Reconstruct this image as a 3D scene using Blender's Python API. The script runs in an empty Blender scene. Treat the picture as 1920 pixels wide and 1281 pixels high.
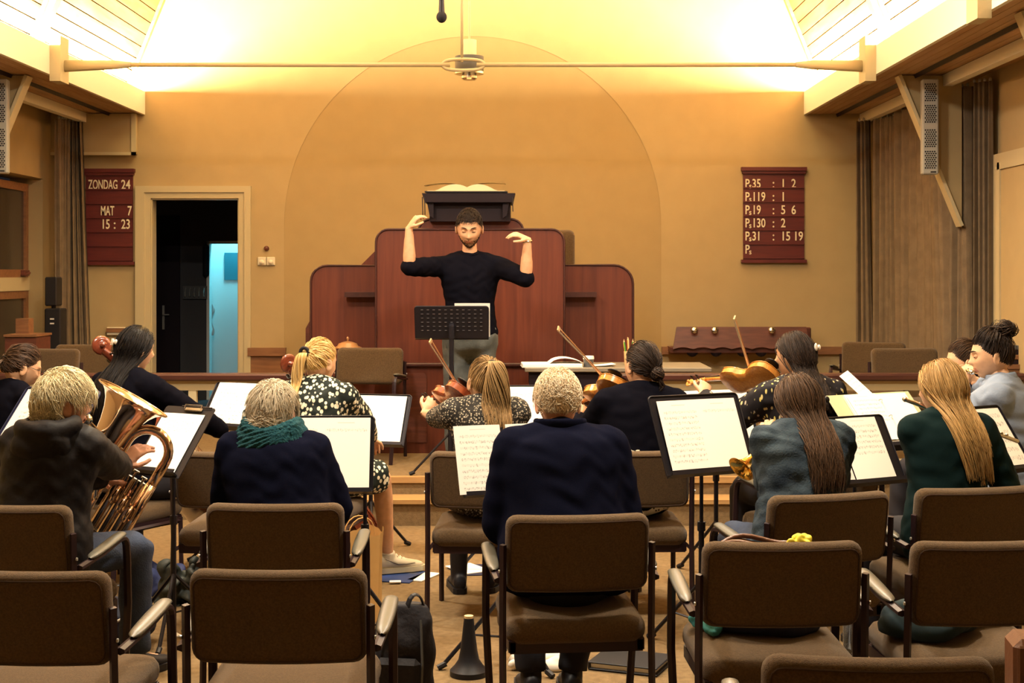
import bpy, math, random
import numpy as np
from mathutils import Vector, Matrix, Euler, noise
scene = bpy.context.scene
COL = scene.collection
random.seed(7); RNG = np.random.default_rng(7)
R = math.radians
# ------------------------------------------------------------------ camera, world, lamps, exposure
CAM_H, F_PX, VPX, VPY = 1.65, 2667.0, 976.0, 514.0
cam_data = bpy.data.cameras.new('camera'); cam_data.sensor_width = 36.0; cam_data.lens = 36.0 * F_PX / 1920
cam_data.shift_x = -(VPX - 960) / 1920; cam_data.shift_y = -(640.5 - VPY) / 1920
cam_data.clip_end = 100
cam = bpy.data.objects.new('camera', cam_data); COL.objects.link(cam)
cam.location = (0, 0, CAM_H); cam.rotation_euler = (R(90), 0, 0)
scene.camera = cam
world = bpy.data.worlds.new('world'); scene.world = world; world.use_nodes = True
world.node_tree.nodes['Background'].inputs[0].default_value = (0.010, 0.009, 0.012, 1)
world.node_tree.nodes['Background'].inputs[1].default_value = 1.0
vs = scene.view_settings
vs.view_transform = 'Standard'; vs.look = 'None'; vs.gamma = 1.0; vs.use_curve_mapping = False
vs.exposure = 0.0
XC = -0.43                      # the hall's axis
YW = 13.3                       # chancel end wall
COVE_W, HALL_W, BACK_W = 620.0, 115.0, 80.0
def area_lamp(name, loc, rot, sx, sy, watts, col, parent=None):
    l = bpy.data.lights.new(name, 'AREA'); l.shape = 'RECTANGLE'; l.size = sx; l.size_y = sy
    l.energy = watts; l.color = col
    o = bpy.data.objects.new(name, l); COL.objects.link(o); o.location = loc; o.rotation_euler = rot
    if parent: o.parent = parent
    return o
def point_lamp(name, loc, watts, col, rad=0.08, parent=None):
    l = bpy.data.lights.new(name, 'POINT'); l.energy = watts; l.color = col; l.shadow_soft_size = rad
    o = bpy.data.objects.new(name, l); COL.objects.link(o); o.location = loc
    if parent: o.parent = parent
    return o
WARM = (1.0, 0.80, 0.50)
HALLC = (1.0, 0.89, 0.73)
# cove strips behind the eaves boards light the end wall and the steep ceiling; the third bay's pair lies above the picture
BAYS = [YW - 2.6 * k for k in range(10)]
for sgn, side in ((-1, 'left'), (1, 'right')):
    for k in range(3):
        y0, y1 = BAYS[k + 1] + .12, BAYS[k] - (.06 if k == 0 else .12)
        area_lamp('cove_strip_%s_%s' % (('chancel', 'steps', 'hall')[k], side) + ('_offscreen' if k == 2 else ''), (XC + sgn * 3.185, (y0 + y1) / 2, 3.342), (0, R(180) - sgn * R(48), 0), .05, y1 - y0, COVE_W, WARM)
# the hall's own ceiling lamps over the players, above the picture
for x, y, nm in ((-1.8, 5.5, 'rear_left'), (1.0, 5.5, 'rear_right'), (-1.8, 8.0, 'front_left'), (1.0, 8.0, 'front_right')):
    area_lamp('hall_ceiling_lamp_%s_offscreen' % nm, (x, y, 3.76), (0, 0, 0), .3, .3, HALL_W, HALLC)
# ------------------------------------------------------------------ helpers
def P(px, py, Y):
    return Vector(((px - VPX) / F_PX * Y, Y, CAM_H - (py - VPY) / F_PX * Y))
def PX(px, Y): return (px - VPX) / F_PX * Y
def PZ(py, Y): return CAM_H - (py - VPY) / F_PX * Y
def basis(d, up=(0, 0, 1)):
    d = Vector(d).normalized(); u = Vector(up)
    if abs(d.dot(u)) > .98: u = Vector((0, 1, 0)) if abs(d.y) < .9 else Vector((1, 0, 0))
    x = u.cross(d).normalized(); y = d.cross(x).normalized()
    return x, y, d
class MB:
    """collects faces; build() links them as one mesh object"""
    def __init__(s): s.v = []; s.f = []; s.m = []; s.M = None; s.mi = 0
    def add(s, vs, fs):
        o = len(s.v)
        if s.M is not None: vs = [s.M @ Vector(p) for p in vs]
        s.v.extend([tuple(p) for p in vs]); s.f.extend([tuple(i + o for i in f) for f in fs]); s.m.extend([s.mi] * len(fs))
        return s
    def box(s, c, size, rot=None):
        x, y, z = (a / 2 for a in size); c = Vector(c)
        vs = [Vector((i * x, j * y, k * z)) for i in (-1, 1) for j in (-1, 1) for k in (-1, 1)]
        if rot is not None:
            q = Euler(rot).to_matrix(); vs = [q @ p for p in vs]
        vs = [p + c for p in vs]
        return s.add(vs, [(0, 1, 3, 2), (4, 6, 7, 5), (0, 4, 5, 1), (2, 3, 7, 6), (0, 2, 6, 4), (1, 5, 7, 3)])
    def bb(s, x0, x1, y0, y1, z0, z1): return s.box(((x0 + x1) / 2, (y0 + y1) / 2, (z0 + z1) / 2), (x1 - x0, y1 - y0, z1 - z0))
    def rbox(s, c, size, r=.01, rot=None):
        """box with chamfered edges"""
        x, y, z = (a / 2 for a in size); r = min(r, x * .9, y * .9, z * .9); c = Vector(c)
        vs = []; idx = {}
        for i in (-1, 1):
            for j in (-1, 1):
                for k in (-1, 1):
                    for a in range(3):
                        p = [i * (x - r), j * (y - r), k * (z - r)]
                        p[a] += (i, j, k)[a] * r
                        idx[(i, j, k, a)] = len(vs); vs.append(Vector(p))
        F = []
        for a in range(3):
            b, d = (a + 1) % 3, (a + 2) % 3
            for sg in (-1, 1):
                q = []
                for (u, w) in ((-1, -1), (1, -1), (1, 1), (-1, 1)):
                    t = [0, 0, 0]; t[a] = sg; t[b] = u; t[d] = w; q.append(idx[(*t, a)])
                F.append(q if sg > 0 else q[::-1])
        for a in range(3):          # edges along axis a
            b, d = (a + 1) % 3, (a + 2) % 3
            for u in (-1, 1):
                for w in (-1, 1):
                    t0 = [0, 0, 0]; t0[a] = -1; t0[b] = u; t0[d] = w; t1 = list(t0); t1[a] = 1
                    q = [idx[(*t0, b)], idx[(*t1, b)], idx[(*t1, d)], idx[(*t0, d)]]
                    F.append(q if u * w > 0 else q[::-1]); 
        for i in (-1, 1):
            for j in (-1, 1):
                for k in (-1, 1):
                    q = [idx[(i, j, k, a)] for a in range(3)]
                    F.append(q if i * j * k > 0 else q[::-1])
        if rot is not None:
            q = Euler(rot).to_matrix(); vs = [q @ p for p in vs]
        return s.add([p + c for p in vs], F)
    def rings(s, rings, cap=True, closed=False):
        n = len(rings[0]); vs = [p for r in rings for p in r]; F = []
        m = len(rings)
        for i in range(m if closed else m - 1):
            a, b = i * n, ((i + 1) % m) * n
            for j in range(n):
                k = (j + 1) % n; F.append((a + j, a + k, b + k, b + j))
        if cap and not closed:
            F.append(tuple(range(n - 1, -1, -1))); F.append(tuple(range((m - 1) * n, m * n)))
        return s.add(vs, F)
    def tube(s, pts, rad, n=8, cap=True, flat=1.0, up=(0, 0, 1), closed=False):
        pts = [Vector(p) for p in pts]; m = len(pts)
        if not isinstance(rad, list): rad = [rad] * m
        rr = []; px = None
        for i, p in enumerate(pts):
            if closed: d = pts[(i + 1) % m] - pts[i - 1]
            else: d = (pts[min(i + 1, m - 1)] - pts[max(i - 1, 0)])
            if d.length < 1e-9: d = Vector((0, 0, 1))
            d.normalize()
            if px is None: x, y, _ = basis(d, up)
            else:
                x = (px - d * px.dot(d))
                if x.length < 1e-6: x, y, _ = basis(d, up)
                x.normalize(); y = d.cross(x)
            px = x
            r = rad[i]; ra, rb = (r if hasattr(r, '__len__') else (r, r * flat))
            rr.append([p + x * (ra * math.cos(t)) + y * (rb * math.sin(t)) for t in (2 * math.pi * j / n for j in range(n))])
        return s.rings(rr, cap, closed)
    def lathe(s, prof, org=(0, 0, 0), d=(0, 0, 1), n=20, cap=True, up=(0, 0, 1)):
        x, y, d = basis(d, up); o = Vector(org)
        return s.rings([[o + d * h + x * (r * math.cos(t)) + y * (r * math.sin(t)) for t in (2 * math.pi * j / n for j in range(n))] for r, h in prof], cap)
    def ell(s, c, r, n=12, m=8, rot=None):
        c = Vector(c); q = Euler(rot).to_matrix() if rot is not None else Matrix.Identity(3)
        rr = []
        for i in range(m + 1):
            a = math.pi * min(max(i / m, .012), .988)
            rr.append([c + q @ Vector((r[0] * math.sin(a) * math.cos(t), r[1] * math.sin(a) * math.sin(t), -r[2] * math.cos(a))) for t in (2 * math.pi * j / n for j in range(n))])
        return s.rings(rr)
    def prism(s, outline, M, depth):
        """2-D outline (x,z) extruded along local y from 0 to depth; M maps local to the object's space"""
        n = len(outline)
        vs = [M @ Vector((x, 0, z)) for x, z in outline] + [M @ Vector((x, depth, z)) for x, z in outline]
        F = [tuple(range(n)), tuple(range(2 * n - 1, n - 1, -1))]
        for i in range(n):
            j = (i + 1) % n; F.append((i, i + n, j + n, j))
        return s.add(vs, F)
    def quad(s, a, b, c, d): return s.add([a, b, c, d], [(0, 1, 2, 3)])
    def grid(s, fn, nu, nv, closeu=False):
        vs = [fn(i / (nu if closeu else nu - 1), j / (nv - 1)) for j in range(nv) for i in range(nu)]
        F = []
        for j in range(nv - 1):
            for i in range(nu if closeu else nu - 1):
                k = (i + 1) % nu; F.append((j * nu + i, j * nu + k, (j + 1) * nu + k, (j + 1) * nu + i))
        return s.add(vs, F)
    def pad(s, w, h, t, bend=0., crown=0., corner=.035, n=9, M=None):
        """upholstered pad in the local xz plane (w x h), thickness t along y; bend curves the ends to +y"""
        oldM = s.M; M = M or Matrix.Identity(4)
        prof = [(0.0, .0), (.22, .30), (.55, .45), (1., .5)]
        def ring(inset, y):
            pts = []; cr = max(corner - inset * .6, .004); hw, hh = w / 2 - inset, h / 2 - inset
            for (cx, cz, a0) in ((hw - cr, hh - cr, 0), (-hw + cr, hh - cr, 90), (-hw + cr, -hh + cr, 180), (hw - cr, -hh + cr, 270)):
                for k in range(5):
                    a = R(a0 + 90 * k / 4); pts.append((cx + cr * math.cos(a), cz + cr * math.sin(a)))
            out = []
            m = 4
            for i in range(len(pts)):
                x0, z0 = pts[i]; x1, z1 = pts[(i + 1) % len(pts)]
                seg = 6 if max(abs(x1 - x0), abs(z1 - z0)) > .1 else 1
                for k in range(seg): out.append((x0 + (x1 - x0) * k / seg, z0 + (z1 - z0) * k / seg))
            return [Vector((x, y + bend * (2 * x / w) ** 2, z)) for x, z in out]
        e = t * .32; rr = []
        cr_ = crown
        rr.append([Vector((p.x, p.y, 0.0)) for p in ring(h * .16, -t / 2 - cr_)]); rr.append(ring(h * .14, -t / 2 - cr_ * .75)); rr.append(ring(e * 1.1, -t / 2 - cr_ * .1))
        rr.append(ring(e * .45, -t / 2 + e * .25)); rr.append(ring(.08 * e, -t / 2 + e * .9)); rr.append(ring(0, 0))
        rr.append(ring(.08 * e, t / 2 - e * .9)); rr.append(ring(e * .45, t / 2 - e * .25)); rr.append(ring(e * 1.1, t / 2 + cr_ * .1)); rr.append(ring(h * .14, t / 2 + cr_ * .75)); rr.append([Vector((p.x, p.y, 0.0)) for p in ring(h * .16, t / 2 + cr_)])
        rr = [[M @ p for p in r] for r in rr]
        return s.rings(rr[::-1], cap=False)
    def build(s, name, mats, parent=None, smooth=False, angle=None):
        me = bpy.data.meshes.new(name); me.from_pydata(s.v, [], s.f)
        if not isinstance(mats, (list, tuple)): mats = [mats]
        for m in mats: me.materials.append(MAT[m] if isinstance(m, str) else m)
        if len(mats) > 1: me.polygons.foreach_set('material_index', s.m)
        if smooth or angle: me.polygons.foreach_set('use_smooth', [True] * len(s.f))
        me.update()
        if angle: me.set_sharp_from_angle(angle=R(angle))
        o = bpy.data.objects.new(name, me); COL.objects.link(o)
        if parent is not None: o.parent = parent
        return o
def tag(o, label=None, cat=None, group=None, kind=None):
    if label: o['label'] = label
    if cat: o['category'] = cat
    if group: o['group'] = group
    if kind: o['kind'] = kind
    return o
def thing(name, label, cat, loc=(0, 0, 0), rz=0., group=None):
    o = bpy.data.objects.new(name, None); COL.objects.link(o); o.empty_display_size = .05
    o.location = loc; o.rotation_euler = (0, 0, rz)
    return tag(o, label, cat, group)
def struct(o, label=None): o['kind'] = 'structure'; return tag(o, label)
def dup(o, parent=None):
    c = o.copy(); COL.objects.link(c); c.parent = parent
    for ch in o.children: dup(ch, c)
    return c
def text_part(name, body, size, M, mat, parent, depth=.002, sx=1.0, align='LEFT'):
    cu = bpy.data.curves.new(name, 'FONT'); cu.body = body; cu.size = size; cu.extrude = depth; cu.align_x = align
    cu.offset = size * .012; cu.resolution_u = 3
    t = bpy.data.objects.new(name, cu); COL.objects.link(t)
    dg = bpy.context.evaluated_depsgraph_get(); me = bpy.data.meshes.new_from_object(t.evaluated_get(dg))
    bpy.data.objects.remove(t); bpy.data.curves.remove(cu)
    T = M @ Matrix.Diagonal((sx, 1, 1, 1)); n = len(me.vertices)
    co = [T @ v.co for v in me.vertices]; par = list(range(n))
    def root(i):
        while par[i] != i: par[i] = par[par[i]]; i = par[i]
        return i
    fs = [tuple(p.vertices) for p in me.polygons]
    for f in fs:
        for i in f[1:]: par[root(i)] = root(f[0])
    grp = {}
    for f in fs: grp.setdefault(root(f[0]), []).append(f)
    bpy.data.meshes.remove(me)
    for fl in grp.values():                    # one mesh for each character
        ids = sorted({i for f in fl for i in f}); re = {v: k for k, v in enumerate(ids)}
        m2 = bpy.data.meshes.new(name); m2.from_pydata([co[i] for i in ids], [], [tuple(re[i] for i in f) for f in fl]); m2.materials.append(MAT[mat]); m2.update()
        o = bpy.data.objects.new(name, m2); COL.objects.link(o); o.parent = parent
def arc(cx, cz, r, a0, a1, n=6): return [(cx + r * math.cos(R(a0 + (a1 - a0) * k / n)), cz + r * math.sin(R(a0 + (a1 - a0) * k / n))) for k in range(n + 1)]
def bez(p0, p1, p2, p3, n=10):
    p0, p1, p2, p3 = map(Vector, (p0, p1, p2, p3)); out = []
    for i in range(n + 1):
        t = i / n; u = 1 - t; out.append(p0 * u**3 + p1 * 3 * u * u * t + p2 * 3 * u * t * t + p3 * t**3)
    return out
def spline(pts, n=6):
    """Catmull-Rom through the points"""
    pts = [Vector(p) for p in pts]; out = []
    for i in range(len(pts) - 1):
        a = pts[i - 1] if i else pts[0] * 2 - pts[1]; b, c = pts[i], pts[i + 1]
        d = pts[i + 2] if i + 2 < len(pts) else c * 2 - b
        for k in range(n):
            t = k / n; out.append(.5 * ((2 * b) + (c - a) * t + (2 * a - 5 * b + 4 * c - d) * t * t + (3 * b - a - 3 * c + d) * t**3))
    out.append(pts[-1]); return out
# ------------------------------------------------------------------ materials
MAT = {}
def nd(nt, t, **kw):
    n = nt.nodes.new(t)
    for k, v in kw.items(): setattr(n, k, v)
    return n
def mat(name, col, rough=.6, metal=0., spec=.3, bump=0., bscale=40., var=0., vscale=6., var2=None, sheen=0., coat=0., stretch=(1, 1, 1), emit=None, estr=0., alpha=1., trans=0., attr=None):
    m = bpy.data.materials.new(name); m.use_nodes = True; nt = m.node_tree; b = nt.nodes['Principled BSDF']
    b.inputs['Base Color'].default_value = (*col, 1); b.inputs['Roughness'].default_value = rough; b.inputs['Metallic'].default_value = metal
    b.inputs['Specular IOR Level'].default_value = spec
    if sheen: b.inputs['Sheen Weight'].default_value = sheen
    if coat: b.inputs['Coat Weight'].default_value = coat; b.inputs['Coat Roughness'].default_value = .12
    if emit: b.inputs['Emission Color'].default_value = (*emit, 1); b.inputs['Emission Strength'].default_value = estr
    if trans: b.inputs['Transmission Weight'].default_value = trans
    if alpha < 1: b.inputs['Alpha'].default_value = alpha
    if var or bump:
        tc = nd(nt, 'ShaderNodeTexCoord'); mp = nd(nt, 'ShaderNodeMapping'); mp.inputs['Scale'].default_value = stretch
        nt.links.new(tc.outputs['Object'], mp.inputs['Vector'])
    if var:
        nz = nd(nt, 'ShaderNodeTexNoise'); nz.inputs['Scale'].default_value = vscale; nz.inputs['Detail'].default_value = 5
        nt.links.new(mp.outputs[0], nz.inputs['Vector'])
        mx = nd(nt, 'ShaderNodeMix', data_type='RGBA'); c2 = var2 or tuple(max(0, a * (1 - var)) for a in col); c1 = tuple(min(1, a * (1 + var)) for a in col) if not var2 else col
        mx.inputs[6].default_value = (*c1, 1); mx.inputs[7].default_value = (*c2, 1)
        rp = nd(nt, 'ShaderNodeMapRange'); rp.inputs[1].default_value = .32; rp.inputs[2].default_value = .68
        nt.links.new(nz.outputs['Fac'], rp.inputs[0]); nt.links.new(rp.outputs[0], mx.inputs[0]); nt.links.new(mx.outputs[2], b.inputs['Base Color'])
    if bump:
        n2 = nd(nt, 'ShaderNodeTexNoise'); n2.inputs['Scale'].default_value = bscale; n2.inputs['Detail'].default_value = 3
        nt.links.new(mp.outputs[0], n2.inputs['Vector'])
        bp = nd(nt, 'ShaderNodeBump'); bp.inputs['Strength'].default_value = bump; bp.inputs['Distance'].default_value = .01
        nt.links.new(n2.outputs['Fac'], bp.inputs['Height']); nt.links.new(bp.outputs[0], b.inputs['Normal'])
    if attr:                                   # multiply the colour by a per-strand attribute
        at = nd(nt, 'ShaderNodeAttribute', attribute_name=attr)
        mr = nd(nt, 'ShaderNodeMix', data_type='RGBA', blend_type='MIX'); mr.inputs[6].default_value = (*col, 1); mr.inputs[7].default_value = (*(var2 or col), 1)
        nt.links.new(at.outputs['Fac'], mr.inputs[0]); nt.links.new(mr.outputs[2], b.inputs['Base Color'])
    MAT[name] = m; return m
def pattern_mat(name, base, spot, scale, thresh, rough=.8, stretch=(1, 1, 1), spot2=None, soft=.03, rand=1.):
    """cloth with scattered printed spots (voronoi cells)"""
    m = bpy.data.materials.new(name); m.use_nodes = True; nt = m.node_tree; b = nt.nodes['Principled BSDF']
    b.inputs['Roughness'].default_value = rough; b.inputs['Specular IOR Level'].default_value = .2
    tc = nd(nt, 'ShaderNodeTexCoord'); mp = nd(nt, 'ShaderNodeMapping'); mp.inputs['Scale'].default_value = stretch
    vo = nd(nt, 'ShaderNodeTexVoronoi'); vo.inputs['Scale'].default_value = scale; vo.inputs['Randomness'].default_value = rand
    nt.links.new(tc.outputs['Object'], mp.inputs[0]); nt.links.new(mp.outputs[0], vo.inputs['Vector'])
    mr = nd(nt, 'ShaderNodeMapRange'); mr.inputs[1].default_value = thresh + soft; mr.inputs[2].default_value = thresh - soft
    nt.links.new(vo.outputs['Distance'], mr.inputs[0])
    mx = nd(nt, 'ShaderNodeMix', data_type='RGBA'); mx.inputs[6].default_value = (*base, 1)
    if spot2:
        hs = nd(nt, 'ShaderNodeSeparateColor'); nt.links.new(vo.outputs['Color'], hs.inputs[0])
        m2 = nd(nt, 'ShaderNodeMix', data_type='RGBA'); m2.inputs[6].default_value = (*spot, 1); m2.inputs[7].default_value = (*spot2, 1)
        nt.links.new(hs.outputs[0], m2.inputs[0]); nt.links.new(m2.outputs[2], mx.inputs[7])
    else: mx.inputs[7].default_value = (*spot, 1)
    nt.links.new(mr.outputs[0], mx.inputs[0]); nt.links.new(mx.outputs[2], b.inputs['Base Color'])
    MAT[name] = m; return m
def wood_mat(name, c1, c2, scale=(1, 1, 1), rough=.4, freq=8., coat=.0, spec=.4):
    m = bpy.data.materials.new(name); m.use_nodes = True; nt = m.node_tree; b = nt.nodes['Principled BSDF']
    b.inputs['Roughness'].default_value = rough; b.inputs['Specular IOR Level'].default_value = spec
    if coat: b.inputs['Coat Weight'].default_value = coat; b.inputs['Coat Roughness'].default_value = .15
    tc = nd(nt, 'ShaderNodeTexCoord'); mp = nd(nt, 'ShaderNodeMapping'); mp.inputs['Scale'].default_value = scale
    nz = nd(nt, 'ShaderNodeTexNoise'); nz.inputs['Scale'].default_value = freq; nz.inputs['Detail'].default_value = 6; nz.inputs['Distortion'].default_value = .6
    oi = nd(nt, 'ShaderNodeObjectInfo'); ad = nd(nt, 'ShaderNodeVectorMath', operation='ADD')
    nt.links.new(tc.outputs['Object'], mp.inputs[0]); nt.links.new(mp.outputs[0], ad.inputs[0]); nt.links.new(oi.outputs['Random'], ad.inputs[1]); nt.links.new(ad.outputs[0], nz.inputs['Vector'])
    mr = nd(nt, 'ShaderNodeMapRange'); mr.inputs[1].default_value = .3; mr.inputs[2].default_value = .7
    nt.links.new(nz.outputs['Fac'], mr.inputs[0])
    mx = nd(nt, 'ShaderNodeMix', data_type='RGBA'); mx.inputs[6].default_value = (*c1, 1); mx.inputs[7].default_value = (*c2, 1)
    nt.links.new(mr.outputs[0], mx.inputs[0]); nt.links.new(mx.outputs[2], b.inputs['Base Color'])
    MAT[name] = m; return m
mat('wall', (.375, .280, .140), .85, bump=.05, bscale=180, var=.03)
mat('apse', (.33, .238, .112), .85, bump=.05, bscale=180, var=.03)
mat('white_paint', (.74, .70, .58), .55, bump=.02)
mat('cream_paint', (.46, .39, .235), .5)
wood_mat('pine', (.44, .285, .145), (.32, .17, .065), (6, .6, 6), .5, 2.5)
wood_mat('pulpit_wood', (.125, .030, .014), (.078, .017, .009), (9, 9, .5), .42, 3.0)
wood_mat('pulpit_edge', (.055, .016, .012), (.035, .01, .008), (9, 9, .5), .4, 3.0)
wood_mat('dark_wood', (.13, .04, .026), (.07, .022, .016), (1, 8, 8), .4, 4.0)
wood_mat('dado_wood', (.25, .12, .055), (.17, .075, .035), (1, 8, 8), .45, 4.0)
wood_mat('rail_wood', (.065, .022, .016), (.04, .013, .010), (.6, 9, 9), .35, 4.0)
wood_mat('board_wood', (.105, .016, .014), (.075, .011, .012), (.8, 9, 9), .45, 4.0)
mat('letters', (.74, .66, .46), .6)
mat('black_wood', (.014, .009, .013), .5, spec=.15)
mat('carpet', (.19, .128, .064), .95, bump=.5, bscale=260, var=.16, vscale=30, spec=.1)
mat('step_carpet', (.19, .13, .066), .95, bump=.5, bscale=200, var=.14, vscale=40, spec=.1)
wood_mat('nosing', (.42, .26, .10), (.32, .18, .07), (.8, 9, 9), .5, 4.0)
mat('curtain', (.165, .12, .075), .9, bump=.25, bscale=160, var=.12, vscale=10, spec=.1)
mat('black', (.012, .011, .014), .5)
mat('black_matte', (.010, .009, .012), .8)
mat('black_metal', (.014, .013, .018), .38, metal=.3)
mat('grey_metal', (.42, .42, .40), .4, metal=.6)
mat('speaker_grey', (.30, .29, .26), .55)
mat('chrome', (.75, .72, .66), .18, metal=1.)
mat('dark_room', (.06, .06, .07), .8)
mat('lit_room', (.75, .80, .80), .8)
mat('glass_dark', (.05, .04, .03), .15, spec=.5)
mat('glass_blue', (.05, .20, .26), .3)
mat('brass_yellow', (.95, .60, .13), .16, metal=1.)
mat('brass_rose', (.66, .50, .38), .12, metal=1.)
mat('silver', (.80, .76, .68), .15, metal=1.)
mat('fabric', (.090, .056, .027), .95, bump=.5, bscale=420, var=.22, vscale=160, spec=.08, sheen=.18)
mat('fabric_seam', (.05, .03, .02), .95)
mat('chair_frame', (.020, .009, .012), .4, spec=.3)
mat('arm_pad', (.085, .080, .062), .4, spec=.5)
mat('paper', (.90, .88, .82), .7, spec=.2)
mat('paper_cream', (.70, .60, .38), .7)
mat('table_grey', (.19, .165, .125), .5)
mat('paper_grey', (.62, .60, .56), .7)
mat('ink', (.16, .15, .16), .8)
mat('ink_light', (.07, .065, .07), .8)
mat('navy_card', (.02, .022, .06), .45)
mat('kraft', (.52, .30, .10), .75, bump=.3, bscale=14)
mat('booklet_blue', (.02, .045, .16), .35)
mat('cloth_white', (.78, .72, .62), .9)
mat('leather_brown', (.13, .055, .028), .4, bump=.15, bscale=90)
mat('bag_black', (.012, .011, .016), .7, bump=.3, bscale=50)
mat('bag_navy', (.014, .018, .04), .6, bump=.25, bscale=40)
mat('bag_green', (.025, .03, .026), .6, bump=.3, bscale=30)
mat('piping_white', (.7, .66, .56), .6)
mat('red', (.55, .04, .03), .5); mat('green', (.05, .28, .06), .5); mat('orange', (.75, .30, .05), .5); mat('raw_wood', (.72, .50, .25), .6)
mat('yellow', (.72, .62, .05), .6); mat('teal_cloth', (.03, .16, .16), .8)
wood_mat('violin_amber', (.62, .27, .045), (.44, .16, .03), (14, 14, 2), .22, 5., coat=.5)
wood_mat('violin_red', (.36, .085, .025), (.22, .045, .018), (14, 14, 2), .22, 5., coat=.5)
wood_mat('cello_red', (.20, .045, .02), (.12, .025, .012), (10, 10, 3), .2, 5., coat=.6)
mat('ebony', (.012, .009, .009), .3)
mat('bow_stick', (.34, .16, .06), .35, coat=.3)
mat('bow_hair', (.72, .66, .52), .6)
mat('socket', (.62, .56, .42), .4)
mat('tea_grey', (.09, .095, .10), .5)
mat('binder_green', (.50, .50, .30), .6); mat('bag_blue', (.02, .03, .10), .7, bump=.3, bscale=40); mat('coat_teal', (.010, .024, .030), .85); mat('clear_plastic', (.8, .85, .85), .1, trans=.9)
# ------------------------------------------------------------------ the hall
WX = 3.93; XL, XR = XC - WX, XC + WX; YB = -8.0
PLZ, PLY = .285, 9.55
struct(MB().bb(XL - .3, XR + .3, YB, PLY, -.1, 0).build('floor', 'carpet'), 'beige brown carpet of the hall floor')
pl = struct(MB().bb(XL, XR, PLY, YW, .0, PLZ).build('floor_platform', 'step_carpet'), 'raised chancel platform with ribbed beige carpet')
st = MB().bb(-1.75, 2.05, 9.32, PLY, 0, .16).build('floor_step', 'step_carpet'); struct(st, 'low carpeted step in front of the platform')
MB().bb(-1.75, 2.05, 9.30, PLY, .145, .172).build('nosing', 'nosing', st)
MB().bb(XL, XR, PLY - .02, PLY + .05, PLZ - .035, PLZ + .004).build('nosing', 'nosing', pl)
MB().bb(XL, XR, PLY - .004, PLY - .001, 0, PLZ - .03).build('riser', 'step_carpet', pl)
# end wall with door opening; shallow arched niche
DX0, DX1 = PX(283, YW), PX(448, YW); DZ = PZ(372, YW)
AX0, AX1 = PX(533, YW), PX(1240, YW); ACX = (AX0 + AX1) / 2; AR = (AX1 - AX0) / 2; AZ = PZ(68, YW) - AR
w = MB()
NZ = 7.0
w.bb(XL - .3, DX0, YW, YW + .15, 0, NZ); w.bb(DX0, DX1, YW, YW + .15, DZ, NZ); w.bb(DX1, AX0, YW, YW + .15, 0, NZ); w.bb(AX1, XR + .3, YW, YW + .15, 0, NZ)
top = [(AX0, AZ)] + [(ACX - AR * math.cos(R(a)), AZ + AR * math.sin(R(a))) for a in range(4, 180, 4)] + [(AX1, AZ)]
for (x0, z0), (x1, z1) in zip(top, top[1:]):
    w.add([(x0, YW, z0), (x1, YW, z1), (x1, YW, NZ), (x0, YW, NZ)], [(0, 1, 2, 3)])
    w.add([(x0, YW, z0), (x1, YW, z1), (x1, YW + .15, z1), (x0, YW + .15, z0)], [(0, 3, 2, 1)])
wb = struct(w.build('wall_back', 'wall'), 'cream plaster end wall with arched niche')
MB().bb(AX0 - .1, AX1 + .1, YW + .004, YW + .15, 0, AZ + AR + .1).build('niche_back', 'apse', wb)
# side walls (with window openings on the left chancel bay and panels on the right)
w = MB()
LWY0, LWY1, LWZ0, LWZ1 = 10.9, 12.98, PZ(700, 12.6), 2.52
w.bb(XL - .3, XL, YB, LWY0, 0, 3.2); w.bb(XL - .3, XL, LWY1, YW + .15, 0, 3.2); w.bb(XL - .3, XL, LWY0, LWY1, LWZ1, 3.2); w.bb(XL - .3, XL, LWY0, LWY1, 0, .75)
struct(w.build('wall_left', 'wall'), 'cream plaster side wall with deep window recess')
w = MB(); w.bb(XR, XR + .3, YB, YW + .15, 0, 3.2); wr = struct(w.build('wall_right', 'wall'), 'cream plaster side wall behind long drapes')
struct(MB().bb(XL - .3, XR + .3, YB - .15, YB, 0, 7.).build('wall_front', 'wall'), 'cream plaster wall at the rear of the hall')
# left window: timber frames, dark panes
wn = thing('window_1', 'timber framed casement window in the recess', None, (XL - .16, LWY0, 0)); wn['kind'] = 'structure'
def wframe(y0, y1, z0, z1, t=.07):
    f = MB().bb(-.03, .03, y0, y1, z0, z0 + t).bb(-.03, .03, y0, y1, z1 - t, z1).bb(-.03, .03, y0, y0 + t, z0 + t, z1 - t).bb(-.03, .03, y1 - t, y1, z0 + t, z1 - t).build('window_frame', 'dado_wood', wn)
    MB().bb(-.008, .008, y0 + t, y1 - t, z0 + t, z1 - t).build('pane', 'glass_dark', wn)
LL = LWY1 - LWY0
wframe(.0, LL * .5, 1.62, LWZ1 - .05); wframe(LL * .5, LL, 1.62, LWZ1 - .05); wframe(.0, LL * .5, .75, 1.5); wframe(LL * .5, LL, .75, 1.5)
MB().bb(-.02, .04, 0, LL, 1.5, 1.62).build('transom', 'cream_paint', wn)
h = MB().box((.045, LL * .93, 1.66), (.05, .12, .05)).tube([(.06, LL * .93, 1.66), (.09, LL * .93, 1.66), (.09, LL * .93 - .1, 1.64)], .012).build('handle', 'dark_wood', wn)
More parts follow.
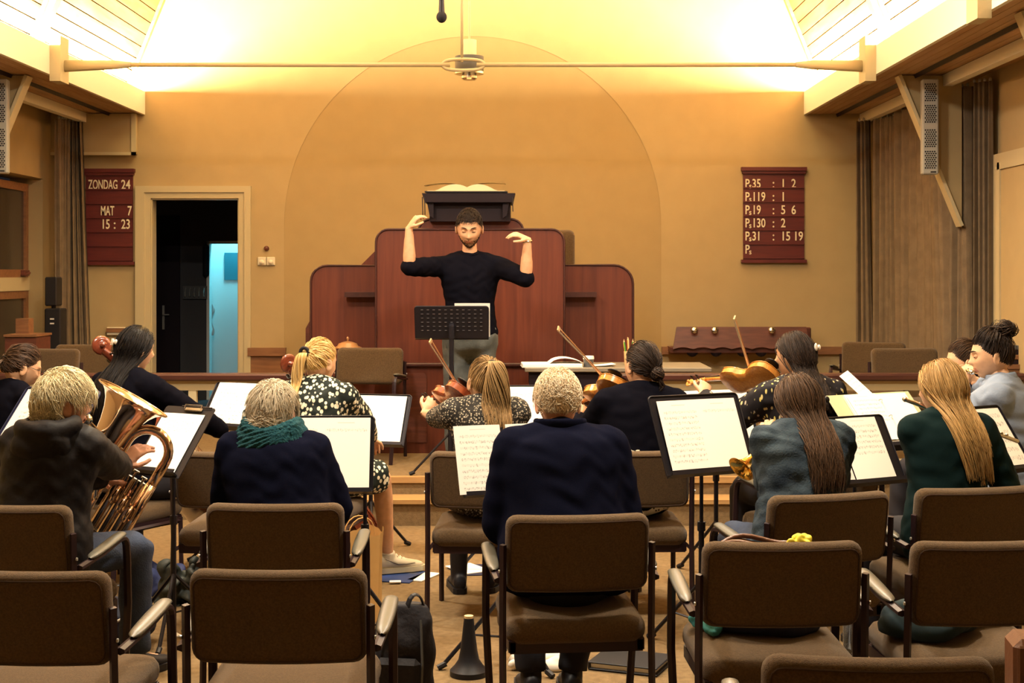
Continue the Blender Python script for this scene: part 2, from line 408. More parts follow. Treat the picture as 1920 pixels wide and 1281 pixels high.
# right wall: framed door panel
d2 = thing('door_2', 'cream framed door panel in the side wall', None, (XR, 8.6, 0)); d2['kind'] = 'structure'
MB().bb(-.05, 0, -.35, 1.78, 0, 2.52).build('frame', 'cream_paint', d2)
MB().bb(-.062, -.05, -.25, 1.58, 0, 2.40).build('panel', 'wall', d2)
MB().bb(-.075, -.05, 1.58, 1.63, 0, 2.45).bb(-.075, -.05, -.25, 1.63, 2.40, 2.45).build('moulding', 'cream_paint', d2)
# eaves: fascia boards, soffit planks, curtain beams, cove shelf
for sgn, side in ((-1, 'left'), (1, 'right')):
    xf = XC + sgn * 3.08
    def sb(a, b, y0, y1, z0, z1, mb=None):
        a, b = XC + sgn * a, XC + sgn * b; return (mb or MB()).bb(min(a, b), max(a, b), y0, y1, z0, z1)
    fo = sb(3.08, 3.11, YB, YW, 3.14, 3.357).build('trim_eaves_' + side, 'white_paint'); struct(fo, 'cream painted eaves board below the sloped ceiling')
    struct(sb(3.11, 3.60, YB, YW, 3.185, 3.20).build('trim_cove_shelf_' + side, 'white_paint'), 'flat shelf behind the eaves board')
    struct(sb(3.60, 3.67, YB, YW, 3.06, 3.145).build('trim_curtain_beam_' + side, 'white_paint'), 'narrow beam carrying the drapes')
    so = sb(3.11, 3.93, YB, YW, 3.165, 3.185).build('ceiling_soffit_' + side, 'black_wood'); struct(so, 'timber board soffit under the eaves')
    n = 7; a0, a1 = 3.112, 3.60
    pw = (a1 - a0) / n
    for i in range(n):
        sb(a0 + i * pw + .002, a0 + (i + 1) * pw - .002, YB, YW, 3.147, 3.165).build('plank', 'pine', so)
    sb(3.67, 3.93, YB, YW, 3.147, 3.165).build('plank', 'pine', so)
    # sloped ceiling, 68 degrees, boards along the hall, rafters at each bay
    sl = math.atan2(.775, .31); nx, nz_ = -math.cos(sl), math.sin(sl)     # up-slope direction for the right side (towards the axis)
    base = (3.325, 3.20)
    def pt(u, off=0.):     # u along slope, off outwards
        x = base[0] - math.cos(sl) * u + math.sin(sl) * off; z = base[1] + math.sin(sl) * u + math.cos(sl) * off
        return XC + sgn * x, z
    ce = MB(); 
    (xa, za), (xb, zb), (xc_, zc), (xd, zd) = pt(-.1, .03), pt(4.1, .03), pt(4.1, .06), pt(-.1, .06)
    ce.add([(xa, YB, za), (xb, YB, zb), (xc_, YB, zc), (xd, YB, zd), (xa, YW, za), (xb, YW, zb), (xc_, YW, zc), (xd, YW, zd)], [(0, 1, 2, 3), (4, 7, 6, 5), (0, 4, 5, 1), (1, 5, 6, 2), (2, 6, 7, 3), (3, 7, 4, 0)])
    co = struct(ce.build('ceiling_' + side, 'black_wood'), 'steep pine board ceiling above the eaves')
    pw = .118
    for k in range(9):
        y0, y1 = max(BAYS[k + 1], YB), BAYS[k]
        rows = 18 if k < 3 else 9
        hgt = 4.0 / rows if k >= 3 else pw
        for i in range(rows):
            u0, u1 = .02 + i * hgt + .005, .02 + (i + 1) * hgt - .005
            (xa, za), (xb, zb), (xc_, zc), (xd, zd) = pt(u0, 0), pt(u1, 0), pt(u1, .03), pt(u0, .03)
            MB().add([(xa, y0, za), (xb, y0, zb), (xc_, y0, zc), (xd, y0, zd), (xa, y1, za), (xb, y1, zb), (xc_, y1, zc), (xd, y1, zd)], [(0, 1, 2, 3), (4, 7, 6, 5), (0, 4, 5, 1), (1, 5, 6, 2), (2, 6, 7, 3), (3, 7, 4, 0)]).build('plank', 'pine', co)
        if k < 3:
            u0, u1 = .02 + rows * pw, 4.1
            (xa, za), (xb, zb), (xc_, zc), (xd, zd) = pt(u0, 0), pt(u1, 0), pt(u1, .03), pt(u0, .03)
            MB().add([(xa, y0, za), (xb, y0, zb), (xc_, y0, zc), (xd, y0, zd), (xa, y1, za), (xb, y1, zb), (xc_, y1, zc), (xd, y1, zd)], [(0, 1, 2, 3), (4, 7, 6, 5), (0, 4, 5, 1), (1, 5, 6, 2), (2, 6, 7, 3), (3, 7, 4, 0)]).build('plank', 'pine', co)
    def beam(name, yc, wy, o0, o1, m):
        (xa, za), (xb, zb), (xc_, zc), (xd, zd) = pt(-.02, o0), pt(4.1, o0), pt(4.1, o1), pt(-.02, o1); y0, y1 = yc - wy / 2, yc + wy / 2
        return MB().add([(xa, y0, za), (xb, y0, zb), (xc_, y0, zc), (xd, y0, zd), (xa, y1, za), (xb, y1, zb), (xc_, y1, zc), (xd, y1, zd)], [(0, 1, 2, 3), (4, 7, 6, 5), (0, 4, 5, 1), (1, 5, 6, 2), (2, 6, 7, 3), (3, 7, 4, 0)]).build(name, m, co)
    beam('edge_trim', YW - .03, .06, -.03, 0, 'pine')
    for k in range(1, 8):
        beam('rafter', BAYS[k], .10, -.07, 0, 'white_paint'); beam('edge_trim', BAYS[k] + .07, .04, -.03, 0, 'pine'); beam('edge_trim', BAYS[k] - .07, .04, -.03, 0, 'pine')
        # tie block on the eaves board and knee bracket below
    for k in (1, 2):
        yb = BAYS[k]
        tb = MB(); sb(3.0, 3.08, yb - .10, yb + .10, 3.09, 3.43, tb); struct(tb.build('trim_tie_block_' + side, 'cream_paint'), 'cream block on the eaves board holding the tie rod')
        bk = MB()
        bz = 3.14
        for y0, y1 in ((yb - .03, yb + .03),):
            tri = [(3.27, bz), (3.74, bz), (3.74, 2.0)]
            vs = [(XC + sgn * a, y0, z) for a, z in tri] + [(XC + sgn * a, y1, z) for a, z in tri]
            bk.add(vs, [(0, 1, 2), (5, 4, 3), (0, 3, 4, 1), (1, 4, 5, 2), (2, 5, 3, 0)])
        # flange along the slanted edge
        a, b = Vector((XC + sgn * 3.27, yb, bz)), Vector((XC + sgn * 3.735, yb, 2.01))
        br = struct(bk.build('trim_knee_bracket_' + side, 'wall'), 'cream plywood knee bracket under the eaves')
        MB().tube([a, b], (.055, .02), 4, up=(0, 1, 0)).build('flange', 'cream_paint', br) if False else None
        e = MB(); d = (b - a).normalized(); nrm = Vector((d.z, 0, -d.x)) * .012
        w_ = Vector((0, .06, 0))
        e.add([a - nrm - w_, a + nrm - w_, b + nrm - w_, b - nrm - w_, a - nrm + w_, a + nrm + w_, b + nrm + w_, b - nrm + w_], [(0, 1, 2, 3), (7, 6, 5, 4), (0, 4, 5, 1), (1, 5, 6, 2), (2, 6, 7, 3), (3, 7, 4, 0)])
        e.build('flange', 'cream_paint', br)
struct(MB().bb(XC - 1.9, XC + 1.9, YB, YW, 7.0, 7.1).build('ceiling', 'white_paint'), 'flat white ceiling strip along the ridge')
# tie rods with a turnbuckle over the middle of the chancel
def tie_rod(yb, label):
    t = thing('tie_rod', label, 'tie rod', (XC, yb, PZ(121.5, BAYS[1])))
    for sg in (-1, 1):
        MB().tube([(sg * .1, 0, 0), (sg * 2.55, 0, 0)], .017, 10).build('rod', 'cream_paint', t, smooth=True)
        MB().tube([(sg * 2.5, 0, 0), (sg * 2.62, 0, 0), (sg * 3.0, 0, -.01)], [(.02, .02), (.022, .034), (.022, .045)], 8).build('rod_end', 'cream_paint', t, smooth=True)
    mb = MB()
    for s2 in (-1, 1):
        mb.tube(spline([(-.165, 0, 0), (-.12, 0, s2 * .032), (0, 0, s2 * .042), (.12, 0, s2 * .032), (.165, 0, 0)], 5), .013, 8)
    mb.build('turnbuckle', 'cream_paint', t, smooth=True)
    return t
tie_rod(BAYS[1], 'long cream tie rod with turnbuckle across the chancel')
pw_ = thing('hanging_wire', 'thin pale suspension wire rising from the tie rod turnbuckle', 'wire', (PX(866, BAYS[1]), BAYS[1], PZ(121.5, BAYS[1])))
MB().tube([(0, 0, .02), (0, 0, 3.2)], .011, 8).build('wire', 'cream_paint', pw_, smooth=True)
# down-spot on the far side of the rod, hung from the ceiling by its stem
zc = PZ(121, 10.95)
sp = thing('ceiling_spotlight', 'cylindrical grey and chrome spotlight hanging behind the tie rod', 'spotlight', (PX(880, 10.95), 10.95, zc))
s_ = 10.95 / F_PX
MB().lathe([(.03, 46 * s_), (13.5 * s_, 46 * s_), (13.5 * s_, 10 * s_), (.03, 10 * s_)], n=20).build('housing', 'paper_cream', sp, angle=40)
MB().lathe([(20 * s_, 16 * s_), (27 * s_, 15 * s_), (27 * s_, -15 * s_), (20 * s_, -18 * s_)], n=24).build('collar', 'tea_grey', sp, angle=40)
MB().lathe([(25 * s_, -13 * s_), (27.5 * s_, -14 * s_), (27.5 * s_, -18 * s_), (14 * s_, -20 * s_)], n=24).build('ring', 'chrome', sp, angle=40)
MB().lathe([(14 * s_, -17 * s_), (15 * s_, -26 * s_), (12 * s_, -29 * s_), (.01, -29 * s_)], n=20).build('lens_barrel', 'chrome', sp, angle=40)
MB().tube([(0, 0, 46 * s_), (0, 0, 7.0 - zc)], .008, 6).build('stem', 'cream_paint', sp)
# hanging microphone
my = 8.6
mp_ = thing('hanging_microphone', 'black ball head microphone hanging on a cable from the ceiling', 'microphone', P(828, 32, my))
k_ = my / F_PX
MB().ell((0, 0, 0), (10 * k_, 10 * k_, 11 * k_), 16, 10).build('mesh_head', 'black_matte', mp_, smooth=True)
MB().lathe([(6 * k_, 7 * k_), (5.2 * k_, 22 * k_), (4 * k_, 60 * k_), (1.2 * k_, 62 * k_)], n=12).build('body', 'black', mp_, angle=40)
MB().tube([(0, 0, 60 * k_), (0, 0, 7. - PZ(32, my))], .004, 6).build('cable', 'black', mp_)
# column loudspeakers on the knee brackets
def column_speaker(x, y, z0, z1, label, rz):
    hgt = z1 - z0
    t = thing('column_loudspeaker', label, 'loudspeaker', (x, y, z0), rz)
    MB().rbox((0, 0, hgt / 2), (.118, .09, hgt), .008).build('cabinet', 'speaker_grey', t)
    for i in range(4):
        g0 = hgt * (.055 + .225 * i + (.03 if i > 1 else 0))
        gr = MB().bb(-.045, .045, -.047, -.045, g0, g0 + hgt * .19).build('grille', 'speaker_grey', t)
        hm = MB()
        rows, cols = 9, 5
        for r_ in range(rows):
            for c_ in range(cols):
                hm.lathe([(.0066, 0), (.0066, .0012)], ((c_ - 2) * .0165 + (.008 if r_ % 2 else 0) - .004, -.0475, g0 + .008 + r_ * (hgt * .19 - .014) / (rows - 1)), (0, -1, 0), 6)
        hm.build('holes', 'black_matte', gr)
    MB().bb(.0, .04, -.0475, -.045, .012, .022).build('badge', 'black', t)
    return t
yb = BAYS[1]
column_speaker(PX(1745, yb - .16), yb - .13, PZ(327, yb - .16), PZ(148, yb - .16), 'grey perforated column loudspeaker on the right hand bracket', R(-6))
column_speaker(PX(-2, yb - .16), yb - .13, PZ(325, yb - .16), PZ(148, yb - .16), 'grey perforated column loudspeaker on the bracket by the casement window', R(8))
# door opening: frame and the dark vestibule behind
df = thing('door_1', 'cream moulded door frame round the open doorway', None, (DX0, YW, 0)); df['kind'] = 'structure'
DW = DX1 - DX0
for o_, w_, d_ in ((.0, .09, .02), (.055, .085, .035), (.09, .05, .05)):
    m = MB()
    m.bb(-o_ - w_ + .0, -o_, -d_, 0, PLZ, DZ + o_).bb(DW + o_, DW + o_ + w_ * .7, -d_, 0, PLZ, DZ + o_).bb(-o_ - w_, DW + o_ + w_ * .7, -d_, 0, DZ + o_, DZ + o_ + w_ * .7)
    if o_ < .08: m.build('architrave', 'cream_paint', df)
MB().bb(0, .012, 0, .15, PLZ, DZ).bb(DW - .012, DW, 0, .15, PLZ, DZ).bb(0, DW, 0, .15, DZ - .012, DZ).build('jamb', 'cream_paint', df)
# the open leaf folded back into the vestibule
dl = MB().bb(-.80, -.02, .16, .20, PLZ + .01, DZ - .02).build('door_leaf', 'cream_paint', df)
# vestibule
VY = YW + .15
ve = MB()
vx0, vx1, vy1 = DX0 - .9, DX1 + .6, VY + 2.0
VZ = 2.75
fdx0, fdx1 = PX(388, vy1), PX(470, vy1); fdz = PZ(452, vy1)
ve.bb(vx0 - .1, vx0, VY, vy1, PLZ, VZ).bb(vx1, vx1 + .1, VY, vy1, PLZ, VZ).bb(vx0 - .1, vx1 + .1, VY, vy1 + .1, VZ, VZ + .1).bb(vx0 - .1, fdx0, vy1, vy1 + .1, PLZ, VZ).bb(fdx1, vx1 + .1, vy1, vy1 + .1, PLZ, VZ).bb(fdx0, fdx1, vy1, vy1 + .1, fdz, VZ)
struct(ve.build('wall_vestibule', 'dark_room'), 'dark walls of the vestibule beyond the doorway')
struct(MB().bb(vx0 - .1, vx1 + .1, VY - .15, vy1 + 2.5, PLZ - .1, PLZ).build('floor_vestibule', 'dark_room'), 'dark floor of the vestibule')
# inner dark door with handle, on the vestibule's end wall
idr = thing('door_3', 'dark closed inner door with steel handle', None, (PX(283, vy1), vy1, PLZ)); idr['kind'] = 'structure'
iw = PX(338, vy1) - PX(283, vy1)
MB().bb(0, iw, -.03, 0, 0, 2.0).build('leaf', 'black_wood', idr)
hx = PX(308, vy1) - PX(283, vy1); hz = PZ(590, vy1) - PLZ
hd = MB().bb(hx - .012, hx + .012, -.04, -.03, hz - .16, hz + .10).tube([(hx, -.04, hz), (hx, -.07, hz), (hx + .07, -.07, hz)], .008).build('handle', 'grey_metal', idr)
# coat rail
cr = thing('coat_rack', 'row of pale coat hooks on the dark vestibule wall', 'coat rack', (PX(366, vy1 - .02), vy1 - .02, PZ(545, vy1)))
MB().bb(-.13, .13, -.015, .0, -.09, .05).build('board', 'tea_grey', cr)
for i in range(5):
    MB().tube([(-.1 + .05 * i, -.02, .03), (-.1 + .05 * i, -.05, -.02), (-.1 + .05 * i, -.045, -.06), (-.1 + .05 * i, -.02, -.06)], .007, 6).build('hook', 'grey_metal', cr)
ct = thing('hanging_coat', 'dark coat sleeve hanging beside the lit doorway', 'coat', P(386, 480, vy1 - .06))
MB().rbox((0, 0, -.05), (.07, .06, .36), .03).build('cloth', 'black_matte', ct)
# lit room beyond
ly1 = vy1 + 2.4; lx0, lx1 = fdx0 - .25, fdx1 + 1.3
lr = MB().bb(lx0 - .1, lx0, vy1 + .1, ly1, PLZ, VZ).bb(lx1, lx1 + .1, vy1 + .1, ly1, PLZ, VZ).bb(lx0 - .1, lx1 + .1, ly1, ly1 + .1, PLZ, VZ).bb(lx0 - .1, lx1 + .1, vy1, ly1, VZ, VZ + .1)
struct(lr.build('wall_lit_room', 'lit_room'), 'white walls of the small cool lit room')
dj = struct(MB().bb(fdx0 + .0, fdx0 + .03, vy1 - .02, vy1 + .1, PLZ, fdz).bb(fdx0, fdx1, vy1 - .02, vy1 + .1, fdz - .03, fdz).build('trim_lit_door', 'lit_room'), 'pale door jamb of the lit room')
# half open white door leaf with a small window
od = thing('door_4', 'white door with small blue window standing in the lit room', None, (PX(407, vy1 + .5), vy1 + .5, PLZ)); od['kind'] = 'structure'
ow = PX(470, vy1 + .5) - PX(407, vy1 + .5)
MB().bb(-.09, -.0, .0, .06, 0, fdz - PLZ + .0).build('jamb', 'lit_room', od)
MB().bb(0, ow, 0, .05, 0, fdz - PLZ).build('leaf', 'lit_room', od)
MB().bb(PX(421, vy1 + .5) - PX(407, vy1 + .5), ow - .02, -.012, .0, PZ(525, vy1 + .5) - PLZ, PZ(474, vy1 + .5) - PLZ).build('pane', 'glass_blue', od)
tw = thing('hanging_towel', 'crumpled pale cloth hanging inside the lit doorway', 'cloth', P(392, 600, vy1 + .35))
MB().grid(lambda u, v: Vector(((u - .5) * .09 + .02 * math.sin(9 * v), .03 * math.sin(12 * u + 5 * v), .35 * (.5 - v))), 8, 12).build('cloth', 'lit_room', tw, smooth=True)
point_lamp('lit_room_lamp', ((fdx0 + fdx1) / 2 + .12, vy1 + .28, VZ - .25), BACK_W, (.22, .85, 1.0), .15)
# dado rails
struct(MB().bb(DX1 + .09, AX0 + .02, YW - .05, YW, PZ(667, YW), PZ(652, YW)).build('trim_1', 'dado_wood'), 'brown timber dado rail beside the doorway')
struct(MB().bb(AX1 + .0, XR, YW - .05, YW, PZ(664, YW), PZ(650, YW)).build('trim_2', 'dado_wood'), 'brown timber dado rail on the right of the end wall')
struct(MB().bb(XL + .5, DX0 - .14, YW - .05, YW, PZ(623, YW), PZ(615, YW)).build('trim_3', 'dado_wood'), 'thin dado strip under the left hymn board')
struct(MB().bb(DX1 + .09, AX0 + .0, YW - .02, YW, PLZ, PZ(667, YW)).build('trim_4', 'dado_wood'), 'brown panelling below the dado rail')
# boxed panel above the left board
struct(MB().bb(XL, PX(258, YW), YW - .10, YW, PZ(290, YW), 3.14).build('trim_5', 'wall'), 'boxed panel at the top of the end wall')
pf = struct(MB().bb(PX(252, YW), PX(261, YW), YW - .115, YW - .1, PZ(293, YW), 3.14).bb(XL, PX(261, YW), YW - .115, YW - .1, PZ(293, YW), PZ(287, YW)).build('trim_6', 'cream_paint'), 'pale batten edging the boxed panel')
# switches
sw = thing('light_switch_pair', 'two square cream light switches beside the doorway', 'light switch', P(500, 490, YW))
for i in (-1, 1):
    b = MB().rbox((i * 8.4 * YW / F_PX, -.012, 0), (.078, .024, .078), .006).build('switch_plate', 'socket', sw)
    MB().lathe([(.024, 0), (.022, .01), (.008, .02)], (i * 8.4 * YW / F_PX, -.024, -.01), (0, -1, 0), 12).build('dial', 'socket', b)
kn = thing('wall_knob', 'small round brown knob on the wall above the switches', 'knob', P(500, 466, YW))
MB().lathe([(.024, 0), (.024, .015), (.014, .03), (.004, .034)], (0, 0, 0), (0, -1, 0), 14).build('knob', 'dark_wood', kn, smooth=True)
so_ = thing('power_socket', 'wide cream double power socket under the left board', 'socket', P(219, 621, YW))
MB().rbox((0, -.02, 0), (.17, .04, .075), .006).build('plate', 'socket', so_)
for i in (-1, 0, 1): MB().lathe([(.009, 0), (.009, .002)], (i * .05, -.04, .012), (0, -1, 0), 10).build('hole', 'dark_wood', so_)
# hymn boards
def hymn_board(name, label, x0, x1, y0, y1, rows, words):
    t = thing(name, label, 'hymn board', (PX(x0, YW), YW, PZ(y1, YW)))
    k = YW / F_PX; W, H = (x1 - x0) * k, (y1 - y0) * k
    MB().bb(.02, W - .02, -.02, 0, 0, H).build('board', 'board_wood', t)
    MB().bb(0, W, -.06, 0, H - .035, H).bb(.01, W - .01, -.045, 0, H - .06, H - .035).build('cornice', 'board_wood', t)
    MB().bb(0, W, -.05, 0, 0, .03).build('foot_rail', 'board_wood', t)
    for i in range(rows + 1):
        z = .045 + (H - .06 - .045) * i / rows
        MB().bb(.02, W - .02, -.032, -.02, z - .006, z + .006).build('slot_rail', 'board_wood', t)
    for s, px, py, sz, sx in words:
        M = Matrix.Translation(((px - x0) * k, -.026, (y1 - py) * k)) @ Matrix.Rotation(R(90), 4, 'X')
        text_part('letter', s, sz, M, 'letters', t, .0015, sx)
    return t
wl = []
for i, (a, b) in enumerate((('35', '1  2'), ('119', '1'), ('19', '5  6'), ('130', '2'), ('31', '15 19'), ('', ''))):
    yb_ = 352.5 + i * 24.6
    wl.append(('P', 1396, yb_, .118, .72)); wl.append(('s', 1403.5, yb_ + 1.5, .075, .85))
    if a: wl.append((a, 1409, yb_, .118, .72)); wl.append((':', 1447, yb_, .118, .9)); wl.append((b, 1463, yb_, .118, .78))
hymn_board('hymn_board', 'red brown hymn board with six rows of white psalm numbers', 1389, 1511, 314, 493, 6, wl)
hymn_board('hymn_board', 'red brown hymn board reading ZONDAG 24 beside the doorway', 158, 254, 317, 497, 6,
           [('ZONDAG', 167, 355, .125, .50), ('24', 228.5, 355, .125, .70), ('MAT', 190, 404, .125, .50), ('7', 240, 404, .125, .68), ('15', 191, 429, .125, .68), (':', 214, 429, .125, .9), ('23', 228.5, 429, .125, .70)])
# curtains
def curtain(name, label, path, z0, z1, folds, amp, m, taper=0., cat='curtain'):
    """path: two plan points; pleats run along it"""
    a, b = Vector(path[0]), Vector(path[1]); d = b - a; L = d.length; d.normalize(); nrm = Vector((-d.y, d.x))
    t = thing(name, label, cat, (a.x, a.y, z0))
    ph = random.random() * 6
    def fn(u, v):
        s = u * L; q = math.sin(u * folds * 2 * math.pi + ph + .5 * math.sin(v * 3)) * amp * (.75 + .4 * math.sin(u * 7 + v * 2.2)) + .4 * amp * math.sin(u * folds * 4.3 * math.pi + 1.3 * v)
        s *= 1 - taper * v
        p = a + d * s + nrm * q
        return Vector((p.x - a.x, p.y - a.y, (z1 - z0) * v))
    MB().grid(fn, max(24, folds * 10), 18).build('drape', m, t, smooth=True)
    mb = MB()
    for i in range(folds): 
        p = d * (L * (1 - taper) * (i + .5) / folds); mb.ell((p.x, p.y, z1 - z0 + .012), (.012, .012, .018), 6, 4)
    mb.build('glider', 'grey_metal', t)
    return t
curtain('drape', 'brown drape gathered beside the left hymn board', ((PX(124, 13.1), 13.14), (PX(166, 13.1), 13.16)), PZ(672, 13.05), 3.06, 4, .03, 'curtain', .35)
curtain('drape', 'narrow drape edge by the casement window', ((PX(106, 12.85), 12.88), (PX(126, 13.0), 13.0)), PZ(672, 13.), 3.06, 4, .025, 'curtain', .0)
curtain('drape', 'narrow brown drape hanging against the end wall corner', ((PX(1608, 13.1), 13.12), (PX(1642, 13.0), 13.0)), PLZ + .02, 3.06, 3, .03, 'curtain', .3)
curtain('drape', 'pleated brown drape in the corner beside the end wall drape', ((PX(1640, 12.9), 12.95), (PX(1690, 12.5), 12.45)), PLZ + .02, 3.05, 5, .04, 'curtain', .0)
curtain('drape', 'wide pale brown drape behind the right hand bracket', ((PX(1686, 12.4), 12.4), (PX(1784, 11.1), 11.0)), PLZ + .02, 3.06, 7, .045, 'curtain', .12)
curtain('drape', 'ribbed beige drape beside the knee bracket', ((PX(1786, 10.9), 10.85), (PX(1820, 10.65), 10.66)), PLZ + .02, 3.06, 3, .04, 'curtain', .0)
curtain('drape', 'tightly pleated drape beside the cream door panel', ((PX(1826, 10.45), 10.5), (PX(1860, 10.4), 10.38)), PLZ + .02, 3.06, 4, .03, 'curtain', .0)
# communion rail
def comm_rail(x0, x1, label, posts):
    y = 9.72; z1 = PZ(700, y)
    t = thing('communion_rail', label, 'rail', (x0, y, PLZ))
    L = x1 - x0; H = z1 - PLZ
    MB().rbox((L / 2, 0, H - .025), (L, .14, .05), .012).build('handrail', 'rail_wood', t)
    MB().bb(0, L, -.025, .025, H - .115, H - .05).build('upper_rail', 'cream_paint', t)
    MB().bb(0, L, -.02, .02, .06, .10).build('lower_rail', 'cream_paint', t)
    for px in posts:
        x = PX(px, y) - x0; MB().bb(x - .027, x + .027, -.022, .022, 0, H - .115).build('post', 'cream_paint', t)
comm_rail(XL + .02, PX(572, 9.72), 'left communion rail with brown handrail and cream posts', (60, 210, 362, 520))
comm_rail(PX(1146, 9.72), XR - .02, 'right communion rail with brown handrail and cream posts', (1160, 1258, 1430, 1613, 1780, 1900))
# ------------------------------------------------------------------ pulpit, table, chancel furniture
def rounded(x0, x1, z0, z1, rl, rr, n=6):
    o = [(x0, z0), (x1, z0)]
    o += arc(x1 - rr, z1 - rr, rr, 0, 90, n) if rr else [(x1, z1)]
    o += arc(x0 + rl, z1 - rl, rl, 90, 180, n) if rl else [(x0, z1)]
    return o
def panel(name, x0, x1, y0, y1, rl, rr, Y, t, m, parent, edge=None):
    """upright wooden panel from pixel bounds on the plane y=Y"""
    k = Y / F_PX; X0, X1, Z1, Z0 = PX(x0, Y), PX(x1, Y), PZ(y0, Y), PZ(y1, Y)
    ol = rounded(X0, X1, Z0, Z1, rl * k, rr * k)
    o = MB().prism(ol, Matrix.Translation((0, Y, 0)), t).build(name, m, parent)
    if edge:
        pts = [Vector((x, Y - .004, z)) for x, z in ol[1:]] + [Vector((X0, Y - .004, Z0))]
        MB().tube(pts, 2.2 * k, 6).build('edge_band', edge, o)
    return o
PY = 10.85
pu = thing('pulpit', 'stepped mahogany pulpit with rounded panels and a dark reading desk', 'pulpit')
base_y = PZ(0, 1)  # unused
def ypix(z, Y): return VPY + (CAM_H - z) / Y * F_PX
panel('centre_panel', 705, 1058, 430, 682, 24, 24, PY, .05, 'pulpit_wood', pu, 'pulpit_edge')
panel('crown_panel', 785, 981, 411, 470, 22, 22, PY + .05, .05, 'pulpit_wood', pu, 'pulpit_edge')
panel('wing_panel', 583, 706, 498, 690, 30, 0, PY + .35, .05, 'pulpit_wood', pu, 'pulpit_edge')
panel('wing_panel', 1057, 1187, 497, 690, 0, 36, PY + .35, .05, 'pulpit_wood', pu, 'pulpit_edge')
for x0, x1, s in ((648, 706, 1), (1057, 1118, -1)):
    k = (PY + .3) / F_PX
    MB().bb(PX(x0, PY + .3), PX(x1, PY + .3), PY + .22, PY + .35, PZ(557, PY + .3), PZ(548, PY + .3)).build('ledge', 'pulpit_edge', pu)
    xx0, xx1 = (PX(650, PY + .34), PX(706, PY + .34)) if s > 0 else (PX(1057, PY + .34), PX(1116, PY + .34))
    MB().bb(xx0, xx1, PY + .325, PY + .35, PZ(690, PY + .35), PZ(557, PY + .34)).build('inset_panel', 'pulpit_wood', pu)
# body behind the panels, base plinth
MB().bb(PX(712, PY), PX(1050, PY), PY + .11, PY + .38, PLZ, PZ(440, PY)).build('body', 'pulpit_wood', pu)
MB().bb(PX(590, PY + .4), PX(1182, PY + .4), PY + .41, PY + .75, PLZ, PZ(520, PY + .4)).build('rear_body', 'pulpit_wood', pu)
MB().rbox(((PX(700, PY) + PX(1064, PY)) / 2, PY + .10, PZ(684, PY)), (PX(1064, PY) - PX(700, PY), .30, .03), .008).build('base_moulding', 'pulpit_edge', pu)
bp = MB().bb(PX(703, PY), PX(1060, PY), PY - .02, PY + .10, PLZ, PZ(688, PY)).build('base', 'pulpit_wood', pu)
panel('base_panel', 730, 800, 700, 830, 8, 8, PY - .03, .01, 'dark_wood', pu)
panel('base_panel', 1010, 1050, 700, 830, 8, 8, PY - .03, .01, 'dark_wood', pu)
MB().bb(PX(583, PY + .35), PX(1187, PY + .35), PY + .34, PY + .41, PLZ, PZ(688, PY + .35)).build('wing_base', 'pulpit_wood', pu)
# reading desk
DYk = PY - .05
MB().bb(PX(805, DYk), PX(957, DYk), DYk + .02, DYk + .5, PZ(415, DYk), PZ(378, DYk)).build('desk_box', 'black_wood', pu)
dk = MB()
x0, x1 = PX(792, DYk), PX(966, DYk); zt, zb = PZ(363, DYk), PZ(380, DYk)
dk.add([(x0, DYk - .06, zt), (x1, DYk - .06, zt), (x1, DYk + .48, zt + .02), (x0, DYk + .48, zt + .02), (x0 + .02, DYk - .06, zb), (x1 - .02, DYk - .06, zb), (x1 - .02, DYk + .48, zb), (x0 + .02, DYk + .48, zb)],
       [(0, 1, 2, 3), (4, 7, 6, 5), (0, 4, 5, 1), (1, 5, 6, 2), (2, 6, 7, 3), (3, 7, 4, 0)])
dk.build('desk_top', 'black_wood', pu)
for sx, px in ((1, 801), (-1, 955)):
    MB().prism([(0, 0), (sx * .05, 0), (sx * .05, -.12), (sx * .02, -.10)], Matrix.Translation((PX(px, DYk), DYk - .03, zb)), .03).build('desk_bracket', 'black_wood', pu)
for i, px in enumerate((793, 797, 961)):
    MB().tube([(PX(px, DYk), DYk - .066, zt - .03), (PX(px, DYk) + .004, DYk - .07, zt - .14), (PX(px + 1, DYk), DYk - .066, PZ(404 if i < 2 else 396, DYk))], .004, 5).build('ribbon', 'black', pu)
# open bible
bi = thing('open_bible', 'large open bible with yellowed pages on the pulpit desk', 'book', (PX(876, DYk), DYk + .12, zt + .022))
bi.rotation_euler = (R(2.1), 0, 0)
def page_block(s):
    def fn(u, v):
        x = s * u * (.30 if s < 0 else .285); y = -.16 + .32 * v
        z = .004 + .055 * math.sin(math.pi * min(1, u * 1.15 + .12)) ** .8 * (1 - .35 * u)
        return Vector((x, y, z))
    g = MB().grid(fn, 12, 5)
    n = len(g.v)
    low = [(x, y, 0.) for x, y, z in g.v]
    g.v += low
    g.f += [tuple(i + n for i in reversed(f)) for f in list(g.f)]; g.m = [0] * len(g.f)
    for a in list(range(11)): g.f.append((a, a + n, a + 1 + n, a + 1)); g.m.append(0)
    for a in [48 + i for i in range(11)]: g.f.append((a, a + 1, a + 1 + n, a + n)); g.m.append(0)
    for a in [11 + 12 * i for i in range(4)]: g.f.append((a, a + n, a + 12 + n, a + 12)); g.m.append(0)
    return g
page_block(-1).build('page_block', 'paper_cream', bi, smooth=False); page_block(1).build('page_block', 'paper_cream', bi, smooth=False)
MB().grid(lambda u, v: Vector((-.05 - u * .28, -.15 + .3 * v, .050 + .016 * math.sin(u * 3) - .010 * u)), 8, 3).build('loose_leaf', 'paper_cream', bi)
MB().grid(lambda u, v: Vector((.03 + u * .26, -.15 + .3 * v, .050 + .014 * math.sin(u * 2.6))), 8, 3).build('loose_leaf', 'paper_cream', bi)
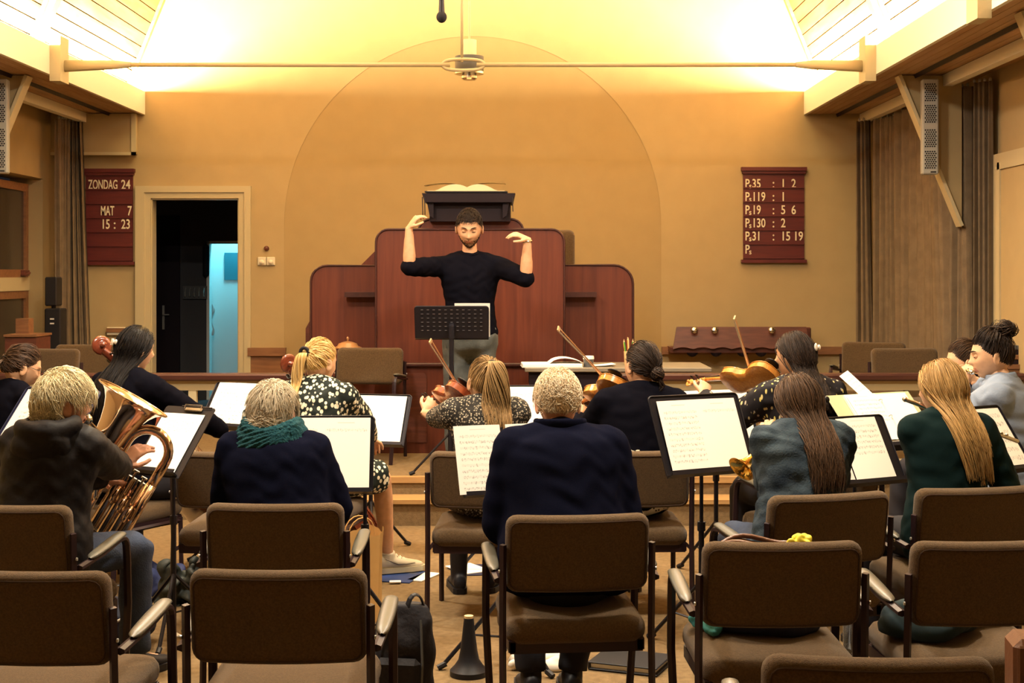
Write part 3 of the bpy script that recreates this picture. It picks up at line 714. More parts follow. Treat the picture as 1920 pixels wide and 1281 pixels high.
MB().bb(-.32, .305, -.17, .17, -.010, .0).build('cover', 'black', bi)
# stair rail at the back left of the pulpit and plinth
hr = thing('pulpit_stair_rail', 'slanted brown handrail rising behind the pulpit', 'handrail', (0, 0, 0))
MB().add([P(676, 498, PY + .8), P(708, 466, PY + .8), P(708, 500, PY + .8)] + [p + Vector((0, .05, 0)) for p in (P(676, 498, PY + .8), P(708, 466, PY + .8), P(708, 500, PY + .8))], [(0, 1, 2), (5, 4, 3), (0, 3, 4, 1), (1, 4, 5, 2), (2, 5, 3, 0)]).build('rail_board', 'pulpit_wood', hr)
MB().bb(PX(682, PY + .8), PX(690, PY + .8), PY + .80, PY + .85, PLZ, PZ(495, PY + .8)).build('newel', 'pulpit_wood', hr)
bx = thing('low_cabinet', 'low dark wood cabinet side showing beside the pulpit wing', 'cabinet', (PX(580, PY + .6), PY + .6, PLZ))
MB().prism([(-.03, 0), (.04, 0), (.04, PZ(600, PY + .6) - PLZ), (.0, PZ(603, PY + .6) - PLZ), (-.03, PZ(616, PY + .6) - PLZ)], Matrix.Identity(4), .14).build('side_panel', 'dark_wood', bx)
MB().bb(-.02, .04, -.01, .0, .03, .12).build('plinth', 'pulpit_edge', bx)
# brass plate lid on a side shelf
ld = thing('brass_bowl_lid', 'round brass bowl lid with knob in front of the pulpit wing', 'bowl', P(652, 652, PY + .12))
k = (PY + .12) / F_PX
MB().lathe([(27 * k, -1 * k), (27 * k, 0), (20 * k, 3 * k), (17 * k, 8 * k), (8 * k, 11 * k), (3 * k, 12 * k)], n=24).build('lid', 'dado_wood' if False else 'bow_stick', ld, smooth=True)
MB().lathe([(2.4 * k, 12 * k), (1.6 * k, 15 * k), (2.8 * k, 18 * k), (.5 * k, 21 * k)], n=10).build('knob', 'bow_stick', ld, smooth=True)
ls = thing('side_stand', 'small dark wooden stand under the brass lid', 'stand', (PX(652, PY + .12), PY + .12, PLZ))
MB().lathe([(.12, PZ(653.5, PY + .12) - PLZ - .03), (.12, PZ(653.5, PY + .12) - PLZ), (.0, PZ(653.5, PY + .12) - PLZ)], n=20).build('top', 'dark_wood', ls)
MB().lathe([(.12, 0), (.12, .03), (.03, .05), (.025, PZ(653.5, PY + .12) - PLZ - .03)], n=14).build('column', 'dark_wood', ls)
# table
TY0, TY1 = 9.95, 10.6; tz = PZ(690, TY0)
tb = thing('conductor_table', 'long grey topped table with dark apron on the platform', 'table', (PX(984, TY0), TY0, PLZ))
TW = PX(1335, TY0) - PX(984, TY0); th = tz - PLZ
MB().rbox((TW / 2, (TY1 - TY0) / 2, th - .015), (TW, TY1 - TY0, .03), .005).build('table_top', 'table_grey', tb)
MB().bb(.03, TW - .12, .04, .07, th - .15, th - .03).bb(.03, TW - .12, .58, .61, th - .15, th - .03).build('apron', 'black_wood', tb)
for lx in (.06, TW - .16):
    for ly in (.06, .58): MB().bb(lx, lx + .05, ly, ly + .05, 0, th - .15).build('leg', 'black_wood', tb)
MB().bb(.03, TW - .12, .3, .32, .1, th - .15).build('modesty_panel', 'dark_wood', tb)
def lay(name, label, cat, px, py, Y, rz=0, g=None): return thing(name, label, cat, P(px, py, Y), rz, g)
tt = tz
bk = thing('open_score_book', 'thick open white score book at the end of the table', 'book', (PX(1034, TY0 + .12), TY0 + .16, tt + .002), R(3))
MB().rbox((0, 0, .012), (.42, .26, .024), .004).build('text_block', 'paper', bk)
MB().grid(lambda u, v: Vector((-.02 + u * .24, -.12 + .24 * v, .026 + .045 * math.sin(math.pi * u) ** .7 * (1 - .4 * u))), 10, 3).build('raised_page', 'paper', bk, smooth=True)
MB().bb(-.215, .215, -.135, .135, -.002, .001).build('cover', 'paper_grey', bk)
cu = thing('paper_cup', 'dark grey takeaway cup with white lid on the table', 'cup', (PX(1103, TY0 + .14), TY0 + .10, tt))
k = TY0 / F_PX
MB().lathe([(8.5 * k, 0), (10 * k, 15 * k), (0, 15 * k)], n=18).build('cup', 'tea_grey', cu, angle=40)
MB().lathe([(10.6 * k, 15 * k), (10.6 * k, 18 * k), (9.6 * k, 21 * k), (0, 21 * k)], n=18).build('lid', 'paper', cu, angle=40)
lf = thing('paper_sheet', 'loose white sheet lying beside the takeaway cup', 'paper', (PX(1128, TY0 + .2), TY0 + .20, tt + .004), R(8))
MB().grid(lambda u, v: Vector((-.07 + .16 * u, -.08 + .16 * v, .002 + .012 * u * u)), 6, 3).build('sheet', 'paper', lf)
pc = thing('pencil_pot', 'pot of coloured pencils standing on the table', 'pencil pot', (PX(1180, TY0 + .3), TY0 + .3, tt))
MB().lathe([(.035, 0), (.04, .10), (.036, .10), (.034, .01)], n=16).build('pot', 'raw_wood', pc, angle=40)
for i, m in enumerate(('red', 'green', 'orange', 'yellow', 'green', 'raw_wood', 'red')):
    a = i * .9; b = Vector((.02 * math.cos(a), .02 * math.sin(a), .02)); t_ = Vector((.038 * math.cos(a) * 1.1, .035 * math.sin(a), .155 + .012 * (i % 3)))
    pe = MB().tube([b, t_], .0045, 6).build('pencil', m, pc); MB().tube([t_, t_ + (t_ - b).normalized() * .022], [.0045, .001], 6).build('tip', 'raw_wood', pe)
# scalloped coat board leaning at the back wall
cb = thing('coat_board', 'dark red scalloped coat board with chrome hooks at the end wall', 'coat rack', (PX(1262, 13.0), 13.0, PZ(658, 13.0)))
k = 13.0 / F_PX
ol = [(8 * k, 46 * k), (0, 4 * k)]
W = 258 * k; 
for i in range(41):
    x = W * i / 40; ol.append((x + .002, (3 + 4 * abs(math.sin(math.pi * i / 40 * 7)) ) * k))
ol += [(252 * k, 46 * k)]
MB().prism(ol[::-1], Matrix.Rotation(R(-14), 4, 'X'), .03).build('board', 'dark_wood', cb)
MB().bb(-.02, W + .03, .05, .30, -.02, .03).build('batten', 'dark_wood', cb)
MB().rbox((W + .0, .12, 32 * k), (.05, .04, .11), .01).build('end_bracket', 'dark_wood', cb)
for px in (1302, 1340, 1447):
    x = (px - 1262) * k
    h = MB().lathe([(.012, 0), (.012, .02), (.03, .035), (.034, .045), (.02, .055), (.002, .057)], (x, .035, 37 * k), (0, -1, .2), 14).build('hook', 'chrome', cb, smooth=True)
for px in (1300, 1345, 1395, 1430):
    x = (px - 1262) * k; MB().ell((x, .08, -.01), (.055, .03, .05), 12, 6).build('lower_peg', 'black_wood', cb, smooth=True)
# black PA columns in the left corner
pa = thing('black_pa_speaker', 'slim black loudspeaker cabinet on a stand beside the left drape', 'loudspeaker', (PX(108, 12.6), 12.55, PLZ))
k = 12.6 / F_PX
z1 = PZ(578, 12.6) - PLZ; z2 = PZ(520, 12.6) - PLZ
MB().rbox((0, 0, z1 / 2), (30 * k, .18, z1), .01).build('lower_cabinet', 'black', pa)
MB().rbox((-4 * k, 0, (z1 + z2) / 2 + .012), (22 * k, .16, z2 - z1 - .02), .01).build('upper_cabinet', 'black', pa)
for dz in (-.085, -.125): MB().bb(-.02, .015, -.095, -.09, z1 + dz - .012, z1 + dz).build('label_strip', 'paper_grey', pa)
MB().lathe([(.02, z1 - .01), (.02, z1 + .03)], (-4 * k, 0, 0), n=10).build('coupling', 'black_metal', pa)
# harmonium-like wooden boxes in the left bay
wbx = thing('wooden_reading_desk', 'red brown wooden desk with raised end standing below the casement window', 'desk', (PX(45, 11.6), 11.55, PLZ))
k = 11.6 / F_PX
MB().bb(-15 * k, 42 * k, -.2, .15, 0, PZ(628, 11.6) - PLZ).build('body', 'dark_wood', wbx)
MB().bb(-10 * k, 14 * k, -.02, .1, PZ(628, 11.6) - PLZ, PZ(597, 11.6) - PLZ).build('raised_end', 'dado_wood', wbx)
MB().bb(-16 * k, 44 * k, -.22, .16, PZ(629, 11.6) - PLZ, PZ(625, 11.6) - PLZ).build('top', 'dado_wood', wbx)
hb = thing('hymnal_shelf', 'open wooden shelf of hymnals by the right drapes', 'shelf', (PX(1900, 9.6), 9.95, PLZ))
k = 9.9 / F_PX
zz = PZ(690, 9.9) - PLZ
MB().bb(-28 * k, 40 * k, -.15, .15, 0, zz).build('case', 'dado_wood', hb)
MB().bb(-30 * k, 42 * k, -.16, .16, zz, zz + .03).build('top_board', 'dado_wood', hb)
for i, (m, dx) in enumerate((('black_wood', 0), ('dado_wood', 6), ('black_wood', -4), ('tea_grey', 4))):
    b = thing('hymnal', ['thick black hymnal at the bottom of the pile', 'brown hymnal second in the pile', 'black hymnal third in the pile', 'grey green hymnal on top of the pile'][i], 'book', (PX(1905 + dx, 9.9), 9.95, PLZ + zz + .03 + i * .033), R(dx))
    MB().rbox((0, 0, .016), (.2, .26, .032), .004).build('cover', m, b); MB().bb(-.095, .102, -.125, .125, .005, .027).build('pages', 'paper_cream', b)
# ------------------------------------------------------------------ chairs
def make_chair(arms):
    t = thing('armchair' if arms else 'side_chair', '', 'chair')
    Mb = Matrix.Translation((0, -.245, .675)) @ Matrix.Rotation(R(9), 4, 'X')
    b = MB().pad(.505, .275, .062, .022, .0, .04, M=Mb).build('backrest', 'fabric', t, smooth=True)
    # piping along the rear edge
    hw, hh, cr = .2365, .122, .03; pts = []
    for (cx, cz, a0) in ((hw - cr, hh - cr, 0), (-hw + cr, hh - cr, 90), (-hw + cr, -hh + cr, 180), (hw - cr, -hh + cr, 270)):
        for q in range(4): pts.append((cx + cr * math.cos(R(a0 + 30 * q)), cz + cr * math.sin(R(a0 + 30 * q))))
    pp = []
    for i in range(len(pts)):
        (xa, za), (xb, zb) = pts[i], pts[(i + 1) % len(pts)]; n = 6 if abs(xa - xb) > .1 else 1
        for q in range(n): pp.append((xa + (xb - xa) * q / n, za + (zb - za) * q / n))
    MB().tube([Mb @ Vector((x, -.0305 + .022 * (x / .2525) ** 2, z)) for x, z in pp], .0028, 5, closed=True).build('piping', 'fabric_seam', b)
    Ms = Matrix.Translation((0, .0, .405)) @ Matrix.Rotation(R(-88), 4, 'X')
    MB().pad(.50, .49, .085, 0, .016, .06, M=Ms).build('seat', 'fabric', t, smooth=True)
    MB().bb(-.235, .235, -.225, -.195, .325, .365).bb(-.235, .235, .19, .22, .335, .375).bb(-.24, -.215, -.225, .22, .33, .37).bb(.215, .24, -.225, .22, .33, .37).build('seat_frame', 'chair_frame', t)
    for s in (-1, 1):
        x = s * .262
        MB().tube([(x, -.265, 0), (x, -.235, .40), (x, -.25, .712)], (.0125, .017), 4, up=(0, 1, 0)).build('rear_leg', 'chair_frame', t)
        if arms:
            xo = s * .285
            pts = [(xo - s * .02, .225, 0), (xo, .215, .36)] + [Vector((xo, .205, .53))] + bez((xo, .20, .565), (xo, .195, .615), (xo, .17, .625), (xo, .12, .622), 5) + [Vector((xo, -.05, .60)), Vector((xo - s * .008, -.235, .585))]
            MB().tube(pts, (.011, .016), 6, up=(1, 0, 0)).build('arm_frame', 'chair_frame', t)
            def fn(u, v):
                y = .17 - .33 * v; wv = .026 * (1 - .35 * (abs(v - .42) * 1.6) ** 2) ; a = 2 * math.pi * u
                z = .640 - .042 * max(0, v - .1) * .9; e = min(1, min(v, 1 - v) * 9 + .25)
                return Vector((xo + wv * e * math.cos(a), y, z + .0 + .011 * e * math.sin(a)))
            MB().grid(fn, 12, 14, True).build('arm_pad', 'arm_pad', t, smooth=True)
        else:
            MB().tube([(s * .245, .215, 0), (s * .245, .205, .36)], (.0125, .016), 4, up=(0, 1, 0)).build('front_leg', 'chair_frame', t)
            MB().tube([(x, -.235, .34), (s * .245, .205, .345)], .011, 4).build('side_bar', 'chair_frame', t)
        MB().lathe([(.006, 0), (.006, .005)], (x + s * .011, -.25, .62), (s, 0, 0), 8).build('bolt', 'grey_metal', t)
    return t
_proto = {True: make_chair(True), False: make_chair(False)}; _used = {True: False, False: False}
def chair(arms, x, y, yaw, label, z=0., group='brown upholstered hall chairs'):
    """(x, y): floor point under the seat centre; yaw turns the front away from +Y"""
    if _used[arms]: o = dup(_proto[arms])
    else: o = _proto[arms]; _used[arms] = True
    o.location = (x, y, z); o.rotation_euler = (0, 0, R(yaw)); tag(o, label, 'chair', group)
    return o
def chair_px(arms, pxc, s, yaw, label, **k):
    """pxc: pixel column of the backrest's middle; s: pixels per metre there"""
    Y = F_PX / s; c = Vector((PX(pxc, Y), Y)); d = Vector((-math.sin(R(yaw)), math.cos(R(yaw)))); c += d * .255
    return chair(arms, c.x, c.y, yaw, label, **k)
# nearest chairs
chair_px(True, 1647, 858, -3, 'empty armchair with its backrest lowest, standing behind the other empty chairs')
chair_px(True, 40, 665, -4, 'empty armchair beside the navy sports bag')
chair_px(True, 521, 662, 0, 'empty armchair beside the black rucksack')
chair_px(True, 1468, 600, 2, 'empty armchair with a folded knitted scarf on its seat')
chair_px(True, 1858, 598, 4, 'empty armchair with a dark teal coat on its seat')
# occupied row
CH = {}
CH['euph'] = chair_px(True, 6, 517, -6, 'armchair under the person holding the euphonium')
CH['scarf'] = chair_px(True, 515, 514, 0, 'armchair under the person in the teal scarf')
CH['man'] = chair_px(True, 1084, 539, 6, 'armchair under the white haired person in navy')
CH['denim'] = chair_px(True, 1557, 492, 16, 'armchair under the person in the denim jacket')
CH['green'] = chair_px(True, 1832, 478, 10, 'armchair under the person in the dark green top')
CH['v1'] = chair_px(False, 905, 398, -3, 'side chair under the violinist in the floral dress')
CH['v2'] = chair_px(False, 1195, 396, 3, 'side chair under the violinist in the black turtleneck')
chair_px(False, 425, 398, -4, 'side chair standing empty between the clipboard and the dotted dress')
chair_px(True, 2200, 850, 2, 'armchair holding the brown leather bag')
def chair_under(p, arms, label):
    l = p.root.location; return chair(arms, l.x, l.y, math.degrees(p.root.rotation_euler.z), label)
# chairs on the platform
chair(True, PX(676, 10.3), 10.42, 172, 'armchair facing the hall beside the pulpit wing', PLZ)
chair(True, PX(1632, 11.3), 11.3, 160, 'dark armchair standing behind the right communion rail', PLZ)
chair(True, PX(165, 10.95), 10.95, 195, 'dark armchair standing behind the left communion rail', PLZ)
chair(False, PX(50, 10.2), 10.3, 170, 'dark side chair in front of the wooden reading desk', PLZ)
chair(False, PX(1728, 10.2), 10.35, 185, 'side chair half hidden behind the right communion rail by the drapes', PLZ)
# tall upholstered chair showing behind the pulpit
pc_ = thing('preacher_chair', 'brown upholstered preacher chair showing behind the pulpit', 'chair', (PX(1040, 11.9), 11.95, PLZ))
hz_ = PZ(431, 11.9) - PLZ
MB().pad(.5, .75, .09, 0, .006, .05, M=Matrix.Translation((-.08, 0, hz_ - .375))).build('backrest', 'fabric', pc_, smooth=True)
MB().pad(.5, .5, .10, 0, .01, .05, M=Matrix.Translation((-.08, .3, hz_ - .8)) @ Matrix.Rotation(R(-90), 4, 'X')).build('seat', 'fabric', pc_, smooth=True)
for sx in (-.3, .14):
    for sy in (.05, .5): MB().tube([(sx, sy, 0), (sx, sy, hz_ - .83)], .02, 6).build('leg', 'chair_frame', pc_)
# ------------------------------------------------------------------ people: tools
def remesh(mb, voxel, smooth=4, fac=.5):
    """one continuous closed surface from overlapping closed shapes -> (verts, quads) as arrays"""
    me = bpy.data.meshes.new('tmp'); me.from_pydata(mb.v, [], mb.f); me.update()
    o = bpy.data.objects.new('tmp', me); COL.objects.link(o)
    m = o.modifiers.new('r', 'REMESH'); m.mode = 'VOXEL'; m.voxel_size = voxel; m.adaptivity = 0
    if smooth:
        s = o.modifiers.new('s', 'SMOOTH'); s.factor = fac; s.iterations = smooth
    dg = bpy.context.evaluated_depsgraph_get(); ev = o.evaluated_get(dg).to_mesh()
    n = len(ev.vertices); co = np.empty(n * 3); ev.vertices.foreach_get('co', co)
    nl = len(ev.loops); vi = np.empty(nl, dtype=np.int32); ev.loops.foreach_get('vertex_index', vi)
    no = np.empty(n * 3); ev.vertices.foreach_get('normal', no)
    tot = np.empty(len(ev.polygons), dtype=np.int32); ev.polygons.foreach_get('loop_total', tot)
    o.evaluated_get(dg).to_mesh_clear(); bpy.data.objects.remove(o); bpy.data.meshes.remove(me)
    faces = []; k = 0
    if len(tot) and (tot == 4).all(): faces = vi.reshape(-1, 4)
    else:
        for t in tot: faces.append(tuple(vi[k:k + t])); k += t
    return co.reshape(-1, 3), faces, no.reshape(-1, 3)
def folds(co, no, amp, freq=14., seed=0., zs=1.0):
    x, y, z = co[:, 0] + seed, co[:, 1] - seed * .7, co[:, 2] * zs
    w = np.sin(x * freq * .7 + 1.7 * np.sin(z * freq * .5 + seed)) * np.cos(z * freq + 1.3 * np.sin(x * freq * .6 + y * freq * .8))
    w += .5 * np.sin(z * freq * 2.1 + 2.0 * np.sin(y * freq * 1.1 + x * freq * .9) + seed)
    return co + no * (w * amp)[:, None]
def mesh_obj(name, co, faces, mats, parent, smooth=True, midx=None):
    me = bpy.data.meshes.new(name)
    co = np.asarray(co, dtype=np.float32)
    if isinstance(faces, np.ndarray):
        nf, k = faces.shape
        me.vertices.add(len(co)); me.vertices.foreach_set('co', co.ravel())
        me.loops.add(nf * k); me.loops.foreach_set('vertex_index', faces.ravel().astype(np.int32))
        me.polygons.add(nf); me.polygons.foreach_set('loop_start', np.arange(0, nf * k, k, dtype=np.int32))
        me.update(calc_edges=True)
    else: me.from_pydata([tuple(p) for p in co], [], [tuple(int(i) for i in f) for f in faces])
    for m in (mats if isinstance(mats, (list, tuple)) else [mats]): me.materials.append(MAT[m])
    if midx is not None: me.polygons.foreach_set('material_index', midx)
    if smooth: me.polygons.foreach_set('use_smooth', [True] * len(me.polygons))
    me.validate(); me.update()
    o = bpy.data.objects.new(name, me); COL.objects.link(o); o.parent = parent
    return o
def strands(name, paths, r0, tones, mat_name, parent, taper=.35, tip=.25):
    """hair locks: paths S x K x 3 -> thin three-sided tubes in one mesh, tone per lock as an attribute"""
    paths = np.asarray(paths, dtype=np.float64); S, K, _ = paths.shape
    d = np.gradient(paths, axis=1); d /= (np.linalg.norm(d, axis=2, keepdims=True) + 1e-9)
    up = np.array([.31, .23, .92]); x = np.cross(d, up); x /= (np.linalg.norm(x, axis=2, keepdims=True) + 1e-9); y = np.cross(d, x)
    t = np.linspace(0, 1, K); prof = np.where(t < .75, 1.0, 1 - (1 - tip) * (t - .75) / .25) * np.clip(.35 + t * 4, 0, 1)
    r = np.asarray(r0)[:, None] * prof[None]
    V = np.empty((S, K, 3, 3))
    for j in range(3):
        a = 2 * math.pi * j / 3
        V[:, :, j] = paths + (x * math.cos(a) + y * math.sin(a)) * r[..., None]
    idx = np.arange(S * K * 3).reshape(S, K, 3)
    F = []
    for j in range(3):
        k = (j + 1) % 3
        F.append(np.stack([idx[:, :-1, j], idx[:, :-1, k], idx[:, 1:, k], idx[:, 1:, j]], axis=-1).reshape(-1, 4))
    F = np.concatenate(F)
    o = mesh_obj(name, V.reshape(-1, 3), F, mat_name, parent)
    at = o.data.attributes.new('tone', 'FLOAT', 'POINT'); at.data.foreach_set('value', np.repeat(np.asarray(tones), K * 3).astype(np.float32))
    return o
def unit(v): v = np.asarray(v, dtype=float); return v / np.linalg.norm(v, axis=-1, keepdims=True)
def slerp(a, b, t):
    a, b = unit(a), unit(b); c = np.clip((a * b).sum(-1), -1, 1); w = np.arccos(c)[..., None]; s = np.sin(w) + 1e-9
    return np.sin((1 - t) * w) / s * a + np.sin(t * w) / s * b
SK = np.array([.079, .099, .119])            # scalp ellipsoid half-axes (head space: x right, y forward, z up)
def zmin_hair(d, recede=0.):
    y = d[..., 1]
    zf = -.12 + (.66 + recede) * np.clip(y, 0, 1) ** .8 + .14 * np.clip(y, 0, 1)
    zf = zf + .10 * np.exp(-((np.abs(d[..., 0]) - .58) / .17) ** 2) * np.clip(y * 2, 0, 1)
    zb = -.12 + (-.62 + .12) * np.clip(-y, 0, 1) ** .8
    return np.where(y > 0, zf, zb)
def scalp_points(n, recede=0., seed=1):
    r = np.random.default_rng(seed); out = []
    while len(out) < n:
        d = unit(r.normal(size=(n * 3, 3))); d = d[d[:, 2] > zmin_hair(d, recede)]; out.extend(d.tolist())
    return np.array(out[:n])
def on_scalp(d, lift=0.): return d * (SK + lift)
def head_mesh(spec):
    """sculpted head: skull, jaw, nose, brow, sockets, lips, chin; ears added as shells"""
    n, m = 72, 56
    th = np.linspace(.001, math.pi - .001, m)[:, None]; ph = np.linspace(0, 2 * math.pi, n, endpoint=False)[None]
    d = np.stack([np.sin(th) * np.sin(ph), np.sin(th) * np.cos(ph), np.cos(th) * np.ones_like(ph)], -1)
    p = d * np.array([.0755, .0955, .1165])
    x, y, z = p[..., 0].copy(), p[..., 1].copy(), p[..., 2].copy()
    low = np.clip(-z / .1165, 0, 1); fr = np.clip(y / .0955, 0, 1)
    x *= 1 - .26 * low ** 1.3; y += .012 * low * fr - .012 * low * np.clip(-y / .0955, 0, 1) * 1.5
    y = np.where((z < -.02) & (y < 0), y * (1 - .38 * np.clip((-z - .02) / .09, 0, 1)), y)
    x *= 1 + .05 * np.clip((.3 - np.abs(z / .1165 - .35)), 0, 1) * (y < .02)
    y = np.where(y > .05, .05 + (y - .05) * .93, y)            # flatter face
    def g(cx, cz, sx, sz): return np.exp(-((x - cx) / sx) ** 2 - ((z - cz) / sz) ** 2) * (y > .01)
    f = np.zeros_like(x)
    f += .010 * g(0, .005, .009, .022) + .021 * g(0, -.022, .0105, .014) + .006 * g(.011, -.027, .007, .007) + .006 * g(-.011, -.027, .007, .007)
    for s in (-1, 1):
        f -= .0115 * g(s * .030, .010, .017, .012); f += .0055 * g(s * .030, .009, .011, .0065); f += .006 * g(s * .028, .029, .022, .008); f += .006 * g(s * .042, -.022, .018, .018)
    f += .007 * g(0, -.053, .018, .006) + .007 * g(0, -.064, .016, .006) - .004 * g(0, -.0585, .02, .0025) - .004 * g(0, -.077, .02, .006) + .012 * g(0, -.096, .022, .013)
    y = y + f
    V = np.stack([x, y, z], -1).reshape(-1, 3)
    idx = np.arange(m * n).reshape(m, n); F = []
    a, b = idx[:-1], idx[1:]
    F = np.stack([a, b, np.roll(b, -1, 1), np.roll(a, -1, 1)], -1).reshape(-1, 4)
    vs, fs = [V], [F]; off = len(V)
    for s in (-1, 1):
        def fn(u, v):
            aa = 2 * math.pi * u; r = .5 + .5 * math.cos(math.pi * v)      # rim to centre
            rim = math.sin(math.pi * min(1, v * 1.25)) * .008
            zz = math.sin(aa); yy = math.cos(aa)
            wz = .031 * (1 + .12 * zz); wy = .019 * (1 + .25 * zz)
            return (s * (.070 + .013 * (1 - r) ** .5 * (1 - .45 * (yy * .5 + .5)) + rim * (1 if v < .7 else .4) - (.006 if v > .75 else 0)), -.012 + wy * yy * (r if v < .5 else r) - .004 * zz, -.012 + wz * zz * r)
        mb = MB().grid(fn, 18, 9, True)
        # outer shell: closed lens
        e = MB().ell((0, 0, 0), (.009, .020, .033), 16, 10, (0, 0, 0))
        ev = np.array(e.v)
        dent = np.exp(-((ev[:, 1]) / .010) ** 2 - ((ev[:, 2] + .002) / .016) ** 2) * (ev[:, 0] * s > 0)
        ev[:, 0] -= s * dent * .008
        rz = R(-s * 24); c_, s_ = math.cos(rz), math.sin(rz)
        ex, ey = ev[:, 0] * c_ - ev[:, 1] * s_, ev[:, 0] * s_ + ev[:, 1] * c_
        ev = np.stack([ex + s * .0785, ey - .010 - ev[:, 2] * .12, ev[:, 2] - .012], -1)
        vs.append(ev); fs.append((e.f, off)); off += len(ev)
    faces = [tuple(r) for r in fs[0]]
    for f_, o_ in fs[1:]: faces += [tuple(i + o_ for i in q) for q in f_]
    return np.concatenate(vs), faces
HEAD_V, HEAD_F = head_mesh({})
def hand_mesh(W, d, n, curl, side, spread=1., thumb=0.6, size=1., curls=None):
    """W wrist, d towards the knuckles, n out of the back of the hand; side +1 right, -1 left"""
    W, d, n = Vector(W), Vector(d).normalized(), Vector(n); n = (n - d * n.dot(d)).normalized(); x = d.cross(n) * side   # x towards the thumb side
    x = -x if False else x
    mb = MB(); k = size
    mb.tube([W - d * .02 * k, W + d * .012 * k, W + d * .045 * k, W + d * .082 * k, W + d * .094 * k], [(.025 * k, .019 * k), (.028 * k, .018 * k), (.038 * k, .0165 * k), (.041 * k, .013 * k), (.036 * k, .010 * k)], 14, up=n)
    cs = curls or [curl] * 4
    for i, (off, L) in enumerate(((.031, .074), (.0105, .083), (-.0105, .078), (-.031, .062))):
        p = W + d * (.084 - .004 * abs(i - 1.2)) * k + x * off * k + n * .001; ang = 0.; dd = (d + x * off * 1.6 * spread).normalized()
        ax = x; pts = [p - dd * .012 * k]; rad = [.0095 * k]
        for j, fr in enumerate((.44, .31, .25)):
            ang += cs[i] * (1.0, 1.15, .7)[j]
            q = Matrix.Rotation(ang, 3, ax) ; v = q @ dd
            if (q @ dd).dot(n) > dd.dot(n) + 1e-6: v = Matrix.Rotation(-ang, 3, ax) @ dd
            pts.append(p.copy()) if j == 0 else None
            if j == 0: rad.append(.0096 * k)
            p = p + v * L * fr * k; pts.append(p.copy()); rad.append((.0088, .0080, .0066)[j] * k)
        mb.tube(pts, rad, 8)
    tb = W + d * .022 * k + x * .022 * k - n * .004
    v1 = (d * .62 + x * .75 - n * .25 * thumb).normalized(); v2 = (d * .9 + x * .25 - n * .5 * thumb).normalized(); v3 = (d * .95 - x * .05 - n * .55 * thumb).normalized()
    p1 = tb + v1 * .040 * k; p2 = p1 + v2 * .032 * k; p3 = p2 + v3 * .026 * k
    mb.tube([tb - v1 * .012, tb, p1, p2, p3], [.013 * k, .014 * k, .0108 * k, .0098 * k, .0075 * k], 8)
    co, f, _ = remesh(mb, .0038, 2, .4)
    return co, f
def ik(S, W, l1, l2, pole):
    S, W = Vector(S), Vector(W); d = W - S; L = d.length
    if L > (l1 + l2) * .995: W = S + d * ((l1 + l2) * .995 / L); d = W - S; L = d.length
    u = d / L; a = (l1 * l1 - l2 * l2 + L * L) / (2 * L); h = math.sqrt(max(l1 * l1 - a * a, 0)); p = Vector(pole); p = (p - u * p.dot(u)).normalized()
    return S + u * a + p * h, W
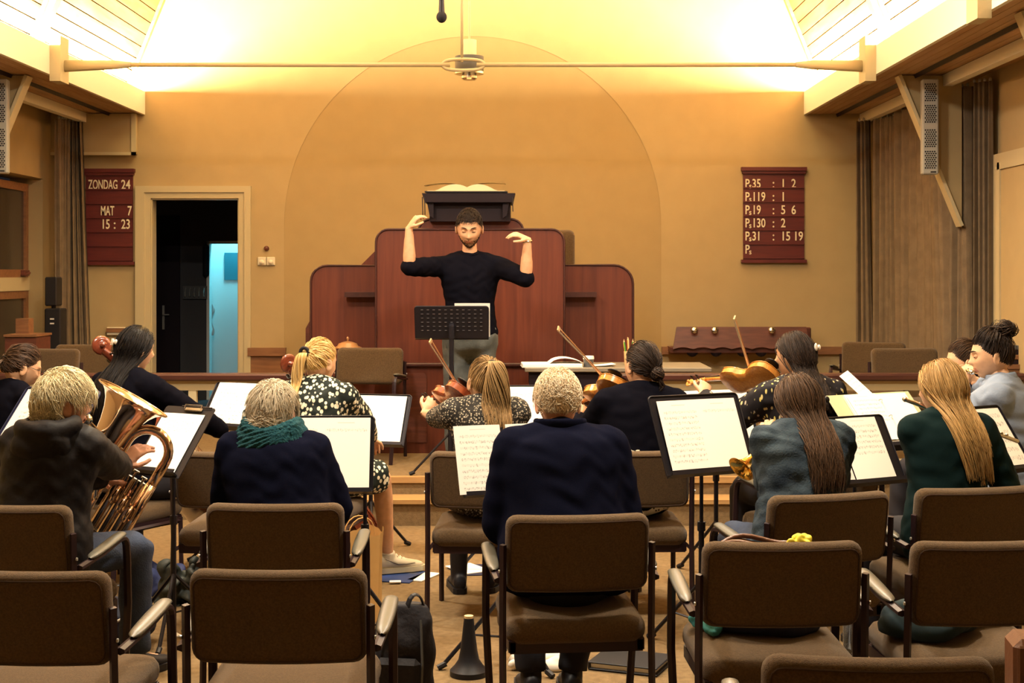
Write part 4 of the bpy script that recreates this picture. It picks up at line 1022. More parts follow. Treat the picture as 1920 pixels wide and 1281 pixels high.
class Person:
    def __init__(s, label, top, Y, yaw, seat=True, z0=0., lean=8., slouch=.10, wide=1., deep=1., shoulder=.165, hipx=0., head=(0, 0, 0), headfwd=.03, skin='skin', hipz=None, hat=0.012, kk=None, necklen=1., at=None, hs=1.):
        """top: pixel of the top of the head; Y depth of the head; yaw turns the person from facing +Y"""
        s.label = label; s.skin = skin; s.wide = wide; s.deep = deep; s.z0 = z0
        if at is not None: Y = at.location.y + .25
        for _ in range(3 if at is not None else 1):
            T = P(top[0], top[1], Y); T.z -= hat
            if at is not None:
                kz = max(.86, min(1.12, (T.z - .572) / (.505 * math.cos(R(lean)) + .218))); hy = (math.sin(R(lean)) * .5 + slouch * .225) * kz + headfwd + .015
                q0 = Matrix.Rotation(R(yaw), 3, 'Z'); want = q0.transposed() @ Vector((T.x - at.location.x, 0, 0))
                hipx = max(-.13, min(.13, T.x - at.location.x + math.sin(R(yaw)) * hy)) * math.cos(R(yaw)); Y = at.location.y + .005 + math.cos(R(yaw)) * hy
        s.hs = hs
        s.hipz = hipz if hipz else (.572 if seat else .93)
        lr = R(lean)
        s.k = k = kk or max(.86, min(1.12, (T.z - z0 - s.hipz) / (.505 * math.cos(lr) + (.118 + .100 * hs) * necklen)))
        def sp(h):                                       # spine point at height h (unit figure)
            return Vector((hipx * 0, (math.sin(lr) * h + slouch * h * h * .9 * (1 if h < .5 else 1)) * k, s.hipz + math.cos(lr) * h * k))
        s.sp = sp; s.shw = shoulder * k
        s.nb = sp(.50); s.hc = s.nb + Vector((0, headfwd + .015, (T.z - z0) - s.nb.z - .1165 * hs))
        q = Matrix.Rotation(R(yaw), 3, 'Z'); off = q @ Vector((s.hc.x + hipx, s.hc.y, 0))
        s.root = thing('person', label, 'person', (T.x - off.x, Y - off.y, z0), R(yaw))
        s.MW = Matrix.Translation((T.x - off.x, Y - off.y, z0)) @ Matrix.Rotation(R(yaw), 4, 'Z'); s.IW = s.MW.inverted()
        s.hc.x += hipx; s.nb.x += hipx * .9; s.lx = hipx
        s.HM = Matrix.Translation(s.hc) @ Euler((R(head[0]), R(head[2]), R(head[1])), 'XYZ').to_matrix().to_4x4() @ Matrix.Scale(hs, 4)   # pitch (negative looks down), yaw, roll
        s.seat = seat; s.arms = {}; s.hands = []
        sh = sp(.435)
        for sd in (-1, 1): s.arms[sd] = {'S': Vector((sd * s.shw + s.lx * .8, sh.y, sh.z))}
        s.legs = {}
        for sd in (-1, 1):
            if seat: s.legs[sd] = [Vector((sd * .085, .0, s.hipz - .015)), Vector((sd * .115, .41, s.hipz - .03)), Vector((sd * .11, .44, .075)), Vector((sd * .12, .60, .03))]
            else: s.legs[sd] = [Vector((sd * .085, 0, s.hipz - .02)), Vector((sd * .10, .01, s.hipz * .52)), Vector((sd * .11, -.02, .08)), Vector((sd * .14, .13, .03))]
    def L(s, w): return s.IW @ Vector(w)                 # world -> local
    def Ld(s, w): return s.IW.to_3x3() @ Vector(w)
    def arm(s, sd, wrist, pole=(0, 0, -1), l1=.285, l2=.25, world=True, hand=None):
        W = s.L(wrist) if world else Vector(wrist)
        E, W = ik(s.arms[sd]['S'], W, l1 * s.k, l2 * s.k, pole)
        s.arms[sd].update(E=E, W=W, hand=hand)
        return s.MW @ W
    def relax(s, sd, hand=None):
        S = s.arms[sd]['S']; s.arm(sd, (S.x * .7 + sd * .02, S.y + .28, s.hipz + .10), (sd * .6, -.5, -.6), world=False, hand=hand)
    def torso_sections(s, g=0., bag=0.):
        k, w, dp = s.k, s.wide, s.deep; o = []
        for h, a, b in ((-.10, .13, .09), (-.07, .168, .125), (0, .178, .132), (.10, .158, .118), (.20, .146, .108), (.30, .166, .114), (.38, .180, .112), (.435, .170, .097), (.47, .115, .080), (.497, .072, .066)):
            e = bag * max(0, 1 - abs(h - .08) / .2)
            p = s.sp(h); p.x += s.lx * max(0, h) * 1.8
            o.append((p, (a * k * w + g + e, b * k * dp * (1 + .15 * (w - 1)) + g + e)))
        return o
    def body(s):
        mb = MB(); k = s.k
        sec = s.torso_sections(); mb.tube([p for p, r in sec], [r for p, r in sec], 20, up=(0, 1, 0))
        nb = s.nb; c = s.HM @ Vector((0, -.018, -.075))
        mb.tube([nb + Vector((0, -.01, -.05)), nb + Vector((0, -.006, .01)), nb.lerp(c, .55), c], [(.078 * s.wide ** .5, .07), (.058 * s.wide ** .5, .058), (.052 * s.wide ** .6, .055), (.05, .055)], 16, up=(0, 1, 0))
        for sd in (-1, 1):
            A = s.arms[sd]
            if 'E' not in A: s.relax(sd)
            S, E, W = A['S'], A['E'], A['W']
            mb.tube([S + Vector((-sd * .06, 0, .0)), S, S.lerp(E, .25), S.lerp(E, .6), E], [.05 * k, .055 * k, .049 * k, .043 * k, .038 * k], 12)
            mb.tube([E + (S - E).normalized() * .02, E, E.lerp(W, .3), E.lerp(W, .7), W + (W - E).normalized() * .012], [.036 * k, .039 * k, .041 * k, .032 * k, (.0275 * k, .021 * k)], 12)
            H, K, A_, T_ = s.legs[sd]
            mb.tube([H, H.lerp(K, .4), K], [.082 * k, .07 * k, .053 * k], 12); mb.tube([K + (H - K).normalized() * .02, K, K.lerp(A_, .3), K.lerp(A_, .7), A_], [.045, .052 * k, .054 * k, .042 * k, .034 * k], 12)
            mb.tube([A_ + Vector((0, 0, .02)), A_ - Vector((0, 0, .03)), A_.lerp(T_, .6), T_], [.034, .036, .034, .026], 8)
            mb.ell(S, (.053 * k,) * 3, 12, 8); mb.ell(E, (.037 * k,) * 3, 10, 6)
        co, f, no = remesh(mb, .013, 5)
        faces = [tuple(int(i) for i in q) for q in f]; mi = [0] * len(faces)
        V = [co]; off = len(co)
        hv = np.array([s.HM @ Vector(p) for p in HEAD_V]); V.append(hv)
        cen = np.array([HEAD_V[list(q)].mean(0) for q in HEAD_F])
        lip = (np.abs(cen[:, 0]) < .022) & (cen[:, 2] < -.049) & (cen[:, 2] > -.070) & (cen[:, 1] > .07)
        faces += [tuple(int(i) + off for i in q) for q in HEAD_F]; mi += [1 if l else 0 for l in lip]; off += len(hv)
        for sd in (-1, 1):
            h = s.arms[sd].get('hand') or dict(curl=.4, thumb=.7, size=.95)
            if h:
                W, E = s.arms[sd]['W'], s.arms[sd]['E']
                d = s.Ld(h['d']) if 'd' in h else (W - E); n = s.Ld(h['n']) if 'n' in h else Vector((0, 0, 1))
                hc, hf = hand_mesh(W, d, n, h.get('curl', .4), sd, h.get('spread', 1.), h.get('thumb', .6), h.get('size', 1.) , h.get('curls'))
                V.append(hc); faces += [tuple(int(i) + off for i in q) for q in hf]; mi += [0] * len(hf); off += len(hc)
        o = mesh_obj('body', np.concatenate(V), faces, [s.skin, s.skin + '_lip'], s.root, midx=mi)
        s.bo = o; s.hf0 = len(f); s.cen = cen
        return o
    def top(s, m, sleeve=1.0, g=.016, bag=.02, vox=.0105, amp=.0022, freq=46., name='sweater', neck=True, puff=0., cut=0, long=0.):
        mb = MB(); k = s.k
        sec = [(p, r) for p, r in s.torso_sections(g, bag)]
        sec = sec[cut:]
        pts = [p for p, r in sec]; rad = [r for p, r in sec]
        if long: pts = [pts[0] - Vector((0, 0, long))] + pts; rad = [(rad[1][0] + .02, rad[1][1] + .02)] + [(max(rad[0][0], rad[1][0]), max(rad[0][1], rad[1][1]))] + rad[1:]
        if neck: 
            pts.append(s.nb + Vector((0, -.004, .015 * k))); rad.append((.066 * s.wide ** .5, .064))
        mb.tube(pts, rad, 24, up=(0, 1, 0))
        for sd in (-1, 1):
            A = s.arms[sd]; S, E, W = A['S'], A['E'], A['W']; w = s.wide ** .7
            mb.tube([S + Vector((-sd * .07, 0, .0)), S + Vector((-sd * .01, 0, .004)), S.lerp(E, .12), S.lerp(E, .3), S.lerp(E, .7), E], [.055 * k + g, .056 * k * w + g + puff, .056 * k * w + g + puff, .053 * k * w + g + puff * .6, .049 * k * w + g * 1.1, .046 * k * w + g], 14)
            mb.ell(S, (.058 * k * w + g + puff,) * 3, 14, 8); mb.ell(E, (.046 * k * w + g,) * 3, 12, 8)
            if sleeve > .5:
                f = min(1, (sleeve - .5) * 2); En = E.lerp(W, f * .96)
                mb.tube([E + (S - E).normalized() * .03, E, E.lerp(En, .35), E.lerp(En, .8), En], [.042 * k * w + g, .046 * k * w + g, .044 * k * w + g, .037 * k + g * .8, .033 * k + g * .6], 14)
                A['cuff'] = En
        a_, b_ = s.arms[-1]['S'], s.arms[1]['S']; c_ = (a_ + b_) / 2 + Vector((0, -.006, .022 * k))
        mb.tube([a_, a_.lerp(c_, .5) + Vector((0, 0, .012)), c_ + Vector((0, 0, .012)), b_.lerp(c_, .5) + Vector((0, 0, .012)), b_], [.050 * k + g, (.060 * k + g, .056 * k + g), (.066 * k + g, .060 * k + g), (.060 * k + g, .056 * k + g), .050 * k + g], 14, up=(0, 1, 0))
        co, f, no = remesh(mb, vox, 14)
        co = folds(co, no, amp, freq, seed=(hash(s.label) % 97) * .13 if False else len(s.label) * .37)
        return mesh_obj(name, co, f, m, s.root)
    def trousers(s, m, g=.012, name='trousers', amp=.004):
        mb = MB(); k = s.k
        sec = s.torso_sections(g * .7)[:4]; mb.tube([p for p, r in sec], [r for p, r in sec], 20, up=(0, 1, 0)); mb.ell(s.sp(-.05), (.165 * k + g, .128 * k + g, .085 * k + g), 18, 10)
        for sd in (-1, 1):
            H, K, A, T = s.legs[sd]
            mb.tube([H, H.lerp(K, .4), K], [.084 * k + g, .074 * k + g, .06 * k + g], 14); mb.tube([K + (H - K).normalized() * .02, K, K.lerp(A, .4), K.lerp(A, .94)], [.055 * k + g, .058 * k + g, .055 * k + g, .048 * k + g], 14)
        co, f, no = remesh(mb, .014, 4); co = folds(co, no, amp, 22., len(s.label) * .21)
        return mesh_obj(name, co, f, m, s.root)
    def skirt_apart(s, m, name='skirt'):
        """skirt drawn over knees held apart"""
        mb = MB(); k = s.k
        mb.tube([(0, 0, s.hipz - .05), (0, .0, s.hipz + .1), (0, .01, s.hipz + .22)], [(.185 * s.wide, .14), (.172 * s.wide, .13), (.15 * s.wide, .115)], 20, up=(0, 1, 0))
        for sd in (-1, 1):
            H, K = s.legs[sd][0], s.legs[sd][1]; mb.tube([H, H.lerp(K, .5), H.lerp(K, .98)], [.105 * k, .100 * k, .092 * k], 16)
        co, f, no = remesh(mb, .010, 4); co = folds(co, no, .004, 30., 1.3)
        return mesh_obj(name, co, f, m, s.root)
    def skirt(s, m, length=.36, name='skirt', flare=.0):
        """seated skirt draped over both thighs"""
        mb = MB(); k = s.k
        y1 = min(.41, length)
        mb.tube([(0, -.14, s.hipz + .0), (0, -.06, s.hipz - .01), (0, .1, s.hipz - .025), (0, y1 * .8, s.hipz - .03), (0, y1, s.hipz - .04)], [(.16 * s.wide, .085), (.20 * s.wide, .10), (.215 * s.wide, .10), (.22, .09), (.215 + flare, .08)], 22, up=(0, 0, 1))
        mb.tube([(0, 0, s.hipz - .05), (0, .0, s.hipz + .1), (0, .01, s.hipz + .22)], [(.185 * s.wide, .14), (.172 * s.wide, .13), (.15 * s.wide, .115)], 20, up=(0, 1, 0))
        co, f, no = remesh(mb, .010, 4); co = folds(co, no, .005, 24., 1.3)
        return mesh_obj(name, co, f, m, s.root)
    def shoes(s, m, sole='black', name='shoe', tall=0.):
        for sd in (-1, 1):
            H, K, A, T = s.legs[sd]; f = Vector((T.x - A.x, T.y - A.y, 0)).normalized(); r = Vector((f.y, -f.x, 0)); b = Vector((A.x, A.y, 0)) - f * .055; zz = min(A.z - .075, .3)
            mb = MB()
            def ring(t, w, h, z0=.0): c = b + f * t; return [c + r * (w * math.cos(a)) + Vector((0, 0, zz + z0 + (h * .5 + h * .5 * math.sin(a)))) for a in (2 * math.pi * i / 14 for i in range(14))]
            mb.rings([ring(-.015, .018, .05, .01), ring(.0, .034, .085, .012), ring(.05, .038, .10, .012), ring(.11, .041, .078, .012), ring(.18, .046, .055, .012), ring(.235, .040, .042, .012), ring(.262, .018, .028, .014)])
            mb.tube([A + Vector((0, 0, -.03)), A + Vector((0, 0, .02 + tall)), A.lerp(K, .05) + Vector((0, 0, .02 + tall))], [.042, .043 + tall * .05, .041 + tall * .05], 12)
            co, fc, no = remesh(mb, .008, 3)
            o = mesh_obj(name, co, fc, m, s.root)
            sm = MB(); outl = [(-.02, .020), (0, .036), (.06, .041), (.14, .045), (.19, .050), (.245, .042), (.270, .018)]
            L_ = [b + f * t + r * w for t, w in outl] + [b + f * t - r * w for t, w in reversed(outl)]
            n = len(L_); vs = [p + Vector((0, 0, zz + .002)) for p in L_] + [p + Vector((0, 0, zz + .030)) for p in L_]
            sm.add(vs, [tuple(range(n))[::-1], tuple(range(n, 2 * n))] + [(i, (i + 1) % n, (i + 1) % n + n, i + n) for i in range(n)])
            sm.build('sole', sole, o); s.shoe = getattr(s, 'shoe', {}); s.shoe[sd] = (o, b, f, r, zz)
    def back_y(s, x, z, g=.03):
        """y of the clothed back at local (x, z)"""
        sec = s.torso_sections(g, .02); zs = np.array([p.z for p, r in sec]); o = np.argsort(zs)
        f = lambda v: np.interp(z, zs[o], np.array(v)[o])
        cy, a, b, cx = f([p.y for p, r in sec]), f([max(r[0], .20 * s.k) if .25 < i / 9 < .95 else r[0] for i, (p, r) in enumerate(sec)]), f([r[1] for p, r in sec]), f([p.x for p, r in sec])
        return np.where(z < s.nb.z + .03, cy - b * np.sqrt(np.clip(1 - ((x - cx) / (a * 1.08)) ** 2, 0.06, 1)), 9.)
    def drape(s, p, g=.03, seed=0, loose=.022):
        r = np.random.default_rng(seed); off = r.uniform(.002, loose, p.shape[0])[:, None]
        lim = s.back_y(p[..., 0], p[..., 2], g) - off
        behind = p[..., 1] < s.hc.y + .02
        p[..., 1] = np.where(behind, np.minimum(p[..., 1], lim), p[..., 1])
        q = p.copy()                                   # soften the kink where the lock meets the back
        for _ in range(2): q[:, 1:-1, 1] = .5 * q[:, 1:-1, 1] + .25 * (q[:, :-2, 1] + q[:, 2:, 1])
        p[..., 1] = np.minimum(q[..., 1], np.where(behind, lim + .004, q[..., 1])); return p
    def hd(s, paths):                                     # head space -> local
        M = np.array(s.HM); return paths @ M[:3, :3].T + M[:3, 3]
    def cap(s, m, recede=0., bald=0.):
        d = unit(s.cen / SK); ear = (np.abs(s.cen[:, 0]) > .0765) & (s.cen[:, 2] < .03)       # the scalp takes the hair's colour
        ok = (d[:, 2] > zmin_hair(d, recede) + .03) & ~ear & ~((d[:, 2] > .84) & (bald > 0))
        me = s.bo.data; me.materials.append(MAT[m]); mi = np.empty(len(me.polygons), dtype=np.int32); me.polygons.foreach_get('material_index', mi)
        mi[s.hf0:s.hf0 + len(d)][ok] = 2; me.polygons.foreach_set('material_index', mi); me.update()
    def hair_short(s, m, n=900, length=.05, lift=.012, curl=.008, recede=0., r=.0022, seed=3, crown=(0, -.45, .9), drop=0., vol=0., bald=0.):
        g = np.random.default_rng(seed); d = scalp_points(n, recede, seed); K = 7
        cr = unit(np.array(crown)); t = np.linspace(0, 1, K)[None, :, None]
        away = d - (d @ cr)[:, None] * cr; away = unit(away + g.normal(size=d.shape) * .13)
        ln = length * g.uniform(.65, 1.25, size=(n, 1, 1))
        base = on_scalp(d, .001)[:, None]; nrm = unit(d / SK)[:, None]
        tang = unit(away - (away * nrm[:, 0]).sum(-1, keepdims=True) * nrm[:, 0])[:, None]
        p = base + tang * ln * t + nrm * (lift * np.sin(t * 2.2) + vol * (t ** .6) * np.clip(d[:, 2] + .4, 0, 1)[:, None, None]) - nrm * (ln * t) ** 2 * 4.2
        p[..., 2] -= drop * (t[..., 0] ** 2)
        ph = g.uniform(0, 6.3, size=(n, 1, 1)); p += curl * np.sin(t * 5 + ph) * np.cross(tang, nrm)
        s.cap(m, recede, bald)
        q = p.copy(); q[..., 0] = np.abs(q[..., 0]); near = np.linalg.norm((q - np.array([.083, -.008, -.016])) / np.array([1., .9, 1.25]), axis=-1).min(1)
        keep = near > .030                                   # leave the ears bare
        if bald: keep &= ~((d[:, 2] > .80) & (d[:, 1] < .45) & (g.random(n) < bald))
        p = p[keep]; n = len(p)
        return strands('hair', s.hd(p), g.uniform(.6, 1.3, n) * r, g.random(n), m, s.root)
    def hair_to(s, m, tie, n=700, r=.0024, seed=4, recede=0., lift=.006, sag=.0, cap=True):
        """hair combed over the skull to a tie point (direction in head space)"""
        g = np.random.default_rng(seed); d = scalp_points(n, recede, seed); K = 11; t = np.linspace(0, 1, K)[None, :, None]
        tie = np.array(tie, dtype=float); td = unit(tie + g.normal(size=(n, 3)) * .07)
        q = slerp(d[:, None], td[:, None], t)
        fly = (g.random((n, 1, 1)) < .10) * g.uniform(.004, .016, (n, 1, 1)); ph = g.uniform(0, 6.3, (n, 1, 1))
        p = q * (SK + .001 + lift * np.sin(t * 3.0) + .004 * g.uniform(0, 1, (n, 1, 1)) + fly * np.sin(t * 3.1)) + .0016 * np.sin(t * 9 + ph)
        if cap: s.cap(m, recede)
        return strands('hair', s.hd(p), g.uniform(.6, 1.2, n) * r, g.random(n), m, s.root, tip=.8)
    def tail(s, m, pts, width, n=220, r=.0026, seed=5, name='ponytail', flat=.6, wav=.008, local=False, spread_end=1.0):
        """hanging bundle along a spline given in local coordinates"""
        g = np.random.default_rng(seed); sp_ = spline(pts, 5); C = np.array([tuple(p) for p in sp_]); K = len(C)
        if hasattr(width, '__len__'): w = np.interp(np.linspace(0, 1, K), np.linspace(0, 1, len(width)), width)
        else: w = np.full(K, width)
        ang = g.uniform(0, 6.3, n); rad = np.sqrt(g.uniform(0, 1, n)); end = g.uniform(.72, 1., n)
        X = np.array([1., 0, 0]); Yv = np.array([0, 1., 0])
        tt = np.linspace(0, 1, K)
        P_ = np.empty((n, K, 3))
        for i in range(n):
            tk = tt * end[i]; c = np.stack([np.interp(tk, tt, C[:, a]) for a in range(3)], -1); wk = np.interp(tk, tt, w)
            a2 = ang[i] + .8 * np.sin(tk * 3 + ang[i])
            P_[i] = c + (np.cos(a2) * rad[i] * wk)[:, None] * X + (np.sin(a2) * rad[i] * wk * flat)[:, None] * Yv + (wav * np.sin(tk * 9 + ang[i] * 3) * tk)[:, None] * X
        P_ = s.drape(P_, .026, seed)
        return strands(name, P_, g.uniform(.6, 1.3, n) * r, g.random(n), m, s.root, tip=.3)
    def hair_long(s, m, n=800, length=.38, seed=6, r=.0026, part=(0, .25, .95), back=.0, side=.0, sway=(0, 0), recede=0., wav=.01, gather=0., gx=0., yback=-.13, front=.25):
        """loose long hair: over the skull from a parting, then hanging down"""
        g = np.random.default_rng(seed); d = scalp_points(n, recede, seed); K1, K2 = 8, 8
        # heading: down along own meridian, side strands drift to the back
        dn = d.copy(); dn[:, 2] = -.45; dn[:, :2] = unit(d[:, :2] + np.array([0, -.35]) * (1 - 0 * d[:, :1])) * .95
        f = d[:, 1] > .2
        dn[f, 0] = np.sign(d[f, 0] + 1e-3) * .95; dn[f, 1] = np.where(g.random(f.sum()) < front, .10, -.35)
        dn = unit(dn); t = np.linspace(0, 1, K1)[None, :, None]
        q = slerp(d[:, None], dn[:, None], t); p1 = q * (SK + .002 + .007 * np.sin(t * 2.6) + .006 * g.uniform(0, 1, (n, 1, 1)) + (g.random((n, 1, 1)) < .12) * g.uniform(.003, .014, (n, 1, 1)) * np.sin(t * 3.1)) + .0022 * np.sin(t * 8 + g.uniform(0, 6.3, (n, 1, 1)))
        p1 = s.hd(p1)
        ln = length * g.uniform(.5, 1.08, n)[:, None, None] * (1 - .35 * np.clip((d[:, 2] < -.2), 0, 1))[:, None, None]
        u = np.linspace(0, 1, K2 + 1)[None, 1:, None]
        e = p1[:, -1:]; hc = np.array(s.hc)
        p2 = np.repeat(e, K2, 1) + np.array([0, 0, -1.]) * ln * u
        cx = hc[0] + gx; p2[..., 0] += (cx - p2[..., 0]) * gather * u[..., 0] + sway[0] * u[..., 0] ** 1.3
        yb_ = hc[1] + yback; p2[..., 1] += np.where(p2[..., 1] < hc[1] + .05, (yb_ - p2[..., 1]) * np.clip(u[..., 0] * 1.3, 0, 1) * .55, 0) + g.normal(size=(n, 1)) * .012 * u[..., 0] + sway[1] * u[..., 0]
        ph = g.uniform(0, 6.3, (n, 1)); p2[..., 0] += wav * np.sin(u[..., 0] * 6 + ph) * u[..., 0]; p2[..., 1] += wav * .6 * np.cos(u[..., 0] * 5 + ph) * u[..., 0]
        s.cap(m, recede)
        p2 = s.drape(p2, .03, seed, .04)
        pp = np.concatenate([p1, p2], 1)
        for _ in range(3): pp[:, 2:-1] = .5 * pp[:, 2:-1] + .25 * (pp[:, 1:-2] + pp[:, 3:])
        return strands('hair', pp, g.uniform(.6, 1.3, n) * r, g.random(n), m, s.root)
    def glasses(s, m='black_metal'):
        t = MB()
        for sd in (-1, 1):
            t.tube([s.HM @ Vector((sd * .033 + .021 * math.cos(a), .103, .008 + .017 * math.sin(a))) for a in (2 * math.pi * i / 16 for i in range(16))], .0014, 5, closed=True)
            t.tube([s.HM @ Vector(p) for p in ((sd * .054, .102, .012), (sd * .075, .08, .012), (sd * .081, .0, .012), (sd * .079, -.022, -.004))], .0014, 5)
        t.tube([s.HM @ Vector(p) for p in ((-.012, .104, .010), (0, .108, .013), (.012, .104, .010))], .0014, 5)
        return t.build('glasses', m, s.root)
    def brows_eyes(s, m='hair_dark', closed=True):
        for sd in (-1, 1):
            pts = [Vector((sd * (.014 + .033 * u), .0955 - .010 * u * u * 1.6, .0305 + .006 * math.sin(u * 2.6))) for u in (0, .25, .5, .75, 1)]
            MB().tube([s.HM @ p for p in pts], [.0022, .0036, .0036, .0028, .0012], 6).build('eyebrow', m, s.root, smooth=True)
            e = MB().ell(s.HM @ Vector((sd * .0305, .0765, .0095)), (.0125, .0125, .0105), 12, 8).build('eye', 'eye_white' if not closed else s.skin, s.root, smooth=True)
            MB().tube([s.HM @ Vector((sd * (.0305 + .0125 * u), .0895 - .004 * u * u, .0055 - .003 * (1 - u * u) * (1 if closed else -1.4))) for u in (-1, -.5, 0, .5, 1)], .0012, 5).build('lash_line', 'hair_dark', e)
            if not closed: MB().ell(s.HM @ Vector((sd * .0305, .0868, .0085)), (.0055, .003, .0055), 10, 6).build('iris', 'ebony', e)
for nm, c in (('skin', (.62, .36, .21)), ('skin_tan', (.44, .23, .115)), ('skin_old', (.64, .34, .22))):
    mat(nm, c, .55, spec=.35, var=.08, vscale=30); mat(nm + '_lip', (c[0] * .8, c[1] * .55, c[2] * .55), .5)
mat('eye_white', (.75, .70, .62), .3)
def hairmat(n, c1, c2, rough=.5, spec=.22): mat(n, c1, rough, spec=spec, attr='tone', var2=c2)
hairmat('hair_dark', (.014, .008, .006), (.045, .026, .017)); hairmat('hair_black', (.005, .004, .004), (.016, .012, .011), .38)
hairmat('hair_brown', (.035, .018, .009), (.115, .06, .03)); hairmat('hair_auburn', (.055, .022, .012), (.15, .072, .035))
hairmat('hair_blonde', (.50, .30, .085), (.86, .62, .28), .45); hairmat('hair_straw', (.26, .145, .045), (.58, .36, .14), .42)
hairmat('hair_fair', (.20, .115, .045), (.44, .28, .12), .42); hairmat('hair_grey', (.42, .35, .24), (.80, .71, .54), .5); hairmat('hair_yellowgrey', (.55, .46, .26), (.86, .77, .52), .5); hairmat('hair_white', (.72, .56, .36), (.95, .84, .64), .5)
# ------------------------------------------------------------------ instruments and stands
def frame(o, d, n):
    """matrix with local x along d, local z along n (made square to d)"""
    d = Vector(d).normalized(); n = Vector(n); n = (n - d * n.dot(d)).normalized(); y = n.cross(d)
    return Matrix(((d.x, y.x, n.x, o[0]), (d.y, y.y, n.y, o[1]), (d.z, y.z, n.z, o[2]), (0, 0, 0, 1)))
def fiddle_outline(L, W, n=10):
    c = [(0, 0), (.004, .30), (.03, .62), (.085, .90), (.165, .995), (.25, 1.0), (.33, .93), (.40, .80), (.435, .74), (.45, .63), (.50, .55), (.56, .535), (.62, .59), (.665, .66), (.68, .71), (.72, .76), (.80, .805), (.88, .78), (.945, .62), (.985, .35), (1, .10)]
    half = [(x * L, w * W / 2) for x, w in c]
    return half + [(x, -w) for x, w in reversed(half[1:])]
def fiddle(name, label, cat, M, L=.356, W=.206, rib=.031, neck=.27, mbody='violin_amber', chin=True, endpin=0., group=None):
    t = thing(name, label, cat); t.matrix_world = M
    ol = fiddle_outline(L, W)
    def plate(z0, dz, arch):
        mb = MB(); rr = [[Vector((x, y, z0)) for x, y in ol], [Vector((x, y, z0 + dz)) for x, y in ol]]
        for f, a in ((.95, .15), (.86, .45), (.65, .85), (.3, 1.)):
            rr.append([Vector((L * .52 + (x - L * .52) * (f if f > .6 else f * 1.5), y * f, z0 + dz + arch * a)) for x, y in ol])
        if arch < 0: rr = [r[::-1] for r in rr]
        return mb.rings(rr)
    plate(rib, .003 * L / .356, .013 * L / .356).build('belly', mbody, t, angle=45); plate(0, -.003 * L / .356, -.012 * L / .356).build('back', mbody, t, angle=45)
    inn = [(L * .5 + (x - L * .5) * .985, y * .965) for x, y in ol]
    MB().rings([[Vector((x, y, -.001)) for x, y in inn], [Vector((x, y, rib + .001)) for x, y in inn]]).build('ribs', mbody, t, angle=50)
    q = L / .356; ez = rib + .016 * q
    # neck, pegbox and scroll
    nx0, nx1 = L * .97, L + neck * .52
    mb = MB().tube([(nx0, 0, rib - .004 * q), (nx0 + .03 * q, 0, rib + .004 * q), (nx1, 0, rib + .008 * q)], [(.016 * q, .018 * q), (.012 * q, .011 * q), (.0115 * q, .010 * q)], 10, up=(0, 0, 1))
    mb.build('neck', mbody, t, smooth=True)
    px1 = L + neck * .86
    pb = MB().tube([(nx1 - .004 * q, 0, rib + .008 * q), (nx1 + .03 * q, 0, rib + .004 * q), (px1, 0, rib - .012 * q)], [(.0125 * q, .012 * q), (.0125 * q, .013 * q), (.0085 * q, .010 * q)], 8, up=(0, 0, 1)).build('pegbox', mbody, t, angle=50)
    c = Vector((px1 + .012 * q, 0, rib - .008 * q)); sc = []; wr = []
    for i in range(34):
        a = R(200 - i * 24); r = (.0195 - i * .00052) * q
        sc.append(c + Vector((math.cos(a) * r, 0, math.sin(a) * r))); wr.append(((.0085 + .00028 * i) * q, .0045 * q))
    MB().tube(sc, wr, 8, up=(0, 1, 0)).build('scroll', mbody, t, smooth=True)
    MB().lathe([(.006 * q, -.0205 * q), (.0065 * q, .0205 * q)], c, (0, 1, 0), 12).build('scroll_eye', mbody, t, smooth=True)
    for i in range(4):
        s = 1 if i % 2 else -1; x = nx1 + (.016 + .0165 * i) * q
        p = MB().tube([(x, -s * .014 * q, rib + .002 * q - .002 * i * q), (x, s * .030 * q, rib + .002 * q - .002 * i * q)], .0032 * q, 6); p.ell((x, s * .040 * q, rib + .002 * q - .002 * i * q), (.0085 * q, .0105 * q, .0035 * q), 10, 6)
        p.build('peg', 'ebony', t)
    MB().add([(L * .66, -.021 * q, ez + .006 * q), (L * .66, .021 * q, ez + .006 * q), (nx1, .012 * q, rib + .017 * q), (nx1, -.012 * q, rib + .017 * q), (L * .66, -.02 * q, ez - .0 * q), (L * .66, .02 * q, ez), (nx1, .0115 * q, rib + .010 * q), (nx1, -.0115 * q, rib + .010 * q)], [(0, 1, 2, 3), (4, 7, 6, 5), (0, 4, 5, 1), (1, 5, 6, 2), (2, 6, 7, 3), (3, 7, 4, 0)]).build('fingerboard', 'ebony', t)
    MB().prism([(-.021 * q, 0), (-.012 * q, .0), (-.008 * q, .008 * q), (.008 * q, .008 * q), (.012 * q, 0), (.021 * q, 0), (.016 * q, .022 * q), (.008 * q, .031 * q), (-.008 * q, .031 * q), (-.016 * q, .022 * q)], Matrix.Translation((L * .545, 0, ez - .002)) @ Matrix.Rotation(R(90), 4, 'Z'), .004 * q).build('bridge', 'raw_wood', t)
    MB().add([(.012 * q, -.011 * q, ez + .003 * q), (.012 * q, .011 * q, ez + .003 * q), (L * .33, .021 * q, ez + .012 * q), (L * .33, -.021 * q, ez + .012 * q), (.012 * q, -.01 * q, ez - .002 * q), (.012 * q, .01 * q, ez - .002 * q), (L * .33, .018 * q, ez + .005 * q), (L * .33, -.018 * q, ez + .005 * q)], [(3, 2, 1, 0), (5, 6, 7, 4), (1, 5, 4, 0), (2, 6, 5, 1), (3, 7, 6, 2), (0, 4, 7, 3)]).build('tailpiece', 'ebony', t)
